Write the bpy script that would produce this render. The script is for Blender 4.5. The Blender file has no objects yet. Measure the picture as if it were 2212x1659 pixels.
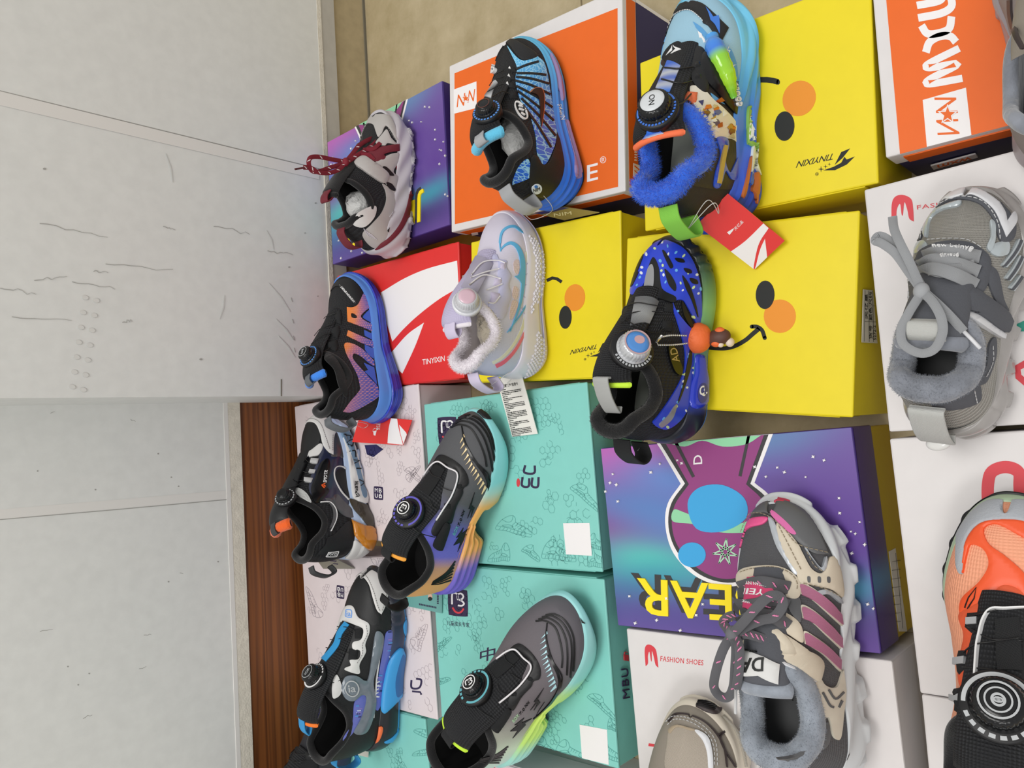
import bpy, bmesh, math, random
import numpy as np
from mathutils import Vector, Matrix
from mathutils.geometry import delaunay_2d_cdt
random.seed(7); rng = np.random.default_rng(7)
PI = math.pi
sc = bpy.context.scene
COL = sc.collection

# ------------------------------------------------------------------ camera, world, lights, exposure
IW, IH = 2212.0, 1659.0
F_PX, PITCH, ROLL, CAM_Z = 1645.83, math.radians(46.9166), math.radians(0.4406), 0.805
cp, sp, cr, sr = math.cos(PITCH), math.sin(PITCH), math.cos(ROLL), math.sin(ROLL)
FWD = np.array([0, cp, -sp]); UP0 = np.array([0, sp, cp]); RT0 = np.array([1.0, 0, 0])
cam_d = bpy.data.cameras.new('camera'); cam = bpy.data.objects.new('camera', cam_d); COL.objects.link(cam)
X = sr*RT0 - cr*UP0; Y = cr*RT0 + sr*UP0; Zc = -FWD
cam.matrix_world = Matrix(((X[0], Y[0], Zc[0], 0), (X[1], Y[1], Zc[1], 0), (X[2], Y[2], Zc[2], CAM_Z), (0, 0, 0, 1)))
cam_d.sensor_fit = 'HORIZONTAL'; cam_d.sensor_width = 36; cam_d.lens = F_PX/IW*36; cam_d.clip_start = 0.01
sc.camera = cam
sc.view_settings.view_transform = 'Standard'; sc.view_settings.look = 'None'
sc.view_settings.gamma = 1; sc.view_settings.use_curve_mapping = False
sc.view_settings.exposure = 0.0
w = bpy.data.worlds.new('room_light'); sc.world = w; w.use_nodes = True
w.node_tree.nodes['Background'].inputs[0].default_value = (1.0, 0.985, 0.965, 1)
w.node_tree.nodes['Background'].inputs[1].default_value = 0.62
def area(name, loc, target, size, size_y, power, col=(1, 1, 1)):
    d = bpy.data.lights.new(name, 'AREA'); d.shape = 'RECTANGLE'; d.size = size; d.size_y = size_y
    d.energy = power; d.color = col
    o = bpy.data.objects.new(name, d); COL.objects.link(o); o.location = loc
    o.rotation_euler = (Vector(target) - Vector(loc)).to_track_quat('-Z', 'Y').to_euler()
    return o
area('ceiling_lamp', (0.25, 0.35, 2.7), (0.0, 0.6, 0.0), 1.3, 0.9, 27, (1.0, 0.98, 0.95))
area('ceiling_lamp', (-1.3, -0.9, 2.7), (-0.1, 0.5, 0.0), 1.2, 0.6, 18, (1.0, 0.99, 0.97))

# ------------------------------------------------------------------ projection helpers
def rays(p):
    p = np.asarray(p, float); r = -(p[..., 1]-IH/2); u = -(p[..., 0]-IW/2)
    r2 = cr*r - sr*u; u2 = sr*r + cr*u
    return r2[..., None]*RT0 + u2[..., None]*UP0 + F_PX*FWD
def at(p, z):                                            # photo pixel -> point on the level z
    d = rays(p); t = (z-CAM_Z)/d[..., 2]
    return np.array([0, 0, CAM_Z]) + t[..., None]*d
def project(P):
    P = np.asarray(P, float)-np.array([0, 0, CAM_Z]); fw = P@FWD
    a = P[..., 0]/fw*F_PX; b = P@UP0/fw*F_PX
    r = cr*a+sr*b; u = -sr*a+cr*b
    return np.stack([IW/2-u, IH/2-r], -1), fw
ZC = dict(m=(0, 0, 1), wa=(0, 0, .51842), wb=(0, 800, .51771), a=(600, 140, .26525), b=(940, 40, .28933), c=(1340, 0, .31351), d=(1640, 0, .27727), e=(620, 560, .25316),
          f=(940, 440, .31352), g=(1280, 480, .30132), h=(1840, 380, .34962), i=(560, 840, .25316), j=(800, 820, .31341),
          k=(590, 1180, .28884), l=(900, 1220, .26455), M=(1280, 900, .31351), n=(1340, 1340, .29837), o=(1500, 1050, .36697), p=(1880, 900, .4573))
def px(z, pts):
    o = ZC[z]; p = np.array([q[:2] for q in pts], float)
    return p*o[2]+np.array(o[:2])

# ------------------------------------------------------------------ materials
def lin(h):
    if not isinstance(h, str): return tuple(h)
    h = h.lstrip('#'); c = [int(h[i:i+2], 16)/255 for i in (0, 2, 4)]
    return tuple(x/12.92 if x <= .04045 else ((x+.055)/1.055)**2.4 for x in c)
MATS = {}
def mat(name, col, rough=.6, bump=None, metal=0, coat=0, sheen=0, trans=0, alpha=1, spec=.5, ior=1.45, var=0):
    """bump=(kind, scale, strength[, distance]); col may be 'attr' for the colour attribute; var = mottling of the pigment"""
    if name in MATS: return MATS[name]
    m = bpy.data.materials.new(name); MATS[name] = m; m.use_nodes = True
    nt = m.node_tree; N = nt.nodes; Lk = nt.links; b = N['Principled BSDF']
    tc = N.new('ShaderNodeTexCoord')
    if col == 'attr':
        at_ = N.new('ShaderNodeAttribute'); at_.attribute_name = 'Col'; csock = at_.outputs['Color']; Lk.new(csock, b.inputs['Base Color'])
    else:
        b.inputs['Base Color'].default_value = (*lin(col), 1); csock = None
    if var:
        nz = N.new('ShaderNodeTexNoise'); nz.inputs['Scale'].default_value = 60; nz.inputs['Detail'].default_value = 6
        Lk.new(tc.outputs['Object'], nz.inputs['Vector'])
        mr = N.new('ShaderNodeMapRange'); mr.inputs[1].default_value = .3; mr.inputs[2].default_value = .7
        mr.inputs[3].default_value = 1-var; mr.inputs[4].default_value = 1+var*.6
        Lk.new(nz.outputs[0], mr.inputs[0])
        mx = N.new('ShaderNodeMix'); mx.data_type = 'RGBA'; mx.blend_type = 'MULTIPLY'; mx.inputs[0].default_value = 1
        if csock: Lk.new(csock, mx.inputs[6])
        else: mx.inputs[6].default_value = (*lin(col), 1)
        Lk.new(mr.outputs[0], mx.inputs[7]); Lk.new(mx.outputs[2], b.inputs['Base Color'])
    b.inputs['Roughness'].default_value = rough; b.inputs['Metallic'].default_value = metal
    b.inputs['Coat Weight'].default_value = coat; b.inputs['Coat Roughness'].default_value = .1
    b.inputs['Sheen Weight'].default_value = sheen; b.inputs['Specular IOR Level'].default_value = spec
    b.inputs['Transmission Weight'].default_value = trans; b.inputs['IOR'].default_value = ior; b.inputs['Alpha'].default_value = alpha
    if bump:
        kind, s, st = bump[:3]; dist = bump[3] if len(bump) > 3 else .001
        bp = N.new('ShaderNodeBump'); bp.inputs['Strength'].default_value = st; bp.inputs['Distance'].default_value = dist
        if kind == 'noise':
            t = N.new('ShaderNodeTexNoise'); t.inputs['Scale'].default_value = s; t.inputs['Detail'].default_value = 5
            Lk.new(tc.outputs['Object'], t.inputs['Vector']); h = t.outputs[0]
        elif kind == 'leather':
            t = N.new('ShaderNodeTexVoronoi'); t.inputs['Scale'].default_value = s
            Lk.new(tc.outputs['Object'], t.inputs['Vector']); h = t.outputs['Distance']
        elif kind == 'weave':                              # UV in centimetres
            outs = []
            for d in ('X', 'Y'):
                t = N.new('ShaderNodeTexWave'); t.wave_type = 'BANDS'; t.bands_direction = d; t.inputs['Scale'].default_value = s
                t.inputs['Distortion'].default_value = 0; Lk.new(tc.outputs['UV'], t.inputs['Vector']); outs.append(t.outputs['Fac'])
            mm = N.new('ShaderNodeMath'); mm.operation = 'MAXIMUM'; Lk.new(outs[0], mm.inputs[0]); Lk.new(outs[1], mm.inputs[1]); h = mm.outputs[0]
        elif kind == 'holes':
            t = N.new('ShaderNodeTexVoronoi'); t.inputs['Scale'].default_value = s; t.inputs['Randomness'].default_value = .15
            Lk.new(tc.outputs['UV'], t.inputs['Vector']); h = t.outputs['Distance']
            mm = N.new('ShaderNodeMath'); mm.operation = 'MULTIPLY'; mm.inputs[1].default_value = -1; Lk.new(h, mm.inputs[0]); h = mm.outputs[0]
        elif kind in ('ribX', 'ribY'):
            t = N.new('ShaderNodeTexWave'); t.wave_type = 'BANDS'; t.bands_direction = kind[-1]; t.inputs['Scale'].default_value = s
            Lk.new(tc.outputs['UV'], t.inputs['Vector']); h = t.outputs['Fac']
        Lk.new(h, bp.inputs['Height']); Lk.new(bp.outputs[0], b.inputs['Normal'])
    return m

# ------------------------------------------------------------------ meshes and objects
def mesh(name, V, Fc, m, parent=None, smooth=True, uv=None, col=None, mi=None, label=None):
    me = bpy.data.meshes.new(name); me.from_pydata([tuple(map(float, v)) for v in V], [], [tuple(map(int, f)) for f in Fc])
    for mm in (m if isinstance(m, list) else [m]): me.materials.append(mm)
    if mi is not None: me.polygons.foreach_set('material_index', np.asarray(mi, np.int32))
    me.polygons.foreach_set('use_smooth', np.full(len(me.polygons), bool(smooth)))
    if uv is not None and len(me.loops):
        li = np.zeros(len(me.loops), np.int32); me.loops.foreach_get('vertex_index', li)
        me.uv_layers.new(name='UVMap').data.foreach_set('uv', np.asarray(uv, np.float32)[li].ravel())
    if col is not None:
        c = np.ones((len(V), 4), np.float32); c[:, :3] = col
        me.color_attributes.new('Col', 'FLOAT_COLOR', 'POINT').data.foreach_set('color', c.ravel())
    me.update()
    o = bpy.data.objects.new(name, me); COL.objects.link(o)
    if parent is not None: o.parent = parent
    if label: o['label'] = label
    return o
def thing(name, label, cat, loc=(0, 0, 0), yaw=0, group=None):
    o = bpy.data.objects.new(name, None); COL.objects.link(o); o.location = loc; o.rotation_euler = (0, 0, yaw)
    o.empty_display_size = .02; o['label'] = label; o['category'] = cat
    if group: o['group'] = group
    return o
def tag(o, label, cat, group=None):
    o['label'] = label; o['category'] = cat
    if group: o['group'] = group
    return o
class MB:                                                  # mesh collector
    def __init__(s): s.V = []; s.F = []; s.U = []; s.mi = []
    def add(s, V, Fc, uv=None, mi=0):
        n = len(s.V); s.V += [tuple(v) for v in V]; s.F += [tuple(i+n for i in f) for f in Fc]
        s.U += [tuple(u) for u in uv] if uv is not None else [(0, 0)]*len(V); s.mi += [mi]*len(Fc); return s
    def build(s, name, m, parent=None, smooth=True, label=None):
        return mesh(name, s.V, s.F, m, parent, smooth, uv=s.U, mi=s.mi, label=label)
def gridf(nu, nv, cu=False, cv=False):
    f = []
    for i in range(nu if cu else nu-1):
        for j in range(nv if cv else nv-1):
            a = i*nv+j; b = ((i+1) % nu)*nv+j; c = ((i+1) % nu)*nv+(j+1) % nv; d = i*nv+(j+1) % nv
            f.append((a, b, c, d))
    return f
def box_vf(x0, x1, y0, y1, z0, z1):
    V = [(x, y, z) for z in (z0, z1) for y in (y0, y1) for x in (x0, x1)]
    return V, [(0, 2, 3, 1), (4, 5, 7, 6), (0, 1, 5, 4), (2, 6, 7, 3), (0, 4, 6, 2), (1, 3, 7, 5)]
def bevel(o, w_=.001, seg=2):
    md = o.modifiers.new('soft_edges', 'BEVEL'); md.width = w_; md.segments = seg; md.limit_method = 'ANGLE'; md.angle_limit = .6
    return o
def cat(pts, closed=False, n=8):
    """smooth curve through points; a point with a third entry 1 (2-D) is a sharp corner"""
    P = [np.array(p[:2], float) for p in pts]; C = [len(p) > 2 and p[2] == 1 for p in pts]; m = len(P); out = []
    for i in range(m if closed else m-1):
        p1, p2 = P[i], P[(i+1) % m]
        p0 = p1*2-p2 if (C[i] or (not closed and i == 0)) else P[i-1]
        j = (i+1) % m
        p3 = p2*2-p1 if (C[j] or (not closed and j == m-1)) else P[(i+2) % m]
        for t in np.linspace(0, 1, n, endpoint=False):
            out.append(.5*((2*p1)+(-p0+p2)*t+(2*p0-5*p1+4*p2-p3)*t*t+(-p0+3*p1-3*p2+p3)*t**3))
    if not closed: out.append(P[-1])
    return np.array(out)
def cat3(P, n=8):
    P = [np.array(p, float) for p in P]; out = []
    for i in range(len(P)-1):
        p1, p2 = P[i], P[i+1]; p0 = P[i-1] if i else p1*2-p2; p3 = P[i+2] if i+2 < len(P) else p2*2-p1
        for t in np.linspace(0, 1, n, endpoint=False):
            out.append(.5*((2*p1)+(-p0+p2)*t+(2*p0-5*p1+4*p2-p3)*t*t+(-p0+3*p1-3*p2+p3)*t**3))
    out.append(P[-1]); return np.array(out)
def frames(P, closed=False):
    P = np.asarray(P, float); T = np.gradient(P, axis=0)
    if closed: T = np.roll(P, -1, 0)-np.roll(P, 1, 0)
    T /= np.linalg.norm(T, axis=1)[:, None]+1e-12
    up = np.array([0, 0, 1.0]); n = np.cross(T[0], up)
    if np.linalg.norm(n) < .1: n = np.cross(T[0], [1, 0, 0])
    Ns = []
    for t in T:
        n = n-t*(n@t); n /= np.linalg.norm(n)+1e-12; Ns.append(n)
    Ns = np.array(Ns); return T, Ns, np.cross(T, Ns)
def tube_vf(P, r, seg=8, closed=False, flat=1.0, cap=True):
    P = np.asarray(P, float); T, A, B = frames(P, closed); r = np.broadcast_to(r, len(P))
    th = np.linspace(0, 2*PI, seg, endpoint=False)
    V = P[:, None]+r[:, None, None]*(np.cos(th)[None, :, None]*A[:, None]+flat*np.sin(th)[None, :, None]*B[:, None])
    Fc = gridf(len(P), seg, closed, True)
    if cap and not closed: Fc += [tuple(range(seg))[::-1], tuple(range((len(P)-1)*seg, len(P)*seg))]
    s = np.concatenate([[0], np.cumsum(np.linalg.norm(np.diff(P, axis=0), axis=1))])*100
    uv = np.stack([np.repeat(s, seg), np.tile(np.arange(seg)/seg*2*PI*r.mean()*100, len(P))], -1)
    return V.reshape(-1, 3), Fc, uv
def tube(name, P, r, m, parent=None, seg=8, closed=False, flat=1.0, label=None):
    V, Fc, uv = tube_vf(P, r, seg, closed, flat); return mesh(name, V, Fc, m, parent, True, uv=uv, label=label)
def ribbon_vf(P, wd, wid, th=.0016):
    """flat strap along P; wd = width direction (one vector or one per point)"""
    P = np.asarray(P, float); T = frames(P)[0]; wd = np.broadcast_to(np.asarray(wd, float), P.shape).copy()
    wd -= T*(wd*T).sum(1)[:, None]; wd /= np.linalg.norm(wd, axis=1)[:, None]+1e-12; n = np.cross(T, wd)
    wid = np.broadcast_to(wid, len(P))[:, None]
    sec = [(-.5, -.35), (-.46, -.5), (.46, -.5), (.5, -.35), (.5, .35), (.46, .5), (-.46, .5), (-.5, .35)]
    V = np.stack([P+wd*wid*a+n*th*b for a, b in sec], 1)
    Fc = gridf(len(P), 8, False, True)+[tuple(range(8))[::-1], tuple(range((len(P)-1)*8, len(P)*8))]
    s = np.concatenate([[0], np.cumsum(np.linalg.norm(np.diff(P, axis=0), axis=1))])*100
    uv = np.stack([np.repeat(s, 8), np.tile(np.array([a for a, b in sec])*wid.mean()*100, len(P))], -1)
    return V.reshape(-1, 3), Fc, uv
def ribbon(name, P, wd, wid, m, parent=None, th=.0016, label=None):
    V, Fc, uv = ribbon_vf(P, wd, wid, th); return mesh(name, V, Fc, m, parent, True, uv=uv, label=label)

# ------------------------------------------------------------------ 2-D shapes laid onto surfaces
def pip(pts, loops):
    pts = np.asarray(pts); ins = np.zeros(len(pts), bool)
    for lp in loops:
        a = lp; b = np.roll(lp, -1, 0)
        c = (a[None, :, 1] > pts[:, None, 1]) != (b[None, :, 1] > pts[:, None, 1])
        with np.errstate(divide='ignore', invalid='ignore'):
            xi = (b[None, :, 0]-a[None, :, 0])*(pts[:, None, 1]-a[None, :, 1])/(b[None, :, 1]-a[None, :, 1])+a[None, :, 0]
        ins ^= ((c & (pts[:, None, 0] < xi)).sum(1) % 2).astype(bool)
    return ins
def resample(lp, step):
    lp = np.asarray(lp, float); out = []
    for a, b in zip(lp, np.roll(lp, -1, 0)):
        n = max(1, int(np.ceil(np.linalg.norm(b-a)/step)))
        out += [a+(b-a)*t for t in np.arange(n)/n]
    return np.array(out)
def tri2d(loops, step):
    L = [resample(l, step) for l in loops]; L = [l for l in L if len(l) > 2]
    V = np.concatenate(L); E = []; n = 0
    for l in L:
        E += [(n+i, n+(i+1) % len(l)) for i in range(len(l))]; n += len(l)
    lo, hi = V.min(0), V.max(0)
    g = np.stack(np.meshgrid(np.arange(lo[0]+step*.5, hi[0], step), np.arange(lo[1]+step*.5, hi[1], step)), -1).reshape(-1, 2)
    if len(g):
        g = g[pip(g, L)]
        if len(g):
            d = np.concatenate([((g[k:k+2000, None]-V[None])**2).sum(-1).min(1) for k in range(0, len(g), 2000)])
            g = g[d > (step*.45)**2]
    A = np.concatenate([V, g]) if len(g) else V
    r = delaunay_2d_cdt([Vector(p) for p in A], E, [], 0, 1e-9)
    VV = np.array([tuple(p) for p in r[0]]); FF = np.array([f for f in r[2] if len(f) == 3])
    if not len(FF): return VV, np.zeros((0, 3), int)
    FF = FF[pip(VV[FF].mean(1), L)]
    a, b, c = VV[FF[:, 0]], VV[FF[:, 1]], VV[FF[:, 2]]
    ar = (b[:, 0]-a[:, 0])*(c[:, 1]-a[:, 1])-(b[:, 1]-a[:, 1])*(c[:, 0]-a[:, 0])
    FF = FF[np.abs(ar) > 1e-12*0+step*step*1e-5]
    return VV, FF
class Surf:
    """a surface f(u,v)->local xyz with a placement; sc = approximate metres per unit u and v"""
    def __init__(s, f, u, v, scl, loc=(0, 0, 0), yaw=0, center=None, nu=150, nv=110, parent=None, mask=None):
        s.mask = mask; s.fold = False; s.zmin = None
        s.f = f; s.u = u; s.v = v; s.scl = np.array(scl); s.loc = np.array(loc, float); s.yaw = yaw; s.center = center; s.parent = parent
        s.nu, s.nv = nu, nv; s.cache = None
    def world(s, P):
        c, n = math.cos(s.yaw), math.sin(s.yaw)
        return np.stack([s.loc[0]+c*P[..., 0]-n*P[..., 1], s.loc[1]+n*P[..., 0]+c*P[..., 1], s.loc[2]+P[..., 2]], -1)
    def local(s, P):
        P = np.asarray(P, float)-s.loc; c, n = math.cos(s.yaw), math.sin(s.yaw)
        return np.stack([c*P[..., 0]+n*P[..., 1], -n*P[..., 0]+c*P[..., 1], P[..., 2]], -1)
    def clip(s, uv): return np.stack([np.clip(uv[..., 0], *s.u), np.clip(uv[..., 1], *s.v)], -1)
    def P(s, uv): uv = np.asarray(uv, float); return s.f(uv[..., 0], uv[..., 1])
    def PN(s, uv):
        uv = s.clip(np.asarray(uv, float)); p = s.P(uv); eu = (s.u[1]-s.u[0])*2e-3; ev = (s.v[1]-s.v[0])*2e-3
        a = s.P(s.clip(uv+[eu, 0]))-s.P(s.clip(uv-[eu, 0])); b = s.P(s.clip(uv+[0, ev]))-s.P(s.clip(uv-[0, ev]))
        n = np.cross(a, b); n /= np.linalg.norm(n, axis=-1)[..., None]+1e-15
        if s.center is not None:
            sg = np.sign(((p-s.center(p))*n).sum(-1)); sg[sg == 0] = 1; n = n*sg[..., None]
        return p, n
    def lift(s, pix, tol=None):
        """photo pixels -> (u,v) on this surface, nearest visible point"""
        if s.cache is None:
            U, V_ = np.meshgrid(np.linspace(*s.u, s.nu), np.linspace(*s.v, s.nv), indexing='ij'); uv = np.stack([U, V_], -1).reshape(-1, 2)
            p, n = s.PN(uv); pw = s.world(p); nw = s.world(n)-s.loc
            vis = ((np.array([0, 0, CAM_Z])-pw)*nw).sum(-1) > 0
            if s.center is None: vis[:] = True
            if s.mask is not None: vis &= s.mask(uv)
            q, dep = project(pw); s.cache = (uv[vis], q[vis], dep[vis], pw[vis])
        uv, q, dep, pw = s.cache; out = []; pix = np.asarray(pix, float)
        d2 = ((pix[:, None]-q[None])**2).sum(-1); best = np.sqrt(d2.min(1))
        for i in range(len(pix)):
            c = np.where(d2[i] < (best[i]+5)**2)[0]
            k = c[np.argmin(np.sqrt(d2[i][c])+ (dep[c]-dep[c].min())*400)]
            out.append(uv[k])
        out = np.array(out); eu = (s.u[1]-s.u[0])/s.nu*.5; ev = (s.v[1]-s.v[0])/s.nv*.5
        for _ in range(3):
            x0 = project(s.world(s.P(out)))[0]
            ju = (project(s.world(s.P(s.clip(out+[eu, 0]))))[0]-project(s.world(s.P(s.clip(out-[eu, 0]))))[0])/(2*eu)
            jv = (project(s.world(s.P(s.clip(out+[0, ev]))))[0]-project(s.world(s.P(s.clip(out-[0, ev]))))[0])/(2*ev)
            e = pix-x0; det = ju[:, 0]*jv[:, 1]-ju[:, 1]*jv[:, 0]; ok = np.abs(det) > 1e-3*np.linalg.norm(ju, axis=1)*np.linalg.norm(jv, axis=1)+1e-9
            det = np.where(ok, det, 1)
            du = (e[:, 0]*jv[:, 1]-e[:, 1]*jv[:, 0])/det; dv = (ju[:, 0]*e[:, 1]-ju[:, 1]*e[:, 0])/det
            m_u, m_v = eu*6, ev*6
            st = np.stack([np.clip(du, -m_u, m_u), np.clip(dv, -m_v, m_v)], -1)*ok[:, None]
            out = s.clip(out+st)
        if s.fold:                                         # patches that reach round the heel stop at its centre line
            k = (out[:, 0] < .2) & (out[:, 1] > 1); out[k, 1] = 2-out[k, 1]; out[k, 0] = s.u[0]
        return out, best
def patch_vf(surf, loops, off=.0008, step=.003, base=-.0006, lift=True, dome=0):
    uvl = []
    for lp in loops:
        lp = np.asarray(lp, float)
        if lift: lp = surf.lift(lp)[0]
        uvl.append(lp*surf.scl)
    VV, FF = tri2d(uvl, step)
    if not len(FF): return np.zeros((0, 3)), [], np.zeros((0, 2))
    uv = VV/surf.scl; p, n = surf.PN(uv)
    cnt = {}
    for f in FF:
        for a, b in ((f[0], f[1]), (f[1], f[2]), (f[2], f[0])):
            cnt[(min(a, b), max(a, b))] = cnt.get((min(a, b), max(a, b)), 0)+1
    bd = [e for e, c in cnt.items() if c == 1]
    o = np.full(len(p), off)
    if dome:
        B = VV[np.unique(np.array(bd).ravel())]; d = np.concatenate([np.sqrt(((VV[k:k+2000, None]-B[None])**2).sum(-1).min(1)) for k in range(0, len(VV), 2000)])
        o = off+dome*np.sqrt(np.clip(1-(1-np.clip(d/(dome*2.5), 0, 1))**2, 0, 1))
    Vt = p+n*o[:, None]
    if surf.zmin is not None: Vt[:, 2] = np.maximum(Vt[:, 2], surf.zmin); p = p*1.; p[:, 2] = np.maximum(p[:, 2], surf.zmin)
    V = list(Vt); F_ = [tuple(f) for f in FF]
    # orientation
    a = Vt[FF[:, 1]]-Vt[FF[:, 0]]; b = Vt[FF[:, 2]]-Vt[FF[:, 0]]; nn = np.cross(a, b)
    flip = (nn*n[FF[:, 0]]).sum(1) < 0
    F_ = [f[::-1] if fl else f for f, fl in zip(F_, flip)]
    dirs = {}
    for f in F_:
        for x, y in ((f[0], f[1]), (f[1], f[2]), (f[2], f[0])): dirs[(x, y)] = 1
    m = {}
    for x in {i for e in bd for i in e}:
        m[x] = (len(V), len(V)+1); V.append(Vt[x]); V.append(p[x]+n[x]*base)
    for x, y in bd:
        if (x, y) not in dirs: x, y = y, x
        F_.append((m[y][0], m[x][0], m[x][1], m[y][1]))
    U = np.zeros((len(V), 2)); U[:len(VV)] = VV*100
    for x, (i, j) in m.items(): U[i] = U[j] = VV[x]*100
    return np.array(V), F_, U
def patch(surf, loops, m, name, off=.0008, step=.003, base=-.0006, lift=True, dome=0, parent=None, colfn=None, label=None):
    V, Fc, U = patch_vf(surf, loops, off, step, base, lift, dome)
    return mesh(name, V, Fc, m, parent if parent is not None else surf.parent, True, uv=U, col=colfn(U/100/surf.scl) if colfn else None, label=label)
_tc = {}
def text_loops(s, bold=0.0, shear=0.0, spacing=1.0):
    k = (s, bold, shear, spacing)
    if k in _tc: return _tc[k]
    cu = bpy.data.curves.new('t', 'FONT'); cu.body = s; cu.size = 1; cu.offset = 0 if set(s) & set('MWVN') else bold*.35; cu.shear = shear; cu.space_character = spacing
    cu.resolution_u = 3
    o = bpy.data.objects.new('t', cu); COL.objects.link(o); bpy.context.view_layer.update()
    me = o.evaluated_get(bpy.context.evaluated_depsgraph_get()).to_mesh()
    v = np.array([tuple(x.co)[:2] for x in me.vertices]); cnt = {}
    for p in me.polygons:
        vs = list(p.vertices)
        for a, b in zip(vs, vs[1:]+vs[:1]): cnt.setdefault((min(a, b), max(a, b)), []).append((a, b))
    nx = {e[0][0]: e[0][1] for e in cnt.values() if len(e) == 1}; loops = []
    while nx:
        a = next(iter(nx)); lp = []
        while a in nx: b = nx.pop(a); lp.append(a); a = b
        if len(lp) > 2: loops.append(v[lp])
    o.to_mesh_clear() if False else None
    bpy.data.objects.remove(o); bpy.data.curves.remove(cu)
    _tc[k] = loops; return loops
def text_px(s, p0, p1, p2, bold=0.0, shear=0.0, spacing=1.0):
    """loops of a line of text; p0 = pixel of the lower left corner of its ink, p1 lower right, p2 upper left"""
    L = text_loops(s, bold, shear, spacing)
    if not L: return []
    A = np.concatenate(L); lo = A.min(0); hi = A.max(0); p0, p1, p2 = map(np.array, (p0, p1, p2))
    return [p0+(l[:, :1]-lo[0])/(hi[0]-lo[0])*(p1-p0)+(l[:, 1:]-lo[1])/(hi[1]-lo[1])*(p2-p0) for l in L]
class Print:
    """collects ink shapes in several colours on one surface and links them as ONE mesh"""
    def __init__(s, surf, off=.00025, step=.01): s.surf = surf; s.mb = MB(); s.m = []; s.off = off; s.step = step
    def idx(s, m):
        if m not in s.m: s.m.append(m)
        return s.m.index(m)
    def add(s, loops, m, lv=0, lift=True, step=None):
        if not len(loops): return s
        V, Fc, U = patch_vf(s.surf, loops, s.off+lv*.0002, step or s.step, base=0, lift=lift)
        s.mb.add(V, Fc, U, s.idx(m)); return s
    def text(s, z, t, p0, p1, p2, m, bold=0, shear=0, spacing=1.0, lv=0):
        q = px(z, [p0, p1, p2]); return s.add(text_px(t, *q, bold, shear, spacing), m, lv)
    def next(s, name, parent=None): s.build(name, parent); s.mb = MB(); s.m = []; return s
    def build(s, name='printed_design', parent=None, label=None):
        return None if not s.mb.V else s.mb.build(name, s.m, parent if parent is not None else s.surf.parent, True, label)
def stroke(pts, wpx):
    """polyline in pixels -> closed outline of that width (scalar or per point)"""
    P = np.asarray(pts, float); T = np.gradient(P, axis=0); T /= np.linalg.norm(T, axis=1)[:, None]+1e-9
    n = np.stack([-T[:, 1], T[:, 0]], -1)*np.broadcast_to(np.asarray(wpx, float)*.5, len(P))[:, None]
    return np.concatenate([P+n, (P-n)[::-1]])
def ell(c, rx, ry, ang=0, n=28):
    t = np.linspace(0, 2*PI, n, endpoint=False); c_, s_ = math.cos(ang), math.sin(ang)
    return np.stack([c[0]+rx*np.cos(t)*c_-ry*np.sin(t)*s_, c[1]+rx*np.cos(t)*s_+ry*np.sin(t)*c_], -1)
def star(c, r, k=4, inner=.25, a0=0):
    t = np.arange(2*k)*PI/k+a0; rr = np.where(np.arange(2*k) % 2 == 0, r, r*inner)
    return np.stack([c[0]+rr*np.cos(t), c[1]+rr*np.sin(t)], -1)
def zc(z, pts, n=6, closed=True): return cat([tuple(p)+tuple(q[2:]) for p, q in zip(px(z, pts), pts)], closed, n)     # smooth loop given in crop z
def zp(z, pts): return px(z, pts)                                                                                      # straight polygon in crop z

# ------------------------------------------------------------------ the room
WA = math.radians(5.42); WN = np.array([-math.sin(WA), math.cos(WA), 0]); WX = np.array([math.cos(WA), math.sin(WA), 0]); WD = 1.0451
REC = .135                                                # the left bay of the wall stands back by this much
def wall_pt(p, off=0.0):                                  # photo pixel -> (along the wall, height)
    d = rays(p); o = np.array([0, 0, CAM_Z]); t = (WD+off)/(d@WN); P = o+t[..., None]*d
    return np.stack([P@WX, P[..., 2]], -1)
def wall_surf(off, lo, hi, parent=None):
    return Surf(lambda u, v: u[..., None]*WX+v[..., None]*np.array([0, 0, 1.0])+(WD+off)*WN, lo, hi, (1, 1), center=lambda p: p+WN, parent=parent)
m_wall = mat('white_wall_board', '#dedfdc', .55, ('noise', 25, .08, .002), var=.04)
m_wall2 = mat('lower_wall_paint', '#b9b5ac', .6, ('noise', 60, .15, .001), var=.06)
m_tape = mat('painted_joint_tape', '#e0deda', .6, ('noise', 60, .1, .001))
m_gyp = mat('bare_plaster_edge', '#ddd7c9', .8, ('noise', 300, .5, .002), var=.12)
m_scuff = mat('grey_scuff', '#a9aaa7', .8)
m_crack = mat('dark_crack', '#a3a29d', .9)
m_gap = mat('joint_gap', '#6f6a5c', .9)
def slab(name, x0, x1, z0, z1, off, th, m, parent=None):
    V, Fc = box_vf(x0, x1, off, off+th, z0, z1); P = [WX*a+WN*(WD+b)+np.array([0, 0, c]) for a, b, c in V]
    o = mesh(name, P, Fc, m, parent, False); return o
def struct(o): o['kind'] = 'structure'; return o

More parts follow.
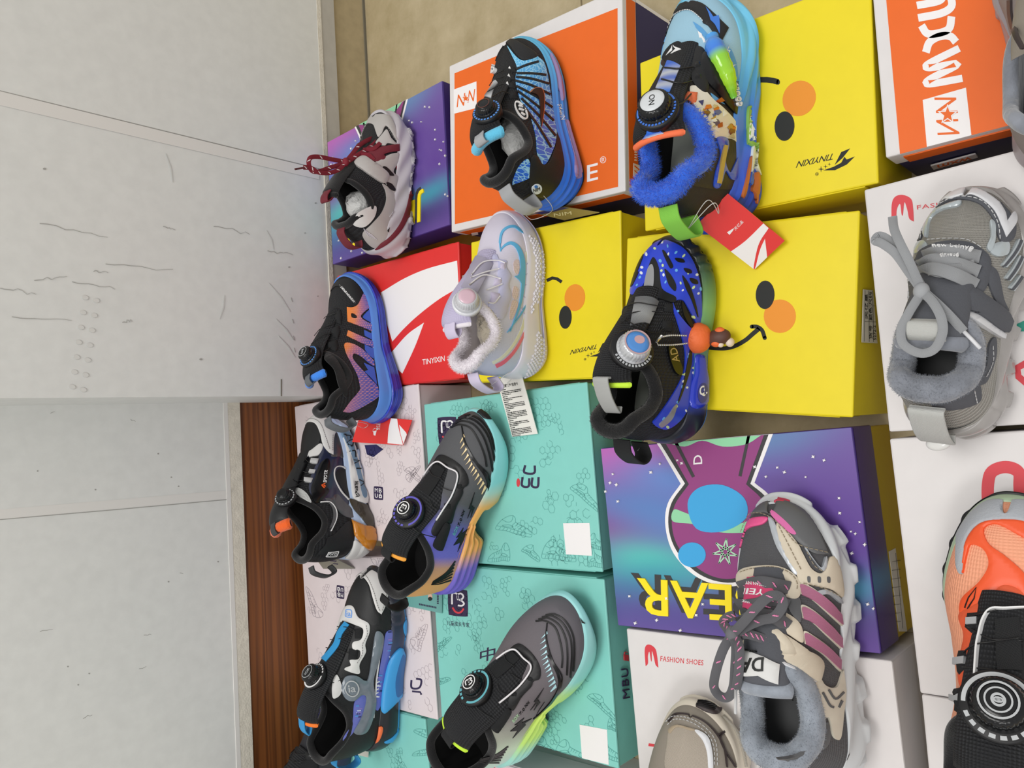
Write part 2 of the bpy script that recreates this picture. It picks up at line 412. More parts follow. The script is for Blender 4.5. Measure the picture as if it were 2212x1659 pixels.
def floor_mat():
    m = bpy.data.materials.new('beige_floor_tile'); m.use_nodes = True; nt = m.node_tree; N = nt.nodes; L = nt.links; b = N['Principled BSDF']
    tc = N.new('ShaderNodeTexCoord'); n1 = N.new('ShaderNodeTexNoise'); n1.inputs['Scale'].default_value = 14; n1.inputs['Detail'].default_value = 8; n1.inputs['Roughness'].default_value = .7
    L.new(tc.outputs['Object'], n1.inputs[0]); r = N.new('ShaderNodeValToRGB'); L.new(n1.outputs[0], r.inputs[0])
    r.color_ramp.elements[0].position = .3; r.color_ramp.elements[0].color = (*lin('#a3936f'), 1); r.color_ramp.elements[1].position = .7; r.color_ramp.elements[1].color = (*lin('#c0b190'), 1)
    br = N.new('ShaderNodeTexBrick'); br.offset = 0; br.inputs['Scale'].default_value = 1; br.inputs['Mortar Size'].default_value = .0015
    br.inputs['Brick Width'].default_value = .6; br.inputs['Row Height'].default_value = .6; br.inputs['Color2'].default_value = (1, 1, 1, 1); br.inputs['Color1'].default_value = (1, 1, 1, 1); br.inputs['Mortar'].default_value = (.45, .42, .36, 1)
    mp = N.new('ShaderNodeMapping'); mp.inputs['Location'].default_value = (.2, .02, 0); mp.inputs['Rotation'].default_value = (0, 0, -WA); L.new(tc.outputs['Object'], mp.inputs[0]); L.new(mp.outputs[0], br.inputs[0])
    mx = N.new('ShaderNodeMix'); mx.data_type = 'RGBA'; mx.blend_type = 'MULTIPLY'; mx.inputs[0].default_value = 1
    L.new(r.outputs[0], mx.inputs[6]); L.new(br.outputs[0], mx.inputs[7]); L.new(mx.outputs[2], b.inputs['Base Color']); b.inputs['Roughness'].default_value = .38
    return m
m_floor = floor_mat()
def wood_mat():
    m = bpy.data.materials.new('brown_wood_board'); m.use_nodes = True; nt = m.node_tree; N = nt.nodes; L = nt.links; b = N['Principled BSDF']
    tc = N.new('ShaderNodeTexCoord'); mp = N.new('ShaderNodeMapping'); mp.inputs['Scale'].default_value = (1.6, 1.6, 60); L.new(tc.outputs['Object'], mp.inputs[0])
    n0 = N.new('ShaderNodeTexNoise'); n0.inputs['Scale'].default_value = 2.2; n0.inputs['Detail'].default_value = 3; L.new(mp.outputs[0], n0.inputs[0])
    wv = N.new('ShaderNodeTexWave'); wv.wave_type = 'BANDS'; wv.bands_direction = 'Z'; wv.inputs['Scale'].default_value = .55; wv.inputs['Distortion'].default_value = 14; wv.inputs['Detail'].default_value = 3
    wv.inputs['Detail Scale'].default_value = 1.2; L.new(mp.outputs[0], wv.inputs[0])
    mx = N.new('ShaderNodeMath'); mx.operation = 'ADD'; L.new(n0.outputs[0], mx.inputs[0])
    ml = N.new('ShaderNodeMath'); ml.operation = 'MULTIPLY'; ml.inputs[1].default_value = .4; L.new(wv.outputs['Fac'], ml.inputs[0]); L.new(ml.outputs[0], mx.inputs[1])
    r = N.new('ShaderNodeValToRGB'); e = r.color_ramp.elements; e[0].position = .35; e[0].color = (*lin('#5a3014'), 1); e[1].position = 1.0; e[1].color = (*lin('#8a5126'), 1)
    k = e.new(.62); k.color = (*lin('#734220'), 1); L.new(mx.outputs[0], r.inputs[0]); L.new(r.outputs[0], b.inputs['Base Color']); b.inputs['Roughness'].default_value = .42
    return m
m_wood = wood_mat()
m_stone = mat('stone_skirting', '#b3a381', .45, ('noise', 80, .1, .001), var=.1)

struct(mesh('floor', [(-2.2, -1.2, 0), (2.2, -1.2, 0), (2.2, 1.6, 0), (-2.2, 1.6, 0)], [(0, 1, 2, 3)], m_floor, None, False))
seam = float(wall_pt(np.array([345., 280.]))[0]); xl = float(wall_pt(np.array([300., 858.]))[0])
zr0 = float(wall_pt(np.array([722., 40.]))[1]); zr1 = zr0+.034
wr = struct(slab('wall_back', xl, seam, zr1, 1.35, 0, .05, m_wall))
slab('wall_board', seam, 1.9, zr1, 1.35, -.0012, .05, m_wall, wr)
slab('painted_lower_edge', xl, 1.9, zr0, zr1-.006, -.0004, .05, m_wall2, wr); slab('rough_filler_line', xl, 1.9, zr1-.007, zr1+.001, -.0018, .05, m_gyp, wr)
struct(slab('baseboard_back', xl, 1.9, 0, zr0, .006, .05, m_stone))
slab('floor_joint', xl, 1.9, 0, .004, .0035, .01, m_gap, bpy.data.objects['baseboard_back'])
pl = wall_pt(np.array([[497., 861.], [517., 861.], [484., 861.]]), REC)
zl0, zl1 = float(pl[1, 1]), float(pl[2, 1])
wl = struct(slab('wall_left', -2.0, xl+.004, zl1, 1.35, REC, .05, m_wall))
slab('bare_lower_edge', -2.0, xl+.004, zl0, zl1-.004, REC-.0008, .05, m_gyp, wl); slab('rough_filler_line', -2.0, xl+.004, zl1-.005, zl1+.002, REC-.0012, .05, m_tape, wl)
struct(slab('trim_1', -2.0, xl+.004, 0, zl0, REC+.004, .05, m_wood))
struct(slab('wall_corner', xl, xl+.03, 0, 1.35, .05, REC, m_wall))
S_wr = wall_surf(-.0006, (xl, 1.9), (zr0, 1.35), wr); S_wl = wall_surf(REC, (-2.0, xl), (zl0, 1.35), wl)
pr = Print(S_wr, .0003, .05)
band = np.array([[-5., 196], [690, 366], [690, 388], [-5, 226]])
pr.add([band], m_tape)
pr.add([stroke([(-5, 195), (200, 245), (450, 306), (690, 364)], 1.6)], m_crack, 1)
def jig(z, a, b, w_, n=9, amp=4):
    a, b = np.array(a, float), np.array(b, float); t = np.linspace(0, 1, n)[:, None]
    return stroke(px(z, a+(b-a)*t+rng.normal(0, amp, (n, 2))*[0.3, 1]), np.linspace(w_, .4, n))
for a, b in [((165, 930), (450, 990)), ((410, 123), (600, 182)), ((890, 940), (1040, 975)), ((440, 1097), (720, 1130)), ((1115, 1045), (1220, 1060)), ((0, 1198), (150, 1225)),
             ((300, 1175), (480, 1205)), ((145, 1165), (280, 1155)), ((50, 1325), (300, 1335)), ((535, 25), (610, 50)), ((680, 945), (730, 955)), ((510, 1338), (550, 1340)), ((390, 1132), (450, 1136)), ((660, 430), (830, 470))]:
    pr.add([jig('wa', a, b, 1.2)], m_crack)
for c, r in [((185, 703), 6), ((837, 1497), 6), ((1271, 971), 3), ((1315, 846), 4), ((1324, 1234), 3), ((1205, 1113), 4)]:
    pr.add([px('wa', ell(c, r*1.1, r*.6))], m_crack)
for y in (1240, 1330, 1400, 1450): pr.add([px('wa', stroke([(1210+(y-1200)*.06, y), (1216+(y-1200)*.06, y+18)], 2))], m_crack)
pr.add([px('wa', stroke([(1172, 1580), (1172, 1655)], 4))], m_gap)
for i in range(7):
    y = 1240+i*62; x0 = 355-i*9
    for k in range(2): pr.add([px('wa', ell((x0+k*46, y+k*12), 14, 9, .2, 12))], mat('faint_print', '#d8d8d4', .6))
for x0, y0, x1, y1 in [(1120, 1180, 1210, 1300), (1150, 1330, 1225, 1420), (1160, 1400, 1230, 1490), (935, 1230, 915, 1330), (1110, 960, 1140, 1040), (690, 640, 720, 760)]:
    pr.add([px('wa', stroke([(x0, y0), ((x0+x1)/2+6, (y0+y1)/2), (x1, y1)], [2, 6, 2]))], mat('faint_scuff', '#d0d1ce', .7))
pr.build('wall_scuffs')
pl_ = Print(S_wl, .0003, .05)
pl_.add([np.array([[-5., 1101], [495, 1059], [495, 1077], [-5, 1122]])], m_tape)
pl_.add([stroke([(-5, 1123), (250, 1101), (515, 1077)], 1.5)], m_crack, 1)
for a, b in [((165, 1090), (220, 1080)), ((580, 1245), (610, 1238)), ((345, 1450), (385, 1440)), ((600, 1105), (632, 1100)), ((210, 178), (228, 172)), ((545, 205), (565, 212)), ((750, 845), (765, 848))]:
    pl_.add([jig('wb', a, b, 1.1, 5, 2)], m_crack)
for c in [(283, 1236), (326, 1312), (703, 882), (745, 484), (660, 348), (910, 798), (157, 420), (715, 446), (398, 498), (372, 1265)]:
    pl_.add([px('wb', ell(c, 3.5, 3))], m_crack)
pl_.build('wall_scuffs')

# ------------------------------------------------------------------ shoe boxes
ZT = .105
def fitq(q, z=ZT):
    g = at(np.array(q, float), z)[:, :2]; c = g.mean(0); dv = (g[0]-g[1]+g[3]-g[2])/2; wv = (g[0]-g[3]+g[1]-g[2])/2
    return c, np.linalg.norm(wv), np.linalg.norm(dv), .5*(math.atan2(-dv[0], dv[1])+math.atan2(wv[1], wv[0]))
class Box:
    """shoe box standing on the floor: c = plan centre, w across, d front to back"""
    def __init__(s, label, c, w_, d, yaw, m_lid, m_body, lip=.03, h=ZT, group=None, tuck=False, name='shoe_box'):
        s.w, s.d, s.h = w_, d, h; s.o = thing(name, label, 'shoe box', (c[0], c[1], 0), yaw, group or 'shoe boxes laid out on the floor'); e = .0012
        V, Fc = box_vf(-w_/2+e, w_/2-e, -d/2+e, d/2-e, 0, h-.003); s.body = bevel(mesh('body', V, Fc, m_body, s.o, False), .0012)
        V, Fc = box_vf(-w_/2, w_/2, -d/2, d/2, h-(.0035 if tuck else lip), h); s.lid = bevel(mesh('lid', V, Fc, m_lid, s.o, False), .0016)
        if tuck:
            for sx in (-1, 1):
                V, Fc = box_vf(min(sx*(w_/2-e), sx*(w_/2+.0009)), max(sx*(w_/2-e), sx*(w_/2+.0009)), -d/2+.012, d/2-.012, h-.055, h-.002)
                bevel(mesh('side_flap', V, Fc, m_body, s.o, False), .0008)
        loc = (c[0], c[1], 0); B = lambda p: p*np.array([1, 1, 0])*0+np.array([0, 0, h/2])
        mk = lambda f, u, v: Surf(f, u, v, (1, 1), loc, yaw, B, 60, 60, s.lid)
        s.top = mk(lambda u, v: np.stack([u, v, np.full_like(u, h)], -1), (-w_/2, w_/2), (-d/2, d/2))
        s.front = mk(lambda u, v: np.stack([u, np.full_like(u, -d/2), v], -1), (-w_/2, w_/2), (0, h))
        s.left = mk(lambda u, v: np.stack([np.full_like(u, -w_/2), u, v], -1), (-d/2, d/2), (0, h))
        s.front_body = mk(lambda u, v: np.stack([u, np.full_like(u, -d/2+e-(.0009 if False else 0)), v], -1), (-w_/2, w_/2), (0, h)); s.front_body.parent = s.body
def cardboard(n, c, rough=.5, rib='ribX'): return mat(n, c, rough, (rib, 1.5, .0), coat=.0, var=.02)
m_white = cardboard('white_card', '#dedad9', .45); m_orange = mat('orange_ink', '#ea6818', .5, var=.02); m_navy = mat('navy_card', '#2c2a5c', .5)
m_red = mat('red_card', '#e23230', .42, var=.02); m_yel = mat('yellow_card', '#ecd71a', .42, var=.02); m_teal = mat('teal_card', '#86d0c6', .5, var=.02)
m_mbu = mat('pinkish_white_card', '#e3d8da', .5, var=.02); m_black = mat('black_ink', '#1f211f', .6); m_cheek = mat('orange_cheek_ink', '#ea9226', .5)
m_ink = mat('dark_violet_ink', '#352a4a', .6); m_redink = mat('red_ink', '#d8404a', .5); m_whink = mat('white_ink', '#f1eeee', .5); m_purple = mat('purple_print', 'attr', .35, coat=.15)
m_yin = mat('yellow_inside_card', '#ceb11c', .5); m_line = mat('teal_line_ink', '#62a9a2', .6); m_line2 = mat('grey_line_ink', '#b7adb2', .6); m_yink = mat('yellow_ink', '#ffe51e', .45); m_dk = mat('charcoal_ink', '#3b3a3c', .5)

bo = Box('orange lidded shoe box with white borders beneath the black and blue sneaker', *fitq([(972, 144), (1340, -30), (1354, 415), (973, 500)]), m_white, m_navy, .028)
p = Print(bo.top)
p.add([zp('b', [(145, 410), (740, 165), (1165, 0), (1362, -78), (1366, 1256), (148, 1536)])], m_orange)
p.add([zp('b', [(140, 531), (310, 470), (312, 668), (140, 712)])], m_whink, 1)
def nstar(p, z, n1, n2, st, r, m):
    p.text(z, 'N', *n1, m, .03, 0, lv=2); p.text(z, 'N', *n2, m, .03, 0, lv=2)
    p.add([px(z, star(st, r*1.35, 5, .42, -1.57))], m_whink, 3); p.add([px(z, star(st, r, 5, .42, -1.57))], m, 4)
nstar(p, 'b', [(163, 664), (218, 650), (172, 570)], [(244, 630), (290, 618), (255, 538)], (232, 598), 26, m_orange)
p.next('printed_panel_and_emblem'); p.text('b', 'E', (1135, 1222), (1217, 1201), (1135, 1098), m_whink, .02, lv=1); p.text('b', '®', (1234, 1086), (1280, 1076), (1230, 1035), m_whink, lv=1)
p.build()
p = Print(bo.front)
hw, hd = bo.w/2, bo.d/2
p.add([np.array([[-hw+.008, ZT-.026], [hw-.008, ZT-.026], [hw-.008, ZT-.008], [-hw+.008, ZT-.008]])], m_orange, lift=False)
p.add([zp('b', [(1478, 1080), (1528, 1098), (1526, 1196), (1476, 1178)])], m_whink, 1); p.add([zp('b', stroke([(1485, 1100), (1520, 1130), (1485, 1135), (1520, 1168), (1488, 1172)], 9))], m_orange, 2)
for k in range(4): p.add([zp('b', stroke([(1488, 1055-k*20), (1505, 1060-k*20)], 10))], m_whink, 1)
p.build('printed_side')
p = Print(bo.left); p.add([np.array([[-hd+.008, ZT-.026], [hd-.008, ZT-.026], [hd-.008, ZT-.008], [-hd+.008, ZT-.008]])], m_orange, lift=False)
p.add([zp('b', [(270, 1602), (318, 1594), (322, 1612), (275, 1620)])], m_whink, 1); p.build('printed_side')
p = Print(bo.front_body); p.add([np.array([[-hw+.002, .004], [-hw+.006, .004], [-hw+.006, .076], [-hw+.002, .076]]), ], m_whink, lift=False); p.next('white_edge_stripe', bo.body)
p.add([np.array([[hw-.006, .004], [hw-.002, .004], [hw-.002, .076], [hw-.006, .076]])], m_whink, lift=False); p.build('white_edge_stripe', bo.body)

br_ = Box('glossy red shoe box with white sweeping arc under the orange lettered sneaker', *fitq([(724, 578), (988, 545), (1005, 811), (740, 848)]), m_red, m_red, tuck=True)
p = Print(br_.top)
p.add([px('e', cat([(800, 285, 1), (1000, 165), (1200, 80), (1452, 12, 1), (1466, 242, 1), (1300, 340), (1130, 470), (1000, 590), (900, 702, 1), (840, 500)], True, 6))], m_whink)
p.add([px('e', cat([(1170, 540, 1), (1030, 640), (900, 785), (840, 850, 1), (985, 975, 1), (1090, 750)], True, 6))], m_whink)
p.next('printed_arcs'); p.text('e', 'TINYIXIN', (1160, 902), (1352, 868), (1154, 856), m_whink, .035, .15, .95)
p.text('e', "CHILDREN'S", (1364, 840), (1424, 832), (1364, 832), m_whink); p.text('e', 'TRENDY SHOES', (1364, 860), (1440, 848), (1364, 851), m_whink); p.build('printed_wordmark')
m_stk = mat('white_sticker', '#eceae4', .4)
def sticker(box, quad, lines, z, m_=None, surf=None):
    s_ = surf or box.front_body
    o = patch(s_, [zp(z, quad)], m_stk, 'size_sticker', .0004, .02, 0, parent=box.body); o['label'] = 'white printed size sticker'
    p = Print(s_, .0006)
    for l in lines:
        if isinstance(l[0], str): p.text(z, l[0], l[1], l[2], l[3], m_black)
        else: p.add([px(z, stroke(l[0], l[1]))], m_black)
    p.build('sticker_print', o)
sticker(br_, [(1494, 140), (1572, 110), (1585, 300), (1505, 330)], [([(1500, 150), (1570, 130)], 5), ([(1512, 145), (1520, 250)], 5), ('TE', (1538, 205), (1532, 165), (1515, 205)), ('E5', (1565, 195), (1560, 155), (1550, 197))], 'e', surf=br_.front)

def yellow_logo(p, ox, oy, s=1.0, rot=0):
    """emblem and wordmark of the yellow boxes, from the crop of the box at the back right"""
    T = lambda a: px('d', a)+np.array([0., 0.])
    M_ = (lambda a: T(a)) if ox is None else (lambda a: np.array([ox, oy])+s*(T(a)-T([(448, 1354)])[0]))
    p.add([M_([(708, 1157), (640, 1185), (588, 1285), (652, 1228)])], m_black)
    p.add([M_([(745, 1220), (682, 1243), (664, 1222), (640, 1268), (580, 1300), (498, 1328), (590, 1326), (682, 1282)])], m_black)
    for c, r in (((482, 1318), 24), ((517, 1298), 18), ((547, 1279), 13)): p.add([M_(star(c, r, 4, .2))], m_black)
    p.add(text_px('TINYIXIN', M_([(585, 1194)])[0], M_([(300, 1258)])[0], M_([(571, 1243)])[0], .02, .15, .92), m_black)
    p.add(text_px('®', M_([(462, 1340)])[0], M_([(436, 1346)])[0], M_([(464, 1366)])[0]), m_black)
by_t = Box('yellow smiling face shoe box under the furry blue collared sneaker', *fitq([(1382, 138), (1884, -62), (1893, 393), (1393, 502)]), m_yel, m_yel, tuck=True)
p = Print(by_t.top); p.add([px('d', ell((312, 767), 126, 142, .5))], m_cheek); p.add([px('d', ell((198, 983), 77, 115, .05))], m_black, 1)
p.add([px('d', stroke([(-60, 655), (0, 622), (60, 622), (110, 628), (148, 640)], 44))], m_black); p.add([px('d', ell((148, 640), 14, 20, 0, 12))], m_black); p.next('printed_face'); yellow_logo(p, None, None); p.build('printed_wordmark')
by_m = Box('yellow smiling face shoe box under the pale lilac sneaker', *fitq([(1017, 523), (1340, 454), (1347, 815), (1021, 825)]), m_yel, m_yel, tuck=True)
p = Print(by_m.top); p.add([px('f', ell((963, 647), 71, 93, .1))], m_cheek); p.add([px('f', ell((898, 783), 43, 79, .03))], m_black, 1)
p.add([px('f', stroke([(770, 530), (808, 512), (840, 518), (872, 540)], 22))], m_black); p.next('printed_face'); yellow_logo(p, *px('f', [(1032, 1070)])[0], .72); p.build('printed_wordmark')
by_b = Box('yellow smiling shoe box under the dark blue sneaker with orange charm', *fitq([(1358, 519), (1864, 447), (1836, 891), (1340, 881)]), m_yel, m_yel, tuck=True)
p = Print(by_b.top); p.add([px('g', ell((1343, 674), 115, 120))], m_cheek); p.add([px('g', ell((1238, 521), 67, 102, .03))], m_black, 1)
p.add([px('g', stroke(cat([(560, 560), (640, 780), (760, 880), (900, 905), (1000, 895), (1090, 850), (1150, 800), (1195, 762)], False, 6), np.linspace(26, 32, 43)))], m_black)
p.add([px('g', stroke(cat([(1142, 748), (1180, 750), (1215, 775), (1235, 830)], False, 6), 28))], m_black)
for c in ((1142, 749), (1235, 830)): p.add([px('g', ell(c, 14, 14, 0, 14))], m_black)
p.build()
sticker(by_b, [(1938, 482), (2008, 488), (2040, 868), (1928, 862)], [([(1950, 490), (1944, 855)], 1.6), ([(1976, 490), (1980, 858)], 1.6), ([(2005, 492), (2010, 858)], 1.6), ([(1945, 600), (2030, 600)], 1.6), ([(1945, 712), (2032, 715)], 1.6),
        ('天亿星', (1971, 695), (1968, 515), (1950, 695)), ('颜色 尺码', (2002, 705), (1998, 500), (1980, 705)), ('货号', (2003, 838), (2000, 740), (1978, 838)), ('5272-2', (2030, 845), (2025, 740), (2012, 845))], 'g', surf=by_b.front)

def aurora(box):
    """printed night-sky lid: coloured clouds on a violet ground, defined in the lid's own coordinates"""
    w_, d = box.w, box.d; n, k = 70, 90
    u = np.linspace(-w_/2+.0008, w_/2-.0008, n); v = np.linspace(-d/2+.0008, d/2-.0008, k); U, V = np.meshgrid(u, v, indexing='ij')
    a = U/w_+.5; b = V/d+.5                                # a: 0 left..1 right, b: 0 near..1 far
    c = np.ones((n, k, 3))*np.array(lin('#6c519c'))
    def blob(ca, cb, ra, rb, col, s=1.0):
        nonlocal c
        g = s*np.exp(-((a-ca)/ra)**2-((b-cb-.12*np.sin(a*7+cb*9))/rb)**2)[..., None]; c = c*(1-g)+np.array(lin(col))*g
    blob(1.0, 1.0, .25, .5, '#bb62b4'); blob(.62, .85, .2, .35, '#5a82c0'); blob(.8, .72, .12, .2, '#5d8fd0', .8); blob(.55, 1.05, .1, .25, '#8a4a8e', .8); blob(.36, .95, .11, .22, '#5cc8bb'); blob(.3, .65, .1, .25, '#47b0b4', .9)
    blob(.2, .95, .13, .3, '#3f7fa8', .8); blob(.08, .7, .12, .4, '#564a94', .8); blob(.95, .28, .14, .2, '#55a4c4', .7); blob(.5, .1, .3, .22, '#5b3a92', .8); blob(.26, .12, .09, .2, '#3f9fb4', .9); blob(.12, .15, .1, .3, '#3b3570', .8)
    blob(.75, .3, .2, .2, '#6d4aa0', .7)
    P = np.stack([U, V, np.full_like(U, box.h+.0003)], -1).reshape(-1, 3)
    mesh('printed_lid_art', P, [f[::-1] for f in gridf(n, k)] if False else gridf(n, k), m_purple, box.lid, True, col=c.reshape(-1, 3))
    F_ = []
    for nm, pts in (('front', [(-w_/2, -d/2-.0004), (w_/2, -d/2-.0004)]),):
        uu = np.linspace(-w_/2+.001, w_/2-.001, 50); zz = np.linspace(box.h-.048, box.h-.002, 8); UU, ZZ = np.meshgrid(uu, zz, indexing='ij')
        aa = UU/w_+.5; cc = np.ones((50, 8, 3))*np.array(lin('#412c72')); g = np.exp(-((aa-.3)/.08)**2)[..., None]*.8; cc = cc*(1-g)+np.array(lin('#3f86b0'))*g
        mesh('printed_lip_art', np.stack([UU, np.full_like(UU, -d/2-.0003), ZZ], -1).reshape(-1, 3), [f[::-1] for f in gridf(50, 8)] if False else gridf(50, 8), m_purple, box.lid, True, col=cc.reshape(-1, 3))
m_plid = mat('dark_violet_card', '#4a3580', .4)
PT = {}
def purple_art(box, ref):
    """design of the purple boxes: measured on the near one, repeated in lid coordinates on the far one"""
    aurora(box); p = Print(box.top, .0006)
    def A(k, pix, m, lv=0):
        if ref: PT[k] = [box.top.lift(l)[0]/np.array([box.w, box.d]) for l in pix]
        p.add([l*np.array([box.w, box.d]) for l in PT[k]], m, lv, lift=False)
    Z = lambda q: px('M', q)
    mg, gr, bl = mat('magenta_ink', '#93417f', .4), mat('mint_ink', '#93d6a8', .4), mat('sky_blue_ink', '#3fa6df', .4)
    A('o', [Z(cat([(445, 178, 1), (610, 462, 1), (520, 600), (505, 760), (560, 940), (700, 1090), (870, 1160), (1040, 1150), (1200, 1000), (1270, 760), (1230, 560), (1118, 455, 1), (1245, 118, 1)], True, 5))], m_whink, 1)
    A('k', [Z(cat([(468, 180, 1), (640, 460, 1), (545, 600), (527, 760), (580, 920), (710, 1065), (870, 1135), (1030, 1125), (1180, 985), (1245, 760), (1205, 570), (1090, 462, 1), (1215, 122, 1)], True, 5))], m_dk, 2)
    A('f', [Z(cat([(505, 178, 1), (668, 465, 1), (570, 610), (552, 760), (600, 905), (725, 1040), (870, 1110), (1015, 1100), (1150, 970), (1220, 760), (1180, 585), (1062, 465, 1), (1185, 126, 1)], True, 5))], mg, 3)
    A('g1', [Z(cat([(510, 178, 1), (640, 205), (760, 165), (900, 205), (1060, 190), (1165, 128, 1)], True, 5))], gr, 4)
    A('g2', [Z(cat([(558, 720), (700, 740), (850, 790), (1000, 800), (1200, 780), (1170, 690), (1000, 740), (820, 730), (640, 660), (565, 640)], True, 5))], gr, 4)
    A('b1', [Z(cat([(660, 600), (735, 490), (900, 470), (1050, 560), (1060, 700), (900, 790), (720, 770)], True, 5))], bl, 5)
    A('b2', [Z(ell((690, 950), 95, 85))], bl, 5)
    A('st', [Z(stroke([(580, 180), (700, 415)], 22)), Z(stroke([(1080, 125), (1020, 410)], 22))], m_dk, 4)
    sta = np.array([(920+88*math.cos(6.283*k*3/7+.3), 930+92*math.sin(6.283*k*3/7+.3)) for k in range(8)])
    for i in range(7): A('s%d' % i, [Z(stroke(sta[i:i+2], 9))], mat('mint_line_ink', '#b5e2c0', .4), 6)
    p.next('printed_disc'); A('D', text_px('D', *Z([(760, 325), (760, 262), (700, 330)]), .02), m_whink, 5)
    W1 = Z([(1545, 1120), (310, 1028), (1552, 1452)])
    p.next('printed_initial'); A('sh', [l+np.array([-15., -11.]) for l in text_px('JRBEAR', *W1, .03)]+[], m_dk, 0); A('tx', text_px('JRBEAR', *W1, .03), m_yink, 7)
    p.next('printed_lettering'); r2 = np.random.default_rng(3)
    stars = [(470, 325), (407, 383), (145, 395), (127, 455), (170, 468), (95, 515), (180, 583), (1525, 275), (1278, 350), (1327, 382), (1473, 415), (1200, 413), (1123, 345), (1703, 560), (1785, 790), (1815, 805), (1708, 663), (1845, 725), (260, 1235), (448, 1400), (515, 1250), (720, 1365), (765, 1290), (1880, 880), (1900, 1290), (1940, 1320), (300, 1420), (1790, 940), (1600, 300), (610, 1470), (590, 300), (620, 320)]
    A('dots', [Z(star(c, 9+6*r2.random(), 4, .45, r2.random())) for c in stars], m_whink, 8)
    p.build('printed_stars')
bp_n = Box('violet night-sky shoe box beneath the toe of the cream and pink sneaker', *fitq([(1294, 967), (1843, 923.5), (1900.7, 1414), (1338, 1351)]), m_plid, m_yin, .05); purple_art(bp_n, True)
bp_f = Box('violet night-sky shoe box in the far corner under the silver sneaker with burgundy laces', *fitq([(705.6, 307.6), (956.8, 173.2), (971.4, 487.5), (720.7, 570.3)]), m_plid, m_yin, .05); purple_art(bp_f, False)
sticker(bp_n, [(2040, 930), (2085, 905), (2165, 1480), (2110, 1480)], [([(2060, 1000+i*60), (2120, 990+i*60)], 1.2) for i in range(8)]+[([(2085, 940), (2135, 1460)], 1.2)], 'M', surf=bp_n.front_body)

def hexes(p, box, m, n, seed, r=.0042, lw=.00042, avoid=()):
    g = np.random.default_rng(seed)
    for _ in range(n):
        c = np.array([g.uniform(-box.w/2+.012, box.w/2-.012), g.uniform(-box.d/2+.012, box.d/2-.012)]); th = g.uniform(0, 1); k = g.integers(2, 9); rr = r*g.uniform(.7, 1.35)
        cells = {(0, 0)}
        while len(cells) < k:
            q = list(cells)[g.integers(len(cells))]; d = [(1, 0), (-1, 0), (0, 1), (0, -1), (1, -1), (-1, 1)][g.integers(6)]; cells.add((q[0]+d[0], q[1]+d[1]))
        E_ = set()
        for (i, j) in cells:
            cx = rr*math.sqrt(3)*(i+j/2); cy = rr*1.5*j
            pts = [(round(cx+rr*math.cos(PI/6+t*PI/3), 5), round(cy+rr*math.sin(PI/6+t*PI/3), 5)) for t in range(6)]
            for a, b in zip(pts, pts[1:]+pts[:1]):
                if g.random() < .86: E_.add((min(a, b), max(a, b)))
        for a, b in E_:
            R_ = np.array([[math.cos(th), -math.sin(th)], [math.sin(th), math.cos(th)]]); A_ = R_@np.array(a)+c; B_ = R_@np.array(b)+c
            if max(abs(A_[0]), abs(B_[0])) > box.w/2-.003 or max(abs(A_[1]), abs(B_[1])) > box.d/2-.003: continue
            t = (B_-A_)/np.linalg.norm(B_-A_); q = np.array([-t[1], t[0]])*lw/2
            V = [np.array([*x, box.h+.0003]) for x in (A_-q, B_-q, B_+q, A_+q)]; p.mb.add(V, [(0, 1, 2, 3)], mi=p.idx(m))
SK = [[(0, .3), (.05, .62), (.16, .9), (.27, .98), (.36, .86), (.42, .66), (.58, .56), (.8, .46), (.95, .3), (1, .14), (.96, .02), (.6, .0), (.3, .05), (.02, .0), (0, .3)],
      [(0, .2), (.3, .24), (.6, .2), (.97, .18)], [(.42, .66), (.38, .4), (.5, .22)], [(.5, .6), (.46, .42)], [(.58, .56), (.53, .4)], [(.66, .52), (.6, .38)], [(.75, .48), (.72, .3), (.82, .22)],
      [(.05, .62), (.2, .55), (.3, .66), (.27, .98)], [(.12, .3), (.3, .42), (.42, .36), (.22, .26), (.12, .3)], [(.1, .02), (.12, .18)], [(.2, .03), (.22, .2)], [(.3, .05), (.31, .2)], [(.4, .04), (.4, .2)], [(.5, .02), (.5, .18)], [(.6, .01), (.6, .18)], [(.7, .01), (.7, .17)], [(.8, .01), (.8, .16)]]
def sketch(p, z, o, ex, ey, m, w_=.9):
    """outline drawing of a sneaker: o origin (heel bottom), ex vector to toe, ey vector up, in crop pixels"""
    o, ex, ey = map(lambda t: np.array(t, float), (o, ex, ey))
    for l in SK:
        q = cat([o+a*ex+b*ey for a, b in l], False, 4); q = px(z, q)
        p.add([stroke(q, w_)], m, step=.05)
def mbu_logo(p, z, o, ex, ey):
    """rounded dark square with a white m-like mark and a red smile"""
    o, ex, ey = map(lambda t: np.array(t, float), (o, ex, ey)); M_ = lambda q: px(z, [o+a*ex+b*ey for a, b in q])
    p.add([M_(cat([(.12, 0), (.88, 0), (1, .12), (1, .88), (.88, 1), (.12, 1), (0, .88), (0, .12)], True, 4))], m_ink)
    p.add([px(z, stroke([o+a*ex+b*ey for a, b in cat([(.2, .42), (.22, .8), (.36, .86), (.5, .8), (.5, .62), (.5, .8), (.68, .86), (.8, .76), (.7, .64), (.58, .62), (.72, .58), (.82, .48), (.7, .4), (.5, .4)], False, 4)], np.linalg.norm(ex)*.085))], m_whink, 1)
    p.add([px(z, stroke([o+a*ex+b*ey for a, b in cat([(.22, .3), (.35, .16), (.5, .12), (.66, .16), (.8, .3)], False, 5)], np.linalg.norm(ex)*.09))], m_redink, 1)
t1 = Box('teal shoe box with honeycomb drawings under the orange and violet heeled sneaker', *fitq([(912.8, 871.7), (1268.5, 827.8), (1301.4, 1238.4), (940, 1208)]), m_teal, m_teal, tuck=True)
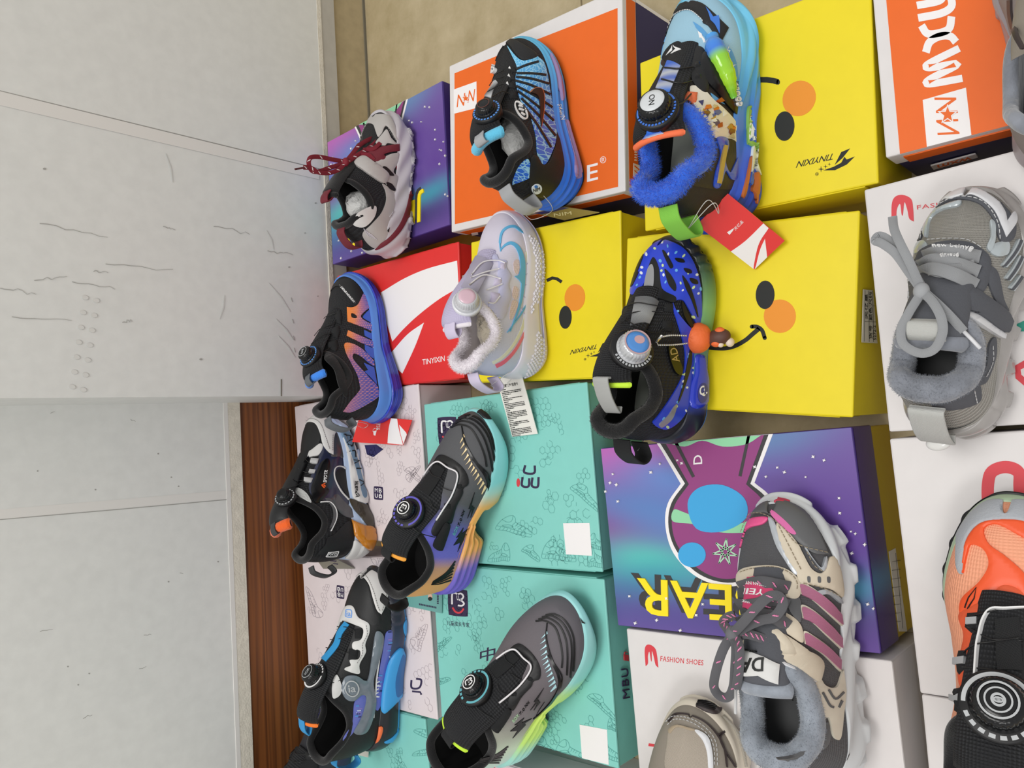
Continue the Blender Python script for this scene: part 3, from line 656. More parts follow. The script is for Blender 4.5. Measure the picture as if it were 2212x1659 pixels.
p = Print(t1.top, .0003); hexes(p, t1, m_line, 46, 1)
p.next('honeycomb_pattern'); mbu_logo(p, 'j', (474, 446), (130, -6), (-12, -184)); p.text('j', '儿童成长专家', (466, 502), (600, 512), (466, 478), m_ink)
for q in ([(1068, 590), (1062, 640), (1128, 645), (1134, 592)], [(1050, 672), (1046, 730), (1090, 736), (1096, 680)], [(1118, 675), (1114, 732), (1154, 738), (1160, 672)]): p.add([px('j', stroke(cat(q, False, 5), 15))], m_ink)
p.add([px('j', ell((1020, 710), 12, 30))], m_redink)
p.next('printed_logo')
for o_, ex, ey in [((860, 1030), (245, 60), (60, -110)), ((1180, 1230), (235, 30), (20, -140)), ((1375, 750), (200, 170), (60, -60)), ((960, 1250), (-150, 10), (10, -130)), ((1500, 1290), (130, 10), (-10, -150)), ((1040, 1180), (120, 80), (50, -60)), ((1500, 1160), (120, 20), (10, -110))]: sketch(p, 'j', o_, ex, ey, m_line)
p.add([zp('j', [(1330, 990), (1512, 988), (1528, 1214), (1350, 1204)])], m_whink, 1); p.build()
t2 = Box('teal shoe box with honeycomb drawings under the grey and lime sneaker', *fitq([(937, 1221), (1306, 1248), (1334, 1652), (950, 1555)]), m_teal, m_teal, tuck=True)
p = Print(t2.top, .0003); hexes(p, t2, m_line, 46, 2)
p.next('honeycomb_pattern'); mbu_logo(p, 'l', (262, 410), (158, 14), (-6, -215)); p.text('l', '儿童成长专家', (248, 492), (432, 512), (246, 454), m_ink)
p.text('l', '中', (515, 800), (640, 770), (520, 690), m_ink, .02)
p.next('printed_logo')
for o_, ex, ey in [((150, 740), (140, -140), (-40, -60)), ((1390, 1080), (230, 200), (60, -60)), ((930, 1480), (250, 130), (40, -110)), ((1130, 1560), (260, 60), (20, -150)), ((1480, 1560), (190, 60), (10, -150)), ((160, 1000), (120, -60), (-30, -70)), ((1560, 1340), (90, 30), (0, -100))]: sketch(p, 'l', o_, ex, ey, m_line)
p.add([zp('l', [(1332, 1304), (1556, 1346), (1570, 1632), (1352, 1578)])], m_whink, 1); p.build()
p = Print(t2.front, .0012); p.text('l', 'MBU', (1738, 1085), (1722, 840), (1684, 1095), m_ink, .03, 0, 1.15); p.add([zp('l', [(1688, 730), (1724, 735), (1728, 785), (1690, 780)])], m_redink); p.add([px('l', stroke(ell((1706, 722), 12, 12, 0, 12)[5:12], 5))], m_redink); p.build('printed_side')
w1 = Box('pinkish white honeycomb shoe box in the wall bay nearest the wall corner', *fitq([(638, 872), (906, 836), (924, 1150), (651, 1180)]), m_mbu, m_mbu, tuck=True)
p = Print(w1.top, .0003); hexes(p, w1, m_line2, 46, 4)
def mbu_tile(p, z, q, rot=False):
    o = np.array(q[0], float); ex = np.array(q[1], float)-o; ey = np.array(q[2], float)-o
    M_ = lambda t: px(z, [o+a*ex+b*ey for a, b in t])
    p.add([M_(cat([(.15, 0), (.85, 0), (1, .12), (1, .88), (.85, 1), (.15, 1), (0, .88), (0, .12)], True, 4))], m_ink)
    for t, x, y in (('M', .12, .56), ('B', .56, .56), ('U', .12, .14)): p.add(text_px(t, *M_([(x, y), (x+.32, y), (x, y+.32)]), .04), m_whink, 1)
    p.add([M_([(.56, .14), (.88, .14), (.88, .4), (.56, .4)])], m_whink, 1); p.add([M_(stroke([(.63, .38), (.72, .5), (.81, .38)], .06))], m_whink, 1); p.add([M_(ell((.72, .27), .07, .06, 0, 10))], m_ink, 2)
p.next('honeycomb_pattern'); mbu_tile(p, 'i', [(980, 942), (1058, 950), (978, 830)]); p.add([zp('i', [(900, 480), (1000, 475), (1060, 515), (975, 582), (920, 560)])], m_navy)
p.next('printed_logo')
for o_, ex, ey in [((1290, 800), (90, -140), (-60, -30)), ((560, 1180), (200, 30), (10, -120)), ((1240, 700), (150, 120), (50, -60))]: sketch(p, 'i', o_, ex, ey, m_line2)
p.build()
w2 = Box('pinkish white honeycomb shoe box under the black white and blue sneaker in the wall bay', *fitq([(653, 1202), (925, 1204), (939, 1545), (668, 1488)]), m_mbu, m_mbu, tuck=True)
p = Print(w2.top, .0003); hexes(p, w2, m_line2, 46, 5); p.next('honeycomb_pattern'); mbu_tile(p, 'k', [(532, 300), (476, 290), (532, 395)])
p.add([px('k', stroke(cat([(1035, 1000), (1035, 1055), (1070, 1065), (1100, 1050), (1108, 1000), (1070, 990)], False, 4), 14))], m_ink); p.add([px('k', stroke([(1040, 1085), (1100, 1090), (1110, 1110)], 13))], m_ink)
p.next('printed_logo')
for o_, ex, ey in [((300, 520), (-60, -220), (90, 40)), ((1100, 790), (60, -200), (-90, -40)), ((720, 30), (150, 30), (10, 110)), ((840, 110), (110, 20), (0, -90))]: sketch(p, 'k', o_, ex, ey, m_line2)
p.build()
def placed(corner, w_, d, yaw, which):
    """centre of a box from one measured top corner; which = (sx, sy) of that corner"""
    g = at(np.array(corner, float), ZT)[:2]; c, s = math.cos(yaw), math.sin(yaw); x, y = -which[0]*w_/2, -which[1]*d/2
    return (g[0]+c*x-s*y, g[1]+s*x+c*y)
YW = math.radians(6)
c = placed((1355, 1358), .2, .272, math.radians(7), (1, 1))
nm_ = Box('white shoe box lettered in red beneath the heel of the cream and pink sneaker', c, .2, .275, math.radians(7), m_white, m_white, .06)
def fashion_mark(p, z, o, ex, ey):
    o, ex, ey = map(lambda t: np.array(t, float), (o, ex, ey)); M_ = lambda q: px(z, [o+a*ex+b*ey for a, b in q])
    p.add([M_(cat([(0, .0, 1), (.03, .7), (.2, .98), (.55, 1.02), (.9, .85), (.98, .5), (1, 0, 1), (.8, .12), (.72, .45), (.6, .75), (.52, .3), (.46, .3), (.4, .7), (.25, .5), (.2, .15)], True, 5))], m_redink)
p = Print(nm_.top, .0003); fashion_mark(p, 'n', (184, 332), (92, 10), (-14, -156)); p.next('rabbit_ear_mark'); p.text('n', 'FASHION SHOES', (290, 295), (600, 326), (292, 258), m_redink, 0, 0, 1.1)
p.add([px('n', stroke([(205, 900), (320, 915)], 20)), ], m_redink); p.add([px('n', stroke([(310, 835), (296, 960), (285, 1070)], 18))], m_redink); p.add([px('n', stroke([(255, 970), (265, 1080)], 16))], m_black)
p.text('n', '®', (1238, 1064), (1282, 1066), (1238, 1028), mat('teal_ink', '#2f9a86', .5)); p.build()
c = placed((1866, 410), .213, .29, YW, (1, 1))
wm = Box('white shoe box with red rabbit-ear mark under the grey tied-lace sneaker', c, .213, .29, YW, m_white, m_white, .06)
p = Print(wm.top, .0003); fashion_mark(p, 'h', (246, 292), (138, -10), (-4, -165)); p.next('rabbit_ear_mark'); p.text('h', 'FASHION', (404, 208), (700, 170), (402, 182), m_redink, 0, 0, 1.1)
p.add([zp('h', [(1000, 925), (1064, 895), (1090, 960), (998, 962)])], mat('teal_ink', '#2f9a86', .5)); p.add([px('h', stroke([(1090, 1150), (1025, 1185), (1030, 1240), (1090, 1290)], 42))], m_redink); p.build()
c = placed((1921, 948), .213, .29, math.radians(6.9), (1, 1))
w3 = Box('white shoe box with red arch print beside the toe of the orange sneaker', c, .213, .29, math.radians(6.9), m_white, m_white, .06)
p = Print(w3.top, .0003); p.add([px('p', stroke(cat([(556, 420), (556, 320), (575, 260), (640, 238), (700, 262), (705, 330), (710, 430)], False, 6), 58))], m_redink); p.build()
c = placed((1990, 1500), .213, .29, math.radians(5.5), (1, 1))
w4 = Box('plain white shoe box below the dial of the orange sneaker', c, .213, .29, math.radians(5.5), m_white, m_white, .06)
c = placed((1913, 341), .232, .285, math.radians(4.7), (-1, 1))
bm = Box('orange and white shoe box with big white lettering at the right back corner', c, .232, .285, math.radians(4.7), m_white, m_navy, .028)
p = Print(bm.top, .0003)
p.add([zp('d', [(985, -60), (1098, 1205), (2300, 890), (2300, -300)])], m_orange); p.add([zp('d', [(1275, 780), (1612, 684), (1655, 1062), (1308, 1150)])], m_whink, 1)
nstar(p, 'd', [(1366, 762), (1380, 882), (1535, 762)], [(1392, 1054), (1380, 938), (1562, 1044)][::1], (1470, 895), 62, m_orange)
for q, cw in (([(1560, 378), (1320, 500), (1335, 530), (1550, 500), (1330, 620), (1330, 655), (1585, 612)], 56), ([(1266, 200), (1310, 262), (1390, 262), (1480, 225), (1500, 130)], 60), ([(1300, 410), (1330, 330), (1410, 285), (1490, 285), (1535, 330)], 60), ([(1240, 142), (1420, 105), (1500, 50), (1490, -40)], 60), ([(1230, 45), (1400, 10), (1440, -40)], 58)):
    p.add([px('d', stroke(cat(q, False, 6), cw))], m_whink, 2)
p.build()
hd, hw = bm.d/2, bm.w/2; p = Print(bm.left, .0012)
p.add([np.array([[-hd+.01, ZT-.026], [hd-.012, ZT-.026], [hd-.012, ZT-.008], [-hd+.01, ZT-.008]])], m_orange, lift=False)
p.add([zp('d', [(1335, 1283), (1683, 1190), (1702, 1216), (1358, 1312)])], m_whink, 1); p.text('d', 'wxm', (1650, 1206), (1385, 1275), (1655, 1228), m_orange, .03, lv=2); p.build('printed_side')
c = placed((962, 1612), .215, .29, math.radians(7), (1, 1))
w5 = Box('pinkish white honeycomb shoe box at the picture edge beside the grey and lime sneaker heel', c, .215, .29, math.radians(7), m_mbu, m_mbu, tuck=True)
p = Print(w5.top, .0003); hexes(p, w5, m_line2, 40, 6); p.text('l', '博', (448, 1672), (548, 1690), (450, 1570), m_ink, .02); p.text('l', '78', (332, 1700), (440, 1710), (330, 1578), m_ink, .02)
p.add([px('l', stroke([(572, 1628), (640, 1640), (610, 1700)], 24))], m_redink); p.build()
c = placed((674, 1492), .217, .29, math.radians(8), (1, 1))
t3 = Box('teal shoe box at the picture edge under the small dark sneaker', c, .217, .29, math.radians(8), m_teal, m_teal, tuck=True)
p = Print(t3.top, .0003); hexes(p, t3, m_line, 40, 7)
for o_, ex, ey in [((1240, 1480), (-190, -90), (40, -90)), ((1230, 1560), (-190, 10), (10, -80))]: sketch(p, 'k', o_, ex, ey, m_line)
p.build()

# ------------------------------------------------------------------ sneakers
def kf(keys):
    """smooth function through (x, y) keys"""
    k = np.array(keys, float); x, y = k[:, 0], k[:, 1]
    d = np.diff(y)/np.diff(x); m = np.zeros(len(x)); m[0], m[-1] = d[0], d[-1]
    for i in range(1, len(x)-1): m[i] = 0 if d[i-1]*d[i] <= 0 else 2*d[i-1]*d[i]/(d[i-1]+d[i])
    def f(a):
        a = np.clip(a, x[0], x[-1]); i = np.clip(np.searchsorted(x, a, side='right')-1, 0, len(x)-2)
        h = x[i+1]-x[i]; t = (a-x[i])/h
        return y[i]*(1+2*t)*(1-t)**2+m[i]*h*t*(1-t)**2+y[i+1]*t*t*(3-2*t)+m[i+1]*h*t*t*(t-1)
    return f
def endr(u, p=2.2): u = np.clip(u, 0, 1); return (1-(1-u)**p)**(1/p)
BL = kf([(0, .15), (.2, .155), (.4, .15), (.55, .17), (.68, .185), (.8, .185), (1, .17)])
BM = kf([(0, .15), (.2, .15), (.4, .138), (.55, .155), (.68, .178), (.8, .165), (1, .14)])
DEF = dict(zt=[(0, .042), (.15, .039), (.35, .034), (.5, .030), (.7, .027), (.85, .028), (1, .034)],
           zb=[(0, .005), (.1, 0), (.7, 0), (.85, .004), (1, .016)],
           ridge=[(.44, .105), (.55, .089), (.65, .072), (.72, .062), (.8, .056), (.9, .050), (1, .042)],
           rimline=[(0, .114), (.06, .113), (.15, .091), (.22, .083), (.3, .088), (.38, .099), (.44, .105)],
           tpath=[(.73, .061), (.65, .074), (.55, .093), (.47, .108), (.40, .118), (.33, .124), (.28, .124)],
           tw=[(0, .016), (.5, .021), (1, .023)], n=[(0, 2.7), (.3, 2.5), (.5, 2.1), (.7, 2.1), (.85, 2.3), (1, 2.6)], wf=1.08, inset=.0022, rc=.0047, tth=.005, trc=.032,
           bulge=[(0, -.004), (.06, -.001), (.4, .0018), (.85, 0), (1, -.0022)])
def fixn(o):
    b = bmesh.new(); b.from_mesh(o.data); bmesh.ops.recalc_face_normals(b, faces=b.faces); b.to_mesh(o.data); b.free(); return o
class Shoe:
    def __init__(s, label, loc, yaw, L, upper, lining, collar, tongue, insole, sole, group=None, off=None, zmod=None, bands=None, tongue_lining=None, fur=0, **kw):
        P = dict(DEF); P.update(kw); s.P = P; s.L = L; s.loc = np.array([loc[0], loc[1], loc[2] if len(loc) > 2 else ZT+.0003]); s.yaw = yaw
        s.o = thing('sneaker', label, 'shoe', s.loc, yaw, group or 'sneakers displayed on the shoe boxes')
        s.zt, s.zb, s.rg, s.cl, s.n, s.tw = (kf(P[k]) for k in ('zt', 'zb', 'ridge', 'rimline', 'n', 'tw'))
        s.bg = kf(P['bulge']); s.ao = P['rimline'][-1][0]; s.off = off; s.zmod = zmod
        s.rim = P.get('imag', .155)
        C = lambda p: np.stack([np.clip(p[..., 0], .2*L, .75*L), np.zeros_like(p[..., 0]), np.clip(p[..., 2]*.6, .02, .05)], -1)
        s.up = Surf(s.S, (0.012, .988), (.0, 2.0), (L*1.15, .085), s.loc, yaw, C, 190, 150, s.o)
        s.so = Surf(s.SS, (0.005, .995), (0., 1.), (L*1.15, .036), s.loc, yaw, C, 220, 60, s.o)
        s.up.fold = True; s.so.zmin = .0006
        k = np.array(P['tpath']); s.tp = cat3([(a*L, 0, z) for a, z in k], 8); s.tu = np.linspace(0, 1, len(s.tp))
        s.to = Surf(s.TS, (0., 1.), (-1., 1.), (np.linalg.norm(np.diff(s.tp, axis=0), axis=1).sum(), .024), s.loc, yaw, lambda p: p-np.array([0, 0, 1.]), 90, 50, s.o)
        s._sole(sole, bands); s._upper(upper, lining, P.get('ucol')); s._insole(insole); s._tongue(tongue, tongue_lining or lining); s._collar(collar, fur)
    # geometry
    def hw(s, a, side): return np.where(side < 0, BL(a), BM(a))*endr(a/.16)*endr((1-a)/.30)*s.L*s.P['wf']
    def R(s, a):
        real = s.rg(np.maximum(a, s.ao)); g = np.clip((s.ao-a)/.16, 0, 1); g = g*g*(3-2*g); return real+(s.rim-s.rg(s.ao))*g
    def S(s, q, T):
        a = (1-np.cos(PI*np.clip(q, 0, 1)))/2; side = np.where(T <= 1, -1., 1.); t = np.clip(np.where(T <= 1, T, 2-T), 0, 1); ph = t*PI/2
        L = s.L; z0 = s.zt(a)-.004; n = s.n(a); w_ = np.maximum(s.hw(a, side)*(1-s.P['inset']/(.165*L)), 0)
        h = np.sin(ph)**(2/n); y = side*w_*np.maximum(np.cos(ph), 0)**(2/n); R = s.R(a); z = z0+(R-z0)*h
        x = .0045+a*(L-.0065); k = np.clip(1-a/.3, 0, 1)**2; zr = np.clip((z-.03)/.085, 0, 1.3); x = x+k*(.007*zr-.006*np.sin(zr*PI)-.010*np.clip(zr-.75, 0, 1))
        x = x+s.P.get('hx', 0)*np.clip(1-a/.55, 0, 1)**1.3*np.clip((z-z0)/(.062), 0, 1.05); kt = np.clip((a-.7)/.3, 0, 1)**2; x = x-kt*.009*h**1.7; y = y*(1-s.P.get('nar', .06)*np.clip((z-z0)/.06, 0, 1)*np.clip((.62-a)/.3, 0, 1))
        return np.stack([x, y, z], -1)
    def tmax(s, a):
        z0 = s.zt(a)-.004; n = s.n(a); r = np.clip((s.cl(np.minimum(a, s.ao))-z0)/(s.R(a)-z0), 0, 1)
        return np.where(a >= s.ao, 1.0, np.arcsin(np.clip(r**(n/2), 0, 1))/(PI/2))
    def SS(s, q, k, side=-1., ex=0.):
        q = np.clip(q, 0, 1); a = (1-np.cos(PI*q))/2; e = 2e-3
        f = lambda q_: (lambda a_: np.stack([a_*s.L, side*s.hw(a_, side)], -1))((1-np.cos(PI*np.clip(q_, 0, 1)))/2)
        side = np.broadcast_to(np.asarray(side, float), q.shape); p = f(q); d = f(q+e)-f(q-e); nn = np.stack([d[..., 1], -d[..., 0]], -1); nn = nn/(np.linalg.norm(nn, axis=-1)[..., None]+1e-12)
        nn = nn*-1.*side[..., None]*np.sign(1)  # outward
        o = s.bg(k)+ex
        if s.off is not None: o = o+s.off(a, k)
        z0 = s.zb(a); z1 = s.zt(a); z = z0+(z1-z0)*k
        if s.zmod is not None: z = s.zmod(a, k, z)
        return np.stack([p[..., 0]+nn[..., 0]*o, p[..., 1]+nn[..., 1]*o, z], -1)
    def TS(s, u, v, th=0.):
        i = np.clip(u, 0, 1); P = np.stack([np.interp(i, s.tu, s.tp[:, j]) for j in range(3)], -1); e = .02
        d = np.stack([np.interp(np.clip(i+e, 0, 1), s.tu, s.tp[:, j])-np.interp(np.clip(i-e, 0, 1), s.tu, s.tp[:, j]) for j in (0, 2)], -1); d /= np.linalg.norm(d, axis=-1)[..., None]
        nrm = np.stack([d[..., 1], 0*i, -d[..., 0]], -1); w_ = s.tw(i); y = v*w_
        dome = s.P['tth']*np.sqrt(np.maximum(1-np.clip(v, -1, 1)**4, 0))*np.minimum(1, np.minimum((1-i)*14+.25, 1))
        dr = y*y/(2*s.P['trc'])
        P = P+nrm*(dome-dr+th)[..., None]; P[..., 1] = P[..., 1]+y
        return P
    def _sole(s, m, bands):
        """bands: list of (name, k0, k1, material[, colour function(a,k)[, extra outset]])"""
        nq = 150; q = np.linspace(0, 1, nq)
        for b in (bands or [('sole', 0, 1, m)]):
            nm, k0, k1, mm = b[:4]; cf = b[4] if len(b) > 4 else None; ex = b[5] if len(b) > 5 else 0.
            nk = max(4, int(26*(k1-k0))+2); k = np.linspace(k0, k1, nk); Q = np.concatenate([q, q[::-1][1:-1]]); sd = np.concatenate([-np.ones(nq), np.ones(nq-2)])
            QQ, KK = np.meshgrid(Q, k, indexing='ij'); SD = np.repeat(sd[:, None], nk, 1)
            V = s.SS(QQ, KK, SD, ex); M_ = len(Q); Fc = [f[::-1] for f in gridf(M_, nk, True, False)]
            V = V.reshape(-1, 3); A_ = ((1-np.cos(PI*QQ))/2).reshape(-1); K_ = KK.reshape(-1)
            ids = lambda j, kk: j*nk+kk
            if k1 > .99:                                   # inset lip so the upper sits in a cup
                n0 = len(V); top = s.SS(Q, np.ones_like(Q), sd, ex-.008); top[:, 2] -= .004; top[:, 1] = np.where(sd*top[:, 1] > 0, top[:, 1], 0); V = np.concatenate([V, top])
                Fc += [(ids(i, nk-1), n0+i, n0+(i+1) % M_, ids((i+1) % M_, nk-1)) for i in range(M_)]; A_ = np.concatenate([A_, A_[nk-1::nk]]); K_ = np.concatenate([K_, np.ones(M_)]); QQ = np.concatenate([QQ.reshape(-1), Q])
            for kk, fl in ((0, True), (nk-1, False)):
                if kk == nk-1 and k1 > .99: continue
                for i in range(nq-1):
                    a, b2 = ids(i, kk), ids(i+1, kk); c = ids(0 if i+1 == 0 else (2*nq-2-(i+1)) % M_, kk); d = ids((2*nq-2-i) % M_, kk)
                    f = [a, b2, c, d]; f = [x for j, x in enumerate(f) if x not in f[:j]]
                    if len(f) > 2: Fc.append(tuple(f) if not fl else tuple(f[::-1]))
            uv = np.stack([np.ravel(QQ)*s.L*115, K_*4], -1)
            fixn(mesh(nm, V, Fc, mm, s.o, True, uv=uv, col=cf(A_, K_) if cf else None))
    def _upper(s, m, ml, ucol):
        nq, nt = 150, 34; q = np.linspace(0, 1, nq); a = (1-np.cos(PI*q))/2; tm = s.tmax(a); mb = MB(); V = []; U = []
        for sd in (0, 1):
            tau = np.linspace(0, 1, nt)[None]*tm[:, None]; T = tau if sd == 0 else 2-tau; QQ = np.repeat(q[:, None], nt, 1)
            P = s.S(QQ, np.clip(T, 0, 2) if sd == 0 else np.maximum(T, 1+1e-9)).reshape(-1, 3); uv = np.stack([QQ*s.L*115, T*8.5], -1).reshape(-1, 2)
            Fc = gridf(nq, nt); Fc = [f[::-1] for f in Fc] if sd == 1 else Fc; mb.add(P, Fc, uv)
        s._grid = (q, tm)
        o = mb.build('upper', m, s.o); me = o.data
        if ucol:
            u = np.array(mb.U); aa = (1-np.cos(PI*np.clip(u[:, 0]/(s.L*115), 0, 1)))/2; c = np.ones((len(u), 4), np.float32); c[:, :3] = ucol(aa, u[:, 1]/8.5)
            me.color_attributes.new('Col', 'FLOAT_COLOR', 'POINT').data.foreach_set('color', c.ravel())
        bm_ = bmesh.new(); bm_.from_mesh(me); bmesh.ops.remove_doubles(bm_, verts=bm_.verts, dist=2e-5); bmesh.ops.recalc_face_normals(bm_, faces=bm_.faces); bm_.to_mesh(me); bm_.free()
        # lining
        mb = MB(); nt = 22; sel = a < .82; qs = q[sel]
        for sd in (0, 1):
            tau = .004+np.linspace(0, 1, nt)[None]**1.6*(tm[sel][:, None]-.004); T = tau if sd == 0 else 2-tau; QQ = np.repeat(qs[:, None], nt, 1)
            p, n = s.up.PN(np.stack([QQ, T], -1)); p = s.S(QQ, np.where(T > 1, np.maximum(T, 1+1e-9), T)); n = n*np.where(np.abs(p[..., 1:2]) < 1e-4, np.array([1, 0, 1.]), 1.); P = p-n*np.minimum(.006, np.abs(p[..., 1:2])*.7+.001); P[..., 0] = np.where(np.abs(p[..., 1]) < .008, np.maximum(P[..., 0], .010), P[..., 0])
            mb.add(P.reshape(-1, 3), gridf(len(qs), nt) if sd else [f[::-1] for f in gridf(len(qs), nt)])
        mb.build('lining', ml, s.o)
    def _insole(s, m):
        q = np.linspace(.03, .9, 60); a = (1-np.cos(PI*q))/2; v = np.linspace(-1, 1, 13); V = []
        for x in v:
            w_ = np.maximum(s.hw(a, np.full_like(a, np.sign(x) or 1))-.0042, 0); V.append(np.stack([.004+a*(s.L-.01), x*w_, s.zt(a)+.001+.003*x*x], -1))
        V = np.array(V).transpose(1, 0, 2); s.ins = mesh('insole', V.reshape(-1, 3), gridf(60, 13), m, s.o, True, uv=V.reshape(-1, 3)[:, :2]*100)
    def _tongue(s, m, ml):
        nu, nv = 46, 21; u, v = np.meshgrid(np.linspace(0, 1, nu), np.sin(np.linspace(-PI/2, PI/2, nv)), indexing='ij')
        A_ = s.TS(u, v); uv = np.stack([u*s.to.scl[0]*100, v*2.4], -1).reshape(-1, 2); th = s.P['tth']
        mesh('tongue', A_.reshape(-1, 3), gridf(nu, nv), m, s.o, True, uv=uv)
        B = s.TS(u, v, -.0005); P0 = s.TS(u, v*0.985, 0)
        low = s.TS(u, np.clip(v*1.0, -1, 1)); d = s.P['tth']*np.sqrt(np.maximum(1-v**4, 0))
        nrm = np.cross(np.gradient(low, axis=0), np.gradient(low, axis=1)); nrm /= np.linalg.norm(nrm, axis=-1)[..., None]+1e-9
        if nrm[nu//2, nv//2, 2] < 0: nrm = -nrm
        L_ = low-nrm*(d*1.1)[..., None]-nrm*.0004
        mesh('tongue_lining', L_.reshape(-1, 3), [f[::-1] for f in gridf(nu, nv)], ml, s.o, True, uv=uv)
        # rolled top edge
        tt = A_[-1]-A_[-3]; tt /= np.linalg.norm(tt, axis=1)[:, None]+1e-9; s.tedge = A_[-1]; s.tedir = tt.mean(0)/np.linalg.norm(tt.mean(0))
    def edge(s, n=60, inn=.35):
        qo = math.acos(1-2*s.ao)/PI; q = np.concatenate([np.linspace(qo, .0, n), np.linspace(0., qo, n)[1:]]); sd = np.concatenate([-np.ones(n), np.ones(n-1)])
        a = (1-np.cos(PI*q))/2; t = s.tmax(a); T = np.where(sd < 0, t, 2-np.minimum(t, .9999)); p = s.S(q, T)
        p2, nn = s.up.PN(np.stack([np.clip(q, .05, .95), T], -1)); rc = s.P['rc']
        hd = p-np.array([s.ao*s.L*.5, 0, 0]); hd[:, 2] = 0; hd /= np.linalg.norm(hd, axis=1)[:, None]
        return p-hd*rc*inn*1.6, a
    def _collar(s, m, fur):
        P, a = s.edge(); P = np.array([P[max(0, i-2):i+3].mean(0) for i in range(len(P))]); r = s.P['rc']*np.interp(a, [0, .1, .3, s.ao-.05, s.ao], [1.15, 1.05, 1.0, .9, .55])
        o = tube('collar', P, r, m, s.o, 14); s.collar_path = P; s.collar_r = r
        if fur:
            V, Fc, _ = tube_vf(P, r, 14); V = np.array(V); g = np.random.default_rng(5); Q = V.reshape(len(P), 14, 3); mb = MB(); N_ = fur[0]
            i = g.random(N_)*(len(P)-1.001); j = g.integers(0, 14, N_); i0 = i.astype(int); f = (i-i0)[:, None]; b = Q[i0, j]*(1-f)+Q[i0+1, j]*f; b2 = Q[i0, (j+1) % 14]; w2 = g.random(N_)[:, None]; b = b*(1-w2)+b2*w2
            c = P[i0]*(1-f)+P[i0+1]*f; d = b-c; d /= np.linalg.norm(d, axis=1)[:, None]+1e-9; tn = P[i0+1]-P[i0]; tn /= np.linalg.norm(tn, axis=1)[:, None]+1e-9
            d = d+g.normal(0, .45, d.shape)+tn*g.normal(0, .4, (N_, 1)); d /= np.linalg.norm(d, axis=1)[:, None]; ln = fur[1]*g.uniform(.5, 1.1, N_)[:, None]
            sdv = np.cross(d, g.normal(0, 1, d.shape)); sdv /= np.linalg.norm(sdv, axis=1)[:, None]; wd = fur[2] if len(fur) > 2 else .00035
            for k in range(N_): mb.add([b[k]-sdv[k]*wd-d[k]*.0005, b[k]+sdv[k]*wd-d[k]*.0005, b[k]+d[k]*ln[k]+tn[k]*ln[k]*.2], [(0, 1, 2)])
            f_ = mb.build('fur', m, o); f_['kind'] = 'stuff'
    # authoring in photo pixels
    def surf(s, k): return {'u': s.up, 's': s.so, 't': s.to}[k]
    def pt(s, pix, k='u', h=0.0):
        """pixel points -> local points h above a surface ('u', 's', 't' or '*': whichever the camera meets first)"""
        pix = np.asarray(pix, float)
        if k != '*':
            sf = s.surf(k); uv, _ = sf.lift(pix); p, n = sf.PN(uv); return p+n*h
        out = []; res = []
        for kk in 'uts':
            sf = s.surf(kk); uv, bd = sf.lift(pix); p, n = sf.PN(uv); P = p+n*h; pj, dep = project(sf.world(P)); e = np.linalg.norm(project(sf.world(p))[0]-pix, axis=1); res.append((P, e, dep))
        for i in range(len(pix)): out.append(min(res, key=lambda r: max(r[1][i]-3, 0)*.02+r[2][i])[0][i])
        return np.array(out)
    def patch(s, k, loops, m, name, off=.0008, dome=0, step=.003, label=None, colfn=None, parent=None, mirror=False):
        loops = loops if isinstance(loops, list) else [loops]
        o = patch(s.surf(k), loops, m, name, off, min(step, .0018) if k == 's' else step, label=label, dome=dome, colfn=colfn, parent=parent)
        return o
    def print_(s, k, items, name='printed_lettering', off=.0006, parent=None):
        p = Print(s.surf(k), off, .004)
        for it in items: p.add(it[0] if isinstance(it[0], list) else [it[0]], it[1], it[2] if len(it) > 2 else 0)
        return p.build(name, parent or s.o)
    def stitch(s, lines, m, k='u', dash=.0022, gap=.0012, r=.00038, h=.0011, name='stitching'):
        mb = MB()
        for ln in lines:
            P = s.pt(ln, k, h); d = np.concatenate([[0], np.cumsum(np.linalg.norm(np.diff(P, axis=0), axis=1))])
            if d[-1] < 1e-4: continue
            for x in np.arange(0, d[-1]-dash, dash+gap):
                Q = np.stack([np.interp([x, x+dash*.5, x+dash], d, P[:, j]) for j in range(3)], -1); V, Fc, _ = tube_vf(Q, r, 5); mb.add(V, Fc)
        return mb.build(name, m, s.o)
    def wire(s, pix, m, r=.00055, h=.0025, k='*', name='lace_wire', parent=None):
        return tube(name, cat3(s.pt(pix, k, h), 6), r, m, parent or s.o, 6)
    def lace(s, pix, hs, m, wid=.006, th=.0016, name='lace', k='*', wd=None, parent=None, n=8):
        """flat lace through pixels at heights hs above the shoe; lies roughly facing outward"""
        P = s.pt(pix, k, 0.0); P = P+np.array([0, 0, 1.])*np.asarray(hs, float)[:, None]; P = cat3(P, n)
        T = frames(P)[0]; up = np.array([0, -.55, .83]); W_ = np.cross(T, up) if wd is None else wd
        return ribbon(name, P, W_, wid, m, parent or s.o, th)
    def ray_pt(s, pix, y=0.0):
        """pixel -> local point on the plane at lateral offset y of the shoe's own length plane"""
        d = rays(pix); n = np.array([-math.sin(s.yaw), math.cos(s.yaw), 0]); o = np.array([0, 0, CAM_Z]); c0 = np.array([s.loc[0], s.loc[1], 0])+n*y
        t = ((c0-o)@n)/(d@n); return s.up.local(o+t[..., None]*d)
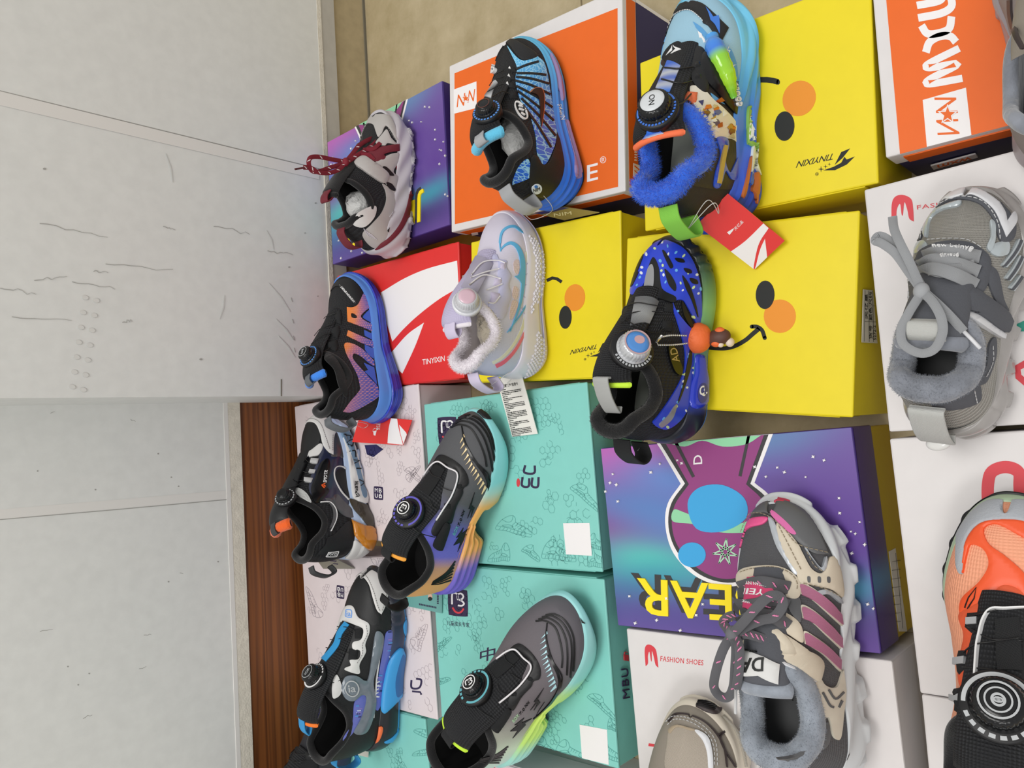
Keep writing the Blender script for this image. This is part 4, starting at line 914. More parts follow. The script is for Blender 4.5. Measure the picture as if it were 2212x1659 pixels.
    def lace3(s, z, pts, ys, mm, wid=.006, th=.0016, name='lace_bow', parent=None, face=(0, 0, 0), n=8, zs=None):
        """flat lace through pixels, each point on the shoe's length plane moved sideways by ys; broad side towards the front"""
        if zs is not None: P = s.up.local(np.array([at(q, s.loc[2]+h) for q, h in zip(px(z, pts), np.broadcast_to(zs, len(pts)))]))
        else: P = s.ray_pt(px(z, pts), 0) if np.isscalar(ys) and ys == 0 else np.array([s.ray_pt(px(z, [q]), y)[0] for q, y in zip(pts, np.broadcast_to(ys, len(pts)))])
        P = cat3(P, n); T = frames(P)[0]; vd = s.up.local(np.array([[0, 0, CAM_Z]]))[0]-P; vd /= np.linalg.norm(vd, axis=1)[:, None]; vd = vd+np.array(face)
        return ribbon(name, P, np.cross(T, vd), wid, mm, parent or s.o, th)
    def loop(s, A_, B_, out, wd, wid, m, name='pull_tab', th=.002, n=10):
        """strap loop from local point A_ to B_ bulging by vector out"""
        A_, B_, out = map(lambda t: np.array(t, float), (A_, B_, out))
        P = cat3([A_, A_+out*.62+(B_-A_)*-.05, (A_+B_)/2+out, B_+out*.62+(B_-A_)*.05, B_], n); return ribbon(name, P, wd, wid, m, s.o, th)
    def dial(s, c, nrm, r, m_base, m_knob, m_cap, m_mark, kn=.62, h=.009, marks='arc', emblem=None, m_emb=None, xdir=None, teeth=28):
        """turn-dial closure: base plate with ring marks, ribbed knob, cap"""
        nrm = np.array(nrm, float); nrm /= np.linalg.norm(nrm); x = np.array(xdir if xdir is not None else [1, 0, 0], float); x -= nrm*(x@nrm); x /= np.linalg.norm(x); y = np.cross(nrm, x); c = np.array(c, float)
        def lathe(prof, seg=40, rib=0, ra=0):
            th = np.linspace(0, 2*PI, seg, endpoint=False); V = []
            for rr, zz, rb in prof:
                R_ = rr*(1+(rib*rb)*(np.cos(th*ra) > 0)); V += list(c+np.outer(np.cos(th)*R_, x)+np.outer(np.sin(th)*R_, y)+nrm*zz)
            return V, gridf(len(prof), seg, False, True)+[tuple(range(seg))[::-1], tuple(range((len(prof)-1)*seg, len(prof)*seg))]
        V, Fc = lathe([(r*.96, -.006, 0), (r, -.0005, 0), (r, .0016, 0), (r*.95, .0026, 0), (r*.62, .0032, 0)], 48)
        base = fixn(mesh('dial_base', V, [f for f in Fc], m_base, s.o, True))
        k = r*kn; V, Fc = lathe([(k*1.12, .002, 0), (k*1.14, .0045, 0), (k*1.02, .005, 0), (k, .0055, 1), (k*.98, h*.86, 1), (k*.9, h, 0), (k*.8, h+.0004, 0)], teeth*4, .045, teeth)
        kb = fixn(mesh('dial_knob', V, Fc, m_knob, base, True))
        V, Fc = lathe([(k*.8, h, 0), (k*.76, h+.0009, 0), (k*.5, h+.0013, 0), (k*.2, h+.0014, 0)], 40); cap = fixn(mesh('dial_cap', V, Fc, m_cap, base, True))
        D = Surf(lambda a, b: c+a[..., None]*x+b[..., None]*y+nrm*.0029, (-r, r), (-r, r), (1, 1), s.loc, s.yaw, lambda p: p-nrm, 20, 20, base); s.dsurf = D
        p = Print(D, .0003, .01); rm = r*.86
        def arc(a0, a1, r0, r1, n=14):
            t = np.linspace(a0, a1, n); return np.concatenate([np.stack([r0*np.cos(t), r0*np.sin(t)], -1), np.stack([r1*np.cos(t), r1*np.sin(t)], -1)[::-1]])
        if marks:
            spec = marks if isinstance(marks, list) else [(.2, 3.6, 1), (3.7, 6.2, 9)]
            for a0, a1, nn in spec:
                if nn == 1: p.add([arc(a0, a1, rm*.93, rm*1.06, 24)], m_mark, lift=False)
                else:
                    for i in range(nn): d_ = (a1-a0)/nn; p.add([arc(a0+i*d_, a0+(i+.6)*d_, rm*.93, rm*1.06, 5)], m_mark, lift=False)
            p.build('ring_marks')
        D2 = Surf(lambda a, b: c+a[..., None]*x+b[..., None]*y+nrm*(h+.0014), (-k, k), (-k, k), (1, 1), s.loc, s.yaw, lambda p: p-nrm, 20, 20, cap); s.csurf = D2; s.ck = k
        if emblem:
            p = Print(D2, .0003, .01)
            for lp in emblem(k*.7): p.add(lp, m_emb, lift=False)
            p.build('cap_emblem')
        s.dial_c = c; s.dial_n = nrm; s.dial_r = r
        return base
def ring_loops(r, w_): t = np.linspace(0, 2*PI, 32, endpoint=False); o = np.stack([np.cos(t), np.sin(t)], -1); return [o*r, o*(r-w_)]
def emb_ring_m(k):
    """ring with a rounded m-like mark inside"""
    q = cat([(-.5, -.25), (-.5, .3), (-.25, .42), (0, .3), (0, -.1), (0, .3), (.25, .42), (.5, .25), (.3, .08), (.5, -.15), (.3, -.4), (-.1, -.45)], False, 4)*k
    return [ring_loops(k*1.0, k*.13), [stroke(q, k*.17)]]
def emb_text(t):
    def f(k):
        L = text_loops(t, .02); A_ = np.concatenate(L); lo, hi = A_.min(0), A_.max(0); sc_ = 1.1*k/max(hi-lo); return [ring_loops(k*1.05, k*.08), [(l-(lo+hi)/2)*sc_ for l in L]]
    return f
def ramp(stops):
    """colour function from (position, colour) stops"""
    xs = np.array([t[0] for t in stops]); cs = np.array([lin(t[1]) for t in stops])
    return lambda a: np.stack([np.interp(a, xs, cs[:, j]) for j in range(3)], -1)

# ------------------------------------------------------------------ shared shoe materials
RD = math.radians
k_mesh = mat('black_mesh', '#202124', .7, ('holes', 4.0, 1.0, .0022)); k_suede = mat('black_suede', '#101012', .95, ('noise', 900, .6, .001), sheen=.25)
k_leather = mat('black_leather', '#1b1c1e', .5, ('leather', 900, .25, .0004)); k_rubber = mat('black_rubber', '#141416', .45); k_gloss = mat('black_gloss_plastic', '#101113', .22)
k_web = mat('black_webbing', '#202123', .8, ('ribX', 6, .6, .0008)); k_wire = mat('black_wire', '#1c1c1d', .35); w_wire = mat('white_wire', '#e6e3e6', .4)
k_dark = mat('dark_lining', '#0c0c0d', .95); g_mark = mat('grey_mark', '#b9bcbe', .4); w_mark = mat('white_mark', '#efefef', .4); g_insole = mat('grey_insole', '#6f6f70', .9, ('noise', 400, .4, .001))
nylon = mat('clear_nylon_thread', '#d9d9d6', .3); m_attr = mat('graded_fabric', 'attr', .55, ('weave', 3.5, .25, .0006)); m_attrs = mat('graded_rubber', 'attr', .38, coat=.15); m_attrt = mat('graded_strap', 'attr', .5, ('ribX', 5, .4, .0006))
paper = mat('crumpled_white_paper', '#dcdcda', .6, ('noise', 90, .9, .006))
def m(n, c, r=.5, b=None, **k): return mat(n, c, r, b, **k)
def lift_dial(s, z, p, h=.010):
    """point of the tongue under a dial whose cap shows at pixel p"""
    t = px(z, [p])[0]; q = t.copy()
    for _ in range(6):
        uv, _b = s.to.lift(q[None]); P, n = s.to.PN(uv); e = t-project(s.to.world(P+n*h))[0][0]; q = q+e*.8
    return P[0], n[0]
def loops_on(s, z, items, mm, k='u', name='lace_loop', th=.0026):
    for q in items: s.patch(k, zp(z, q), mm, name, .001, dome=th, step=.002)
def strap_grad(s, k, pts, w_, stops, name='tongue_strap', off=.0012):
    """graded webbing strap along pixels on a surface"""
    L = stroke(cat(pts, False, 6), w_); uv = s.surf(k).lift(np.array(pts, float))[0]; ax = 0 if k == 't' else 1; u0, u1 = uv[0, ax], uv[-1, ax]; rp = ramp(stops)
    return s.patch(k, L, m_attrt, name, off, colfn=lambda q: rp(np.clip((q[:, ax]-u0)/(u1-u0+1e-9), 0, 1)))
def tri_card(name, label, z, quad, zs, m_face, m_back=None, th=.0009, r=None):
    """hang tag: printed card through four pixels at given heights"""
    q = px(z, quad); P = np.array([at(q[i], zs[i]) for i in range(4)])
    n = np.cross(P[1]-P[0], P[2]-P[0]); d3 = rays(q[3]); o3 = np.array([0, 0, CAM_Z]); P[3] = o3+d3*((P[0]-o3)@n)/(d3@n); c = P.mean(0)   # the fourth corner lies in the plane of the others
    n = np.cross(P[1]-P[0], P[3]-P[0]); n /= np.linalg.norm(n); n = n if n@(np.array([0, 0, CAM_Z])-c) > 0 else -n
    o = mesh(name, list(P-c)+list(P-c-n*th), [(0, 1, 2, 3), (7, 6, 5, 4)]+[(i, i+4, (i+1) % 4+4, (i+1) % 4) for i in range(4)], m_face, None, False); o.location = c
    bm_ = bmesh.new(); bm_.from_mesh(o.data); bmesh.ops.recalc_face_normals(bm_, faces=bm_.faces); bm_.to_mesh(o.data); bm_.free()
    tag(o, label, 'hang tag', 'hang tags on the sneakers')
    A_ = P-c; sf = Surf(lambda u, v: (A_[0]*((1-u)*(1-v))[..., None]+A_[1]*(u*(1-v))[..., None]+A_[2]*(u*v)[..., None]+A_[3]*((1-u)*v)[..., None]), (0, 1), (0, 1), (np.linalg.norm(A_[1]-A_[0]), np.linalg.norm(A_[3]-A_[0])), c, 0, lambda p: p-n, 70, 70, o)
    return o, sf
def thread(o, pts, r=.0004, mm=None, name='string'):
    """string as a part of the tag, through world points"""
    return tube(name, cat3([np.array(p)-np.array(o.location) for p in pts], 8), r, mm or nylon, o, 5)

# ------------------------------------------------------------------ orange-lettered sneaker on the red box
def halftone(q, rp, dots):
    t = np.clip(q[:, 1], 0, 1); base = rp(t); u = q[:, 0]*290; v = q[:, 1]*107; k = np.cos(u*2.1)+np.cos(-u*1.05+v*1.82)+np.cos(u*1.05+v*1.82)
    f = (np.clip(k-.2, 0, 1)*np.clip((.5-t)/.2, 0, 1))[:, None]*.75; return base*(1-f)+np.array(lin(dots))*f
b_mid = m('blue_midsole', '#5b8de0', .45); b_air = m('translucent_blue_sole', '#2f45c4', .12, coat=.6, var=.15)
s4 = Shoe('black sneaker with big orange letters on its side and wavy blue sole', (-.052, .892), RD(23.8), .232, k_mesh, k_dark, k_suede, k_mesh, k_dark, b_mid,
          bands=[('outsole', 0, .09, k_rubber), ('air_sole', .09, .56, b_air, None, .001), ('midsole', .56, 1, b_mid)], off=lambda a, k: np.where((k > .1) & (k < .55), .0012*np.sin(k*75), 0)+.002*np.sin(a*9)*(k < .6),
          zt=[(0, .044), (.15, .042), (.35, .036), (.5, .032), (.7, .029), (.85, .031), (1, .038)])
rp4 = ramp([(0, '#3f58c8'), (.1, '#5f62bc'), (.22, '#a86f98'), (.33, '#e58a52'), (.42, '#f08a3c'), (1, '#f6903e')])
cf4 = lambda q: halftone(q, rp4, '#e8a09a'); blu4 = m('royal_blue_film', '#3b62cf', .45)
E = lambda *p: zp('e', p)
s4.patch('u', [zc('e', [(512, 410, 1), (560, 412), (606, 385), (648, 294, 1), (684, 325), (720, 410, 1), (680, 432), (632, 478), (640, 508), (690, 540), (735, 556, 1), (738, 620, 1), (640, 578), (516, 532, 1)]), zc('e', [(550, 462), (580, 470), (598, 492), (585, 505), (552, 497)])], m_attr, 'orange_letter', .0009, step=.0009, colfn=cf4)
s4.patch('u', zc('e', [(652, 480, 1), (690, 440), (722, 424, 1), (735, 546, 1), (700, 532), (650, 500)]), blu4, 'blue_inset', .0008)
s4.patch('u', E((657, 603), (734, 640), (736, 692), (662, 652)), blu4, 'blue_inset', .0006); s4.patch('u', E((662, 728), (737, 762), (740, 850), (664, 770)), blu4, 'blue_inset', .0006)
s4.patch('u', zc('e', [(520, 607, 1), (735, 702, 1), (738, 754, 1), (620, 708), (508, 652, 1)]), m_attr, 'orange_letter', .0009, step=.0009, colfn=cf4)
s4.patch('u', zc('e', [(492, 720), (560, 722), (650, 775), (742, 870, 1), (744, 915, 1), (690, 880), (640, 835), (575, 805), (562, 850), (640, 945), (772, 1085, 1), (788, 1165, 1), (720, 1215), (560, 1298), (478, 1300, 1), (540, 1215), (618, 1120), (622, 1080), (600, 990), (545, 880), (500, 790)]), m_attr, 'orange_letter', .0009, step=.0009, colfn=cf4)
s4.patch('u', zc('e', [(655, 885, 1), (700, 905, 1), (742, 925, 1), (768, 1072, 1), (715, 1010), (660, 958, 1), (692, 945, 1)]), blu4, 'blue_inset', .0008)
s4.patch('u', zc('e', [(345, 300), (385, 225), (460, 175), (540, 172), (600, 225), (645, 285, 1), (606, 384), (560, 408, 1), (555, 340), (500, 260), (420, 232)]), k_leather, 'toe_cap', .0012)
s4.print_('u', [(text_px('· FASHION SPORT ··', *px('e', [(590, 372), (462, 216), (576, 383)])), w_mark)], 'printed_lettering', .0018)
s4.patch('u', zc('e', [(320, 850), (350, 800), (420, 850), (480, 960), (520, 1090), (500, 1180), (440, 1080), (400, 940)]), k_suede, 'padded_ankle', .001, dome=.002)
loops_on(s4, 'e', [[(395, 450), (460, 435), (472, 500), (462, 560), (415, 540)], [(380, 595), (445, 570), (455, 620), (432, 680), (375, 640)], [(345, 715), (425, 690), (432, 730), (415, 790), (350, 760)]], k_web)
P, n = lift_dial(s4, 'e', (150, 800)); s4.dial(P, n, .0165, k_rubber, k_gloss, k_gloss, m('blue_mark', '#5f9ae8', .4), marks=[(.1, 6.2, 22)], h=.013, emblem=emb_text('fang'), m_emb=g_mark)
for q in ([(300, 540), (350, 495), (420, 470)], [(245, 660), (300, 600), (390, 560), (430, 510)], [(215, 735), (310, 660), (400, 640)], [(215, 850), (320, 800), (375, 760)]): s4.wire(px('e', q), k_wire)
bfur = m('bright_blue_fleece', '#3a86ea', .95, ('noise', 700, .8, .001), sheen=.4)
def tongue_roll(s, mm, r=.004, name='tongue_edge', th=None):
    P = s.tedge[2:-2]+s.tedir*r*.55+np.array([0, 0, -r*.35]); return tube(name, P, r*np.concatenate([[.6], np.ones(len(P)-2), [.6]]), mm, s.o, 10)
tongue_roll(s4, bfur, .0062)
pa = s4.ray_pt(px('e', [(440, 1335), (500, 1320)]), -.004)
hp = ramp([(0, '#1b1b1d'), (.4, '#8f9398'), (.6, '#c5c8cc'), (1, '#1b1b1d')])
def heel_tab(s, top, bot, out, wid, mm, wd=(0, 1, 0), name='heel_pull_tab', th=.002): return s.loop(top, bot, out, wd, wid, mm, name, th)
def heel_at(s, z, dx=0., y=0.): return np.array([.004+dx+s.P.get('hx', 0)*min(max((z-.038)/.062, 0), 1.05), y, z])
heel_tab(s4, heel_at(s4, .112, .0), heel_at(s4, .078, -.003), (-.017, 0, -.004), .016, m('grey_black_webbing', '#6f7479', .7, ('ribX', 6, .6, .0008)))
tongue_tab = lambda s, mm, wid=.014, ln=.02, lift_=.004, name='tongue_pull_tab', th=.0018: s.loop(s.tp[-3]+np.array([0, 0, .003]), s.tp[-1]+np.array([.002, 0, -.006]), np.array([-ln, 0, lift_]), (0, 1, 0), wid, mm, name, th)
tongue_tab(s4, m('grey_black_webbing', '#6f7479'), .012, .014)
tg, sf = tri_card('hang_tag', 'red hang tag lying on the white honeycomb box at the orange-lettered sneaker heel', 'e', [(622, 1333), (1066, 1372), (990, 1587), (555, 1560)], [.125, .112, .112, .125], m('red_tag_card', '#e3322f', .3))
def red_tag_print(sf, z, W_, logo, word):
    p = Print(sf, .0003, .01); 
    for q in W_: p.add([px(z, q)], m_whink)
    p.add([px(z, q) for q in logo], m_whink)
    p.add(text_px('天亿星', *px(z, word), .01), m_whink); p.build('printed_design')
red_tag_print(sf, 'e', [cat([(888, 1357, 1), (940, 1360, 1), (955, 1450), (990, 1583, 1), (858, 1570, 1), (868, 1450)], True, 5), cat([(958, 1412, 1), (1032, 1497, 1), (996, 1578, 1), (970, 1490)], True, 5)], [[(735, 1450), (770, 1440), (755, 1505), (740, 1500)], [(730, 1470), (745, 1440), (790, 1445), (760, 1462)]], [(795, 1455), (797, 1400), (760, 1455)])
c4_ = s4.up.world(heel_at(s4, .078, -.014)); thread(tg, [c4_, at(px('e', [(560, 1400)])[0], .16), at(px('e', [(650, 1440)])[0], .1262), at(px('e', [(690, 1410)])[0], .1262), at(px('e', [(600, 1390)])[0], .15), c4_])

# ------------------------------------------------------------------ black and blue sneaker on the orange box
rp2 = ramp([(0, '#2f6fe0'), (.3, '#3f7fe2'), (.55, '#4c8fdc'), (.75, '#58b0e2'), (1, '#63bfe4')])
rp2u = ramp([(0, '#2a6bdc'), (.35, '#3f78dc'), (.6, '#4c9ade'), (.8, '#5ab6e2'), (1, '#6cc6e6')])
def cells(name, line, scale=2.2, w_=.06):
    mm = mat(name, 'attr', .35, coat=.2); nt = mm.node_tree; N = nt.nodes; L = nt.links; b = N['Principled BSDF']; tc = N.new('ShaderNodeTexCoord'); v = N.new('ShaderNodeTexVoronoi'); v.feature = 'DISTANCE_TO_EDGE'; v.inputs['Scale'].default_value = scale
    L.new(tc.outputs['UV'], v.inputs[0]); r = N.new('ShaderNodeValToRGB'); r.color_ramp.elements[0].position = w_*.6; r.color_ramp.elements[0].color = (1, 1, 1, 1); r.color_ramp.elements[1].position = w_*1.6; r.color_ramp.elements[1].color = (0, 0, 0, 1); L.new(v.outputs[0], r.inputs[0])
    mx = N.new('ShaderNodeMix'); mx.data_type = 'RGBA'; L.new(r.outputs[0], mx.inputs[0]); a = [n_ for n_ in N if n_.type == 'ATTRIBUTE'][0]; L.new(a.outputs[0], mx.inputs[6]); mx.inputs[7].default_value = (*lin(line), 1); L.new(mx.outputs[2], b.inputs['Base Color']); return mm
m_cells = cells('scaled_blue_film', '#9fd6f2')
s2 = Shoe('black sneaker with sky blue scale pattern and graded blue cushion sole', (.208, .566), RD(18.5), .218, k_mesh, k_dark, k_suede, k_mesh, k_dark, b_mid,
          bands=[('sole', 0, 1, m_attrs, lambda a, k: rp2(a)), ('outsole_rim', 0, .05, k_rubber, None, .001)], off=lambda a, k: .0016*np.cos(k*26)*(k < .75)-.001)
aq = lambda q: (1-np.cos(PI*q[:, 0]))/2
s2.patch('u', zc('b', [(540, 205), (610, 290), (670, 318), (765, 285, 1), (820, 350), (860, 560), (892, 760), (905, 855, 1), (890, 950), (830, 1078), (790, 1078), (760, 1000), (748, 870), (705, 720), (640, 620), (600, 470), (612, 370), (570, 270)]), m_cells, 'blue_scale_panel', .0008, colfn=lambda q: rp2u(aq(q)))
s2.patch('u', zc('b', [(690, 1050), (715, 1150), (700, 1190), (600, 1230), (575, 1228), (620, 1110)]), m_cells, 'blue_scale_panel', .0008, colfn=lambda q: rp2u(aq(q)*.3))
ribs = [[(606, 385), (690, 350), (770, 325)], [(610, 415), (720, 415), (825, 425)], [(605, 442), (720, 455), (845, 490)], [(600, 470), (720, 505), (855, 570)], [(605, 510), (740, 580), (870, 665)], [(612, 545), (740, 640), (880, 765)], [(640, 600), (770, 730), (895, 880)], [(650, 650), (760, 800), (860, 965)]]
for q in ribs: s2.patch('u', px('b', stroke(cat(q, False, 5), 15)), k_rubber, 'side_rib', .0016, step=.002)
s2.patch('u', zc('b', [(350, 330), (375, 265), (450, 190), (530, 148), (600, 165), (690, 215), (775, 278, 1), (730, 302), (660, 314), (610, 275), (560, 205), (520, 188), (440, 215)]), k_leather, 'toe_guard', .0012, dome=.001)
s2.patch('u', zc('b', [(905, 850, 1), (975, 1010), (972, 1150), (860, 1310), (760, 1356), (722, 1330), (700, 1210), (715, 1040), (760, 1030), (800, 1092), (850, 1065), (895, 950)]), k_leather, 'heel_counter', .0012, dome=.001)
s2.stitch([px('b', cat([(712, 1045), (758, 1036), (800, 1100), (850, 1072), (890, 970)], False, 6))], m('dark_thread', '#3a3a3c'))
sw = [(698, 556, 1), (735, 526), (785, 524), (808, 570), (810, 650), (802, 740), (788, 818, 1), (778, 740), (776, 650), (768, 600), (748, 572)]
s2.patch('u', zc('b', sw), m('copper_film', '#c98b6c', .3, metal=.6), 'hook_emblem', .0022); c0 = np.mean([q[:2] for q in sw], 0); s2.patch('u', zc('b', [(q[0]*.86+c0[0]*.14-1, q[1]*.95+c0[1]*.05)+tuple(q[2:]) for q in sw]), m('dark_brown_film', '#2e1a16', .35), 'hook_fill', .0027)
s2.print_('u', [([px('b', ell((640, 688), 34, 78, -.55)), px('b', ell((640, 688), 26, 68, -.55))], w_mark), ([px('b', stroke([(620, 650), (655, 665)], 8)), px('b', stroke([(622, 675), (662, 690)], 8)), px('b', stroke([(640, 705), (668, 725)], 8))], w_mark)], 'oval_emblem', .0016)
for q in ([(860, 255), (925, 360), (970, 560), (955, 612), (935, 590), (910, 420)], [(975, 775), (1015, 790), (1095, 1020), (1098, 1165), (1062, 1195), (1040, 1140), (1035, 1000)]): s2.patch('s', zc('b', q), m('pink_blue_air_window', '#9a86b8', .12, coat=.6), 'air_window', .0006, dome=.001)
s2.print_('s', [(text_px('NIMVAS', *px('b', [(972, 752), (942, 640), (946, 754)]), .02), w_mark)])
loops_on(s2, 'b', [[(510, 375), (600, 370), (608, 405), (520, 410)], [(505, 425), (595, 425), (602, 462), (512, 468)], [(500, 480), (590, 490), (600, 525), (505, 520)], [(540, 560), (605, 555), (612, 600), (560, 605)]], k_web)
s2.print_('u', [([px('b', [(x-8, y+8), (x+8, y+10), (x+2, y-8)])], w_mark) for x, y in ((568, 382), (560, 442), (545, 500))]+[([px('b', ell((443, 392), 16, 26, .6)), px('b', ell((443, 392), 11, 20, .6))], w_mark)], 'tiny_marks', .0042)
strap_grad(s2, 't', px('b', [(450, 470), (430, 500), (410, 540), (395, 590)]), 14, [(0, '#d5d8dc'), (.5, '#4a4d52'), (1, '#d5d8dc')])
P, n = lift_dial(s2, 'b', (365, 645)); s2.dial(P, n, .0165, k_rubber, k_gloss, k_gloss, m('blue_mark', '#5f9ae8', .4), marks=[(0, 6.2, 24)], h=.011, emblem=lambda k: [ring_loops(k*.95, k*.1)], m_emb=m('brown_mark', '#6a4038'))
for q in ([(400, 460), (460, 430), (520, 400)], [(390, 520), (450, 470), (515, 450)], [(400, 560), (470, 520), (510, 505)], [(430, 600), (500, 560), (560, 580)]): s2.wire(px('b', q), k_wire)
sky = m('sky_blue_fleece', '#63c3e6', .95, ('noise', 700, .8, .001), sheen=.4); tongue_roll(s2, sky, .0065)
heel_tab(s2, heel_at(s2, .108), heel_at(s2, .07, -.004), (-.020, 0, -.012), .017, mat('white_grey_webbing', '#b5b7ba', .7, ('ribX', 6, .6, .0008))); tongue_tab(s2, mat('white_grey_webbing', '#b5b7ba'), .014, .012)
s2.patch('u', px('b', ell((752, 1264), 37, 36)), m('blue_white_badge', '#dfe9f4', .35), 'heel_badge', .0026); s2.print_('u', [(text_px('NIM', *px('b', [(728, 1285), (775, 1272), (724, 1262)]), .02), k_rubber), ([px('b', ell((745, 1246), 12, 10))], m('blue_dot', '#2d73c4', .4))], 'badge_print', .0031)
def stuffing(s, mm, a0=.12, a1=.42, z0=.05, h=.03, w_=.021, name='paper_stuffing'):
    th = np.linspace(0, PI, 12); ph = np.linspace(0, 2*PI, 20, endpoint=False); V = []
    g = np.random.default_rng(11)
    for t in th:
        for f in ph: r = 1+g.normal(0, .06); V.append(((a0+a1)/2*s.L+(a1-a0)/2*s.L*math.sin(t)*math.cos(f)*r, w_*math.sin(t)*math.sin(f)*r, z0+h*math.cos(t)*r))
    return mesh(name, V, gridf(12, 20, False, True), mm, s.o, True)
stuffing(s2, paper, .2, .5, .055, .03)
tg, sf = tri_card('hang_tag', 'gold and navy hang tag at the heel of the black and blue sneaker', 'b', [(742, 1452), (958, 1408), (1225, 1450), (965, 1507)], [.112, .118, .109, .100], m('gold_card', '#8c7c46', .35))
p = Print(sf, .0003, .01); p.add([px('b', [(742, 1452), (958, 1408), (1000, 1414), (800, 1462)])], m_navy); p.add(text_px('NIM', *px('b', [(890, 1478), (1020, 1462), (885, 1455)])), m('pale_gold_ink', '#d8cfa0', .4)); p.build()
c2_ = s2.up.world(heel_at(s2, .07, -.015)); thread(tg, [c2_, at(px('b', [(660, 1430)])[0], .13), at(px('b', [(720, 1500)])[0], .113), at(px('b', [(850, 1455)])[0], .1135), at(px('b', [(870, 1400)])[0], .14), at(px('b', [(780, 1290)])[0], .165)])

# ------------------------------------------------------------------ furry blue sneaker on the far right yellow box
rp3 = ramp([(0, '#2f4fc4'), (.25, '#3f66d8'), (.45, '#4a86e2'), (.6, '#5fb6ea'), (.8, '#72c8ec'), (1, '#7ccdee')])
fur3 = m('royal_blue_fur', '#2f66d8', .95, sheen=.5)
sky3 = m('pale_blue_mesh', '#9cc6dc', .7, ('weave', 4, .3, .0006))
s3 = Shoe('large sneaker with royal blue fur collar and pale blue toe at the right back', (.157, .366), RD(4.5), .226, m('toe_to_heel_mesh', 'attr', .6, ('weave', 4, .3, .0006)), k_dark, fur3, k_mesh, m('pale_insole', '#c9cfc4', .9), b_mid, fur=(9000, .0045, .0003), rc=.0078, ucol=ramp([(0, '#2c2723'), (.56, '#2c2723'), (.6, '#9cc6dc'), (1, '#9cc6dc')]) and (lambda a, T: ramp([(0, '#2c2723'), (.54, '#2c2723'), (.57, '#9cc6dc'), (1, '#9cc6dc')])(a)),
          bands=[('sole', 0, 1, m_attrs, lambda a, k: rp3(a+.12*(k-.4)))], off=lambda a, k: .0035*np.maximum(0, np.sin(k*8+a*14))*(k < .85)+.003*(k < .4),
          zt=[(0, .05), (.15, .046), (.35, .040), (.5, .034), (.7, .029), (.85, .030), (1, .04)], tw=[(0, .017), (.5, .023), (1, .027)], wf=1.12)
C = lambda *p: zp('c', p)
s3.patch('u', zc('c', [(250, 330), (300, 160), (380, 60), (470, 15), (560, 25), (640, 90), (700, 150), (745, 195, 1), (722, 240), (690, 300, 1), (668, 270), (610, 185), (570, 160), (560, 130), (480, 70), (400, 85), (330, 150), (285, 250), (262, 360)]), k_leather, 'toe_guard', .0012, dome=.0012)
s3.stitch([px('c', cat([(285, 250), (335, 150), (400, 88), (480, 74), (555, 130), (575, 165)], False, 6))], w_mark)
s3.patch('u', C((590, 60), (640, 130), (675, 120), (680, 245), (650, 180), (622, 150)), m('blue_film', '#3f7ad6', .4), 'lightning_flash', .003)
bl3 = m('blue_print', '#5b9fd4', .5)
for q in ([(500, 150), (560, 190), (620, 262), (600, 280), (545, 220), (520, 190)], [(700, 330), (760, 340), (800, 440), (815, 560), (780, 560), (740, 440)], [(300, 230), (260, 400), (275, 410)], [(620, 640), (720, 720), (640, 690)]): s3.patch('u', C(*q), bl3, 'blue_flash', .0006)
s3.print_('u', [([px('c', q)], w_mark) for q in ([(535, 215), (562, 235), (565, 250), (590, 285), (575, 297), (560, 262), (545, 262)], [(750, 310), (740, 345), (757, 348), (737, 390), (745, 352), (728, 355)], [(760, 450), (800, 445), (778, 455), (785, 470), (745, 465)], [(790, 560), (815, 590), (800, 590), (810, 620), (790, 590)])], 'small_lightning')
s3.patch('u', zc('c', [(285, 440), (330, 370), (420, 320), (520, 318), (580, 350), (600, 470), (610, 560), (590, 640), (520, 600), (480, 520), (470, 440), (400, 430), (330, 470)]), k_leather, 'eyestay', .0012, dome=.001)
s3.patch('u', zc('c', [(310, 420), (345, 345), (400, 305), (440, 318), (470, 390), (430, 435), (360, 448)]), k_web, 'tongue_badge', .0045, dome=.0015)
s3.print_('u', [([px('c', q)], w_mark) for q in ([(388, 335), (400, 352), (437, 375), (405, 375), (392, 352)], [(384, 338), (376, 360), (342, 412), (382, 378)], [(370, 405), (400, 372), (438, 378)])], 'badge_mark', .0064)
strap_grad(s3, 't', px('c', [(370, 440), (345, 500), (320, 560), (290, 630)]), 30, [(0, '#3f6fd6'), (.3, '#c9cdd2'), (.5, '#2f5fc8'), (.75, '#c9cdd2'), (1, '#3f7fe6')])
P, n = lift_dial(s3, 'c', (225, 705), .012); s3.dial(P, n, .0195, k_rubber, k_gloss, m('pale_grey_plastic', '#cfd3d6', .35), m('blue_mark3', '#4a7fe0', .4), marks=[(2.0, 5.0, 16), (-1.2, 1.9, 1)], kn=.72, h=.014, emblem=lambda k: [[l*1. for l in emb_text('NO')(k)[1]]], m_emb=k_rubber)
for q in ([(310, 480), (400, 490), (500, 470)], [(290, 560), (400, 590), (490, 570)], [(330, 760), (420, 720), (480, 660)]): s3.wire(px('c', q), k_wire, r=.0008)
loops_on(s3, 'c', [[(500, 430), (555, 425), (560, 480), (505, 485)], [(505, 505), (560, 510), (560, 570), (505, 560)]], k_gloss)
s3.patch('u', zc('c', [(565, 380), (650, 350), (720, 380), (745, 480), (780, 620), (825, 780), (815, 808), (740, 740), (660, 640), (590, 560), (562, 470)]), k_gloss, 'strap_frame', .002, dome=.0015)
rpb = ramp([(0, '#4aa0e6'), (.33, '#3f7ee0'), (.42, '#8fd23a'), (.75, '#a6dc2c'), (1, '#6cbf3a')])
def along(z, a, b):
    return px(z, [a, b])
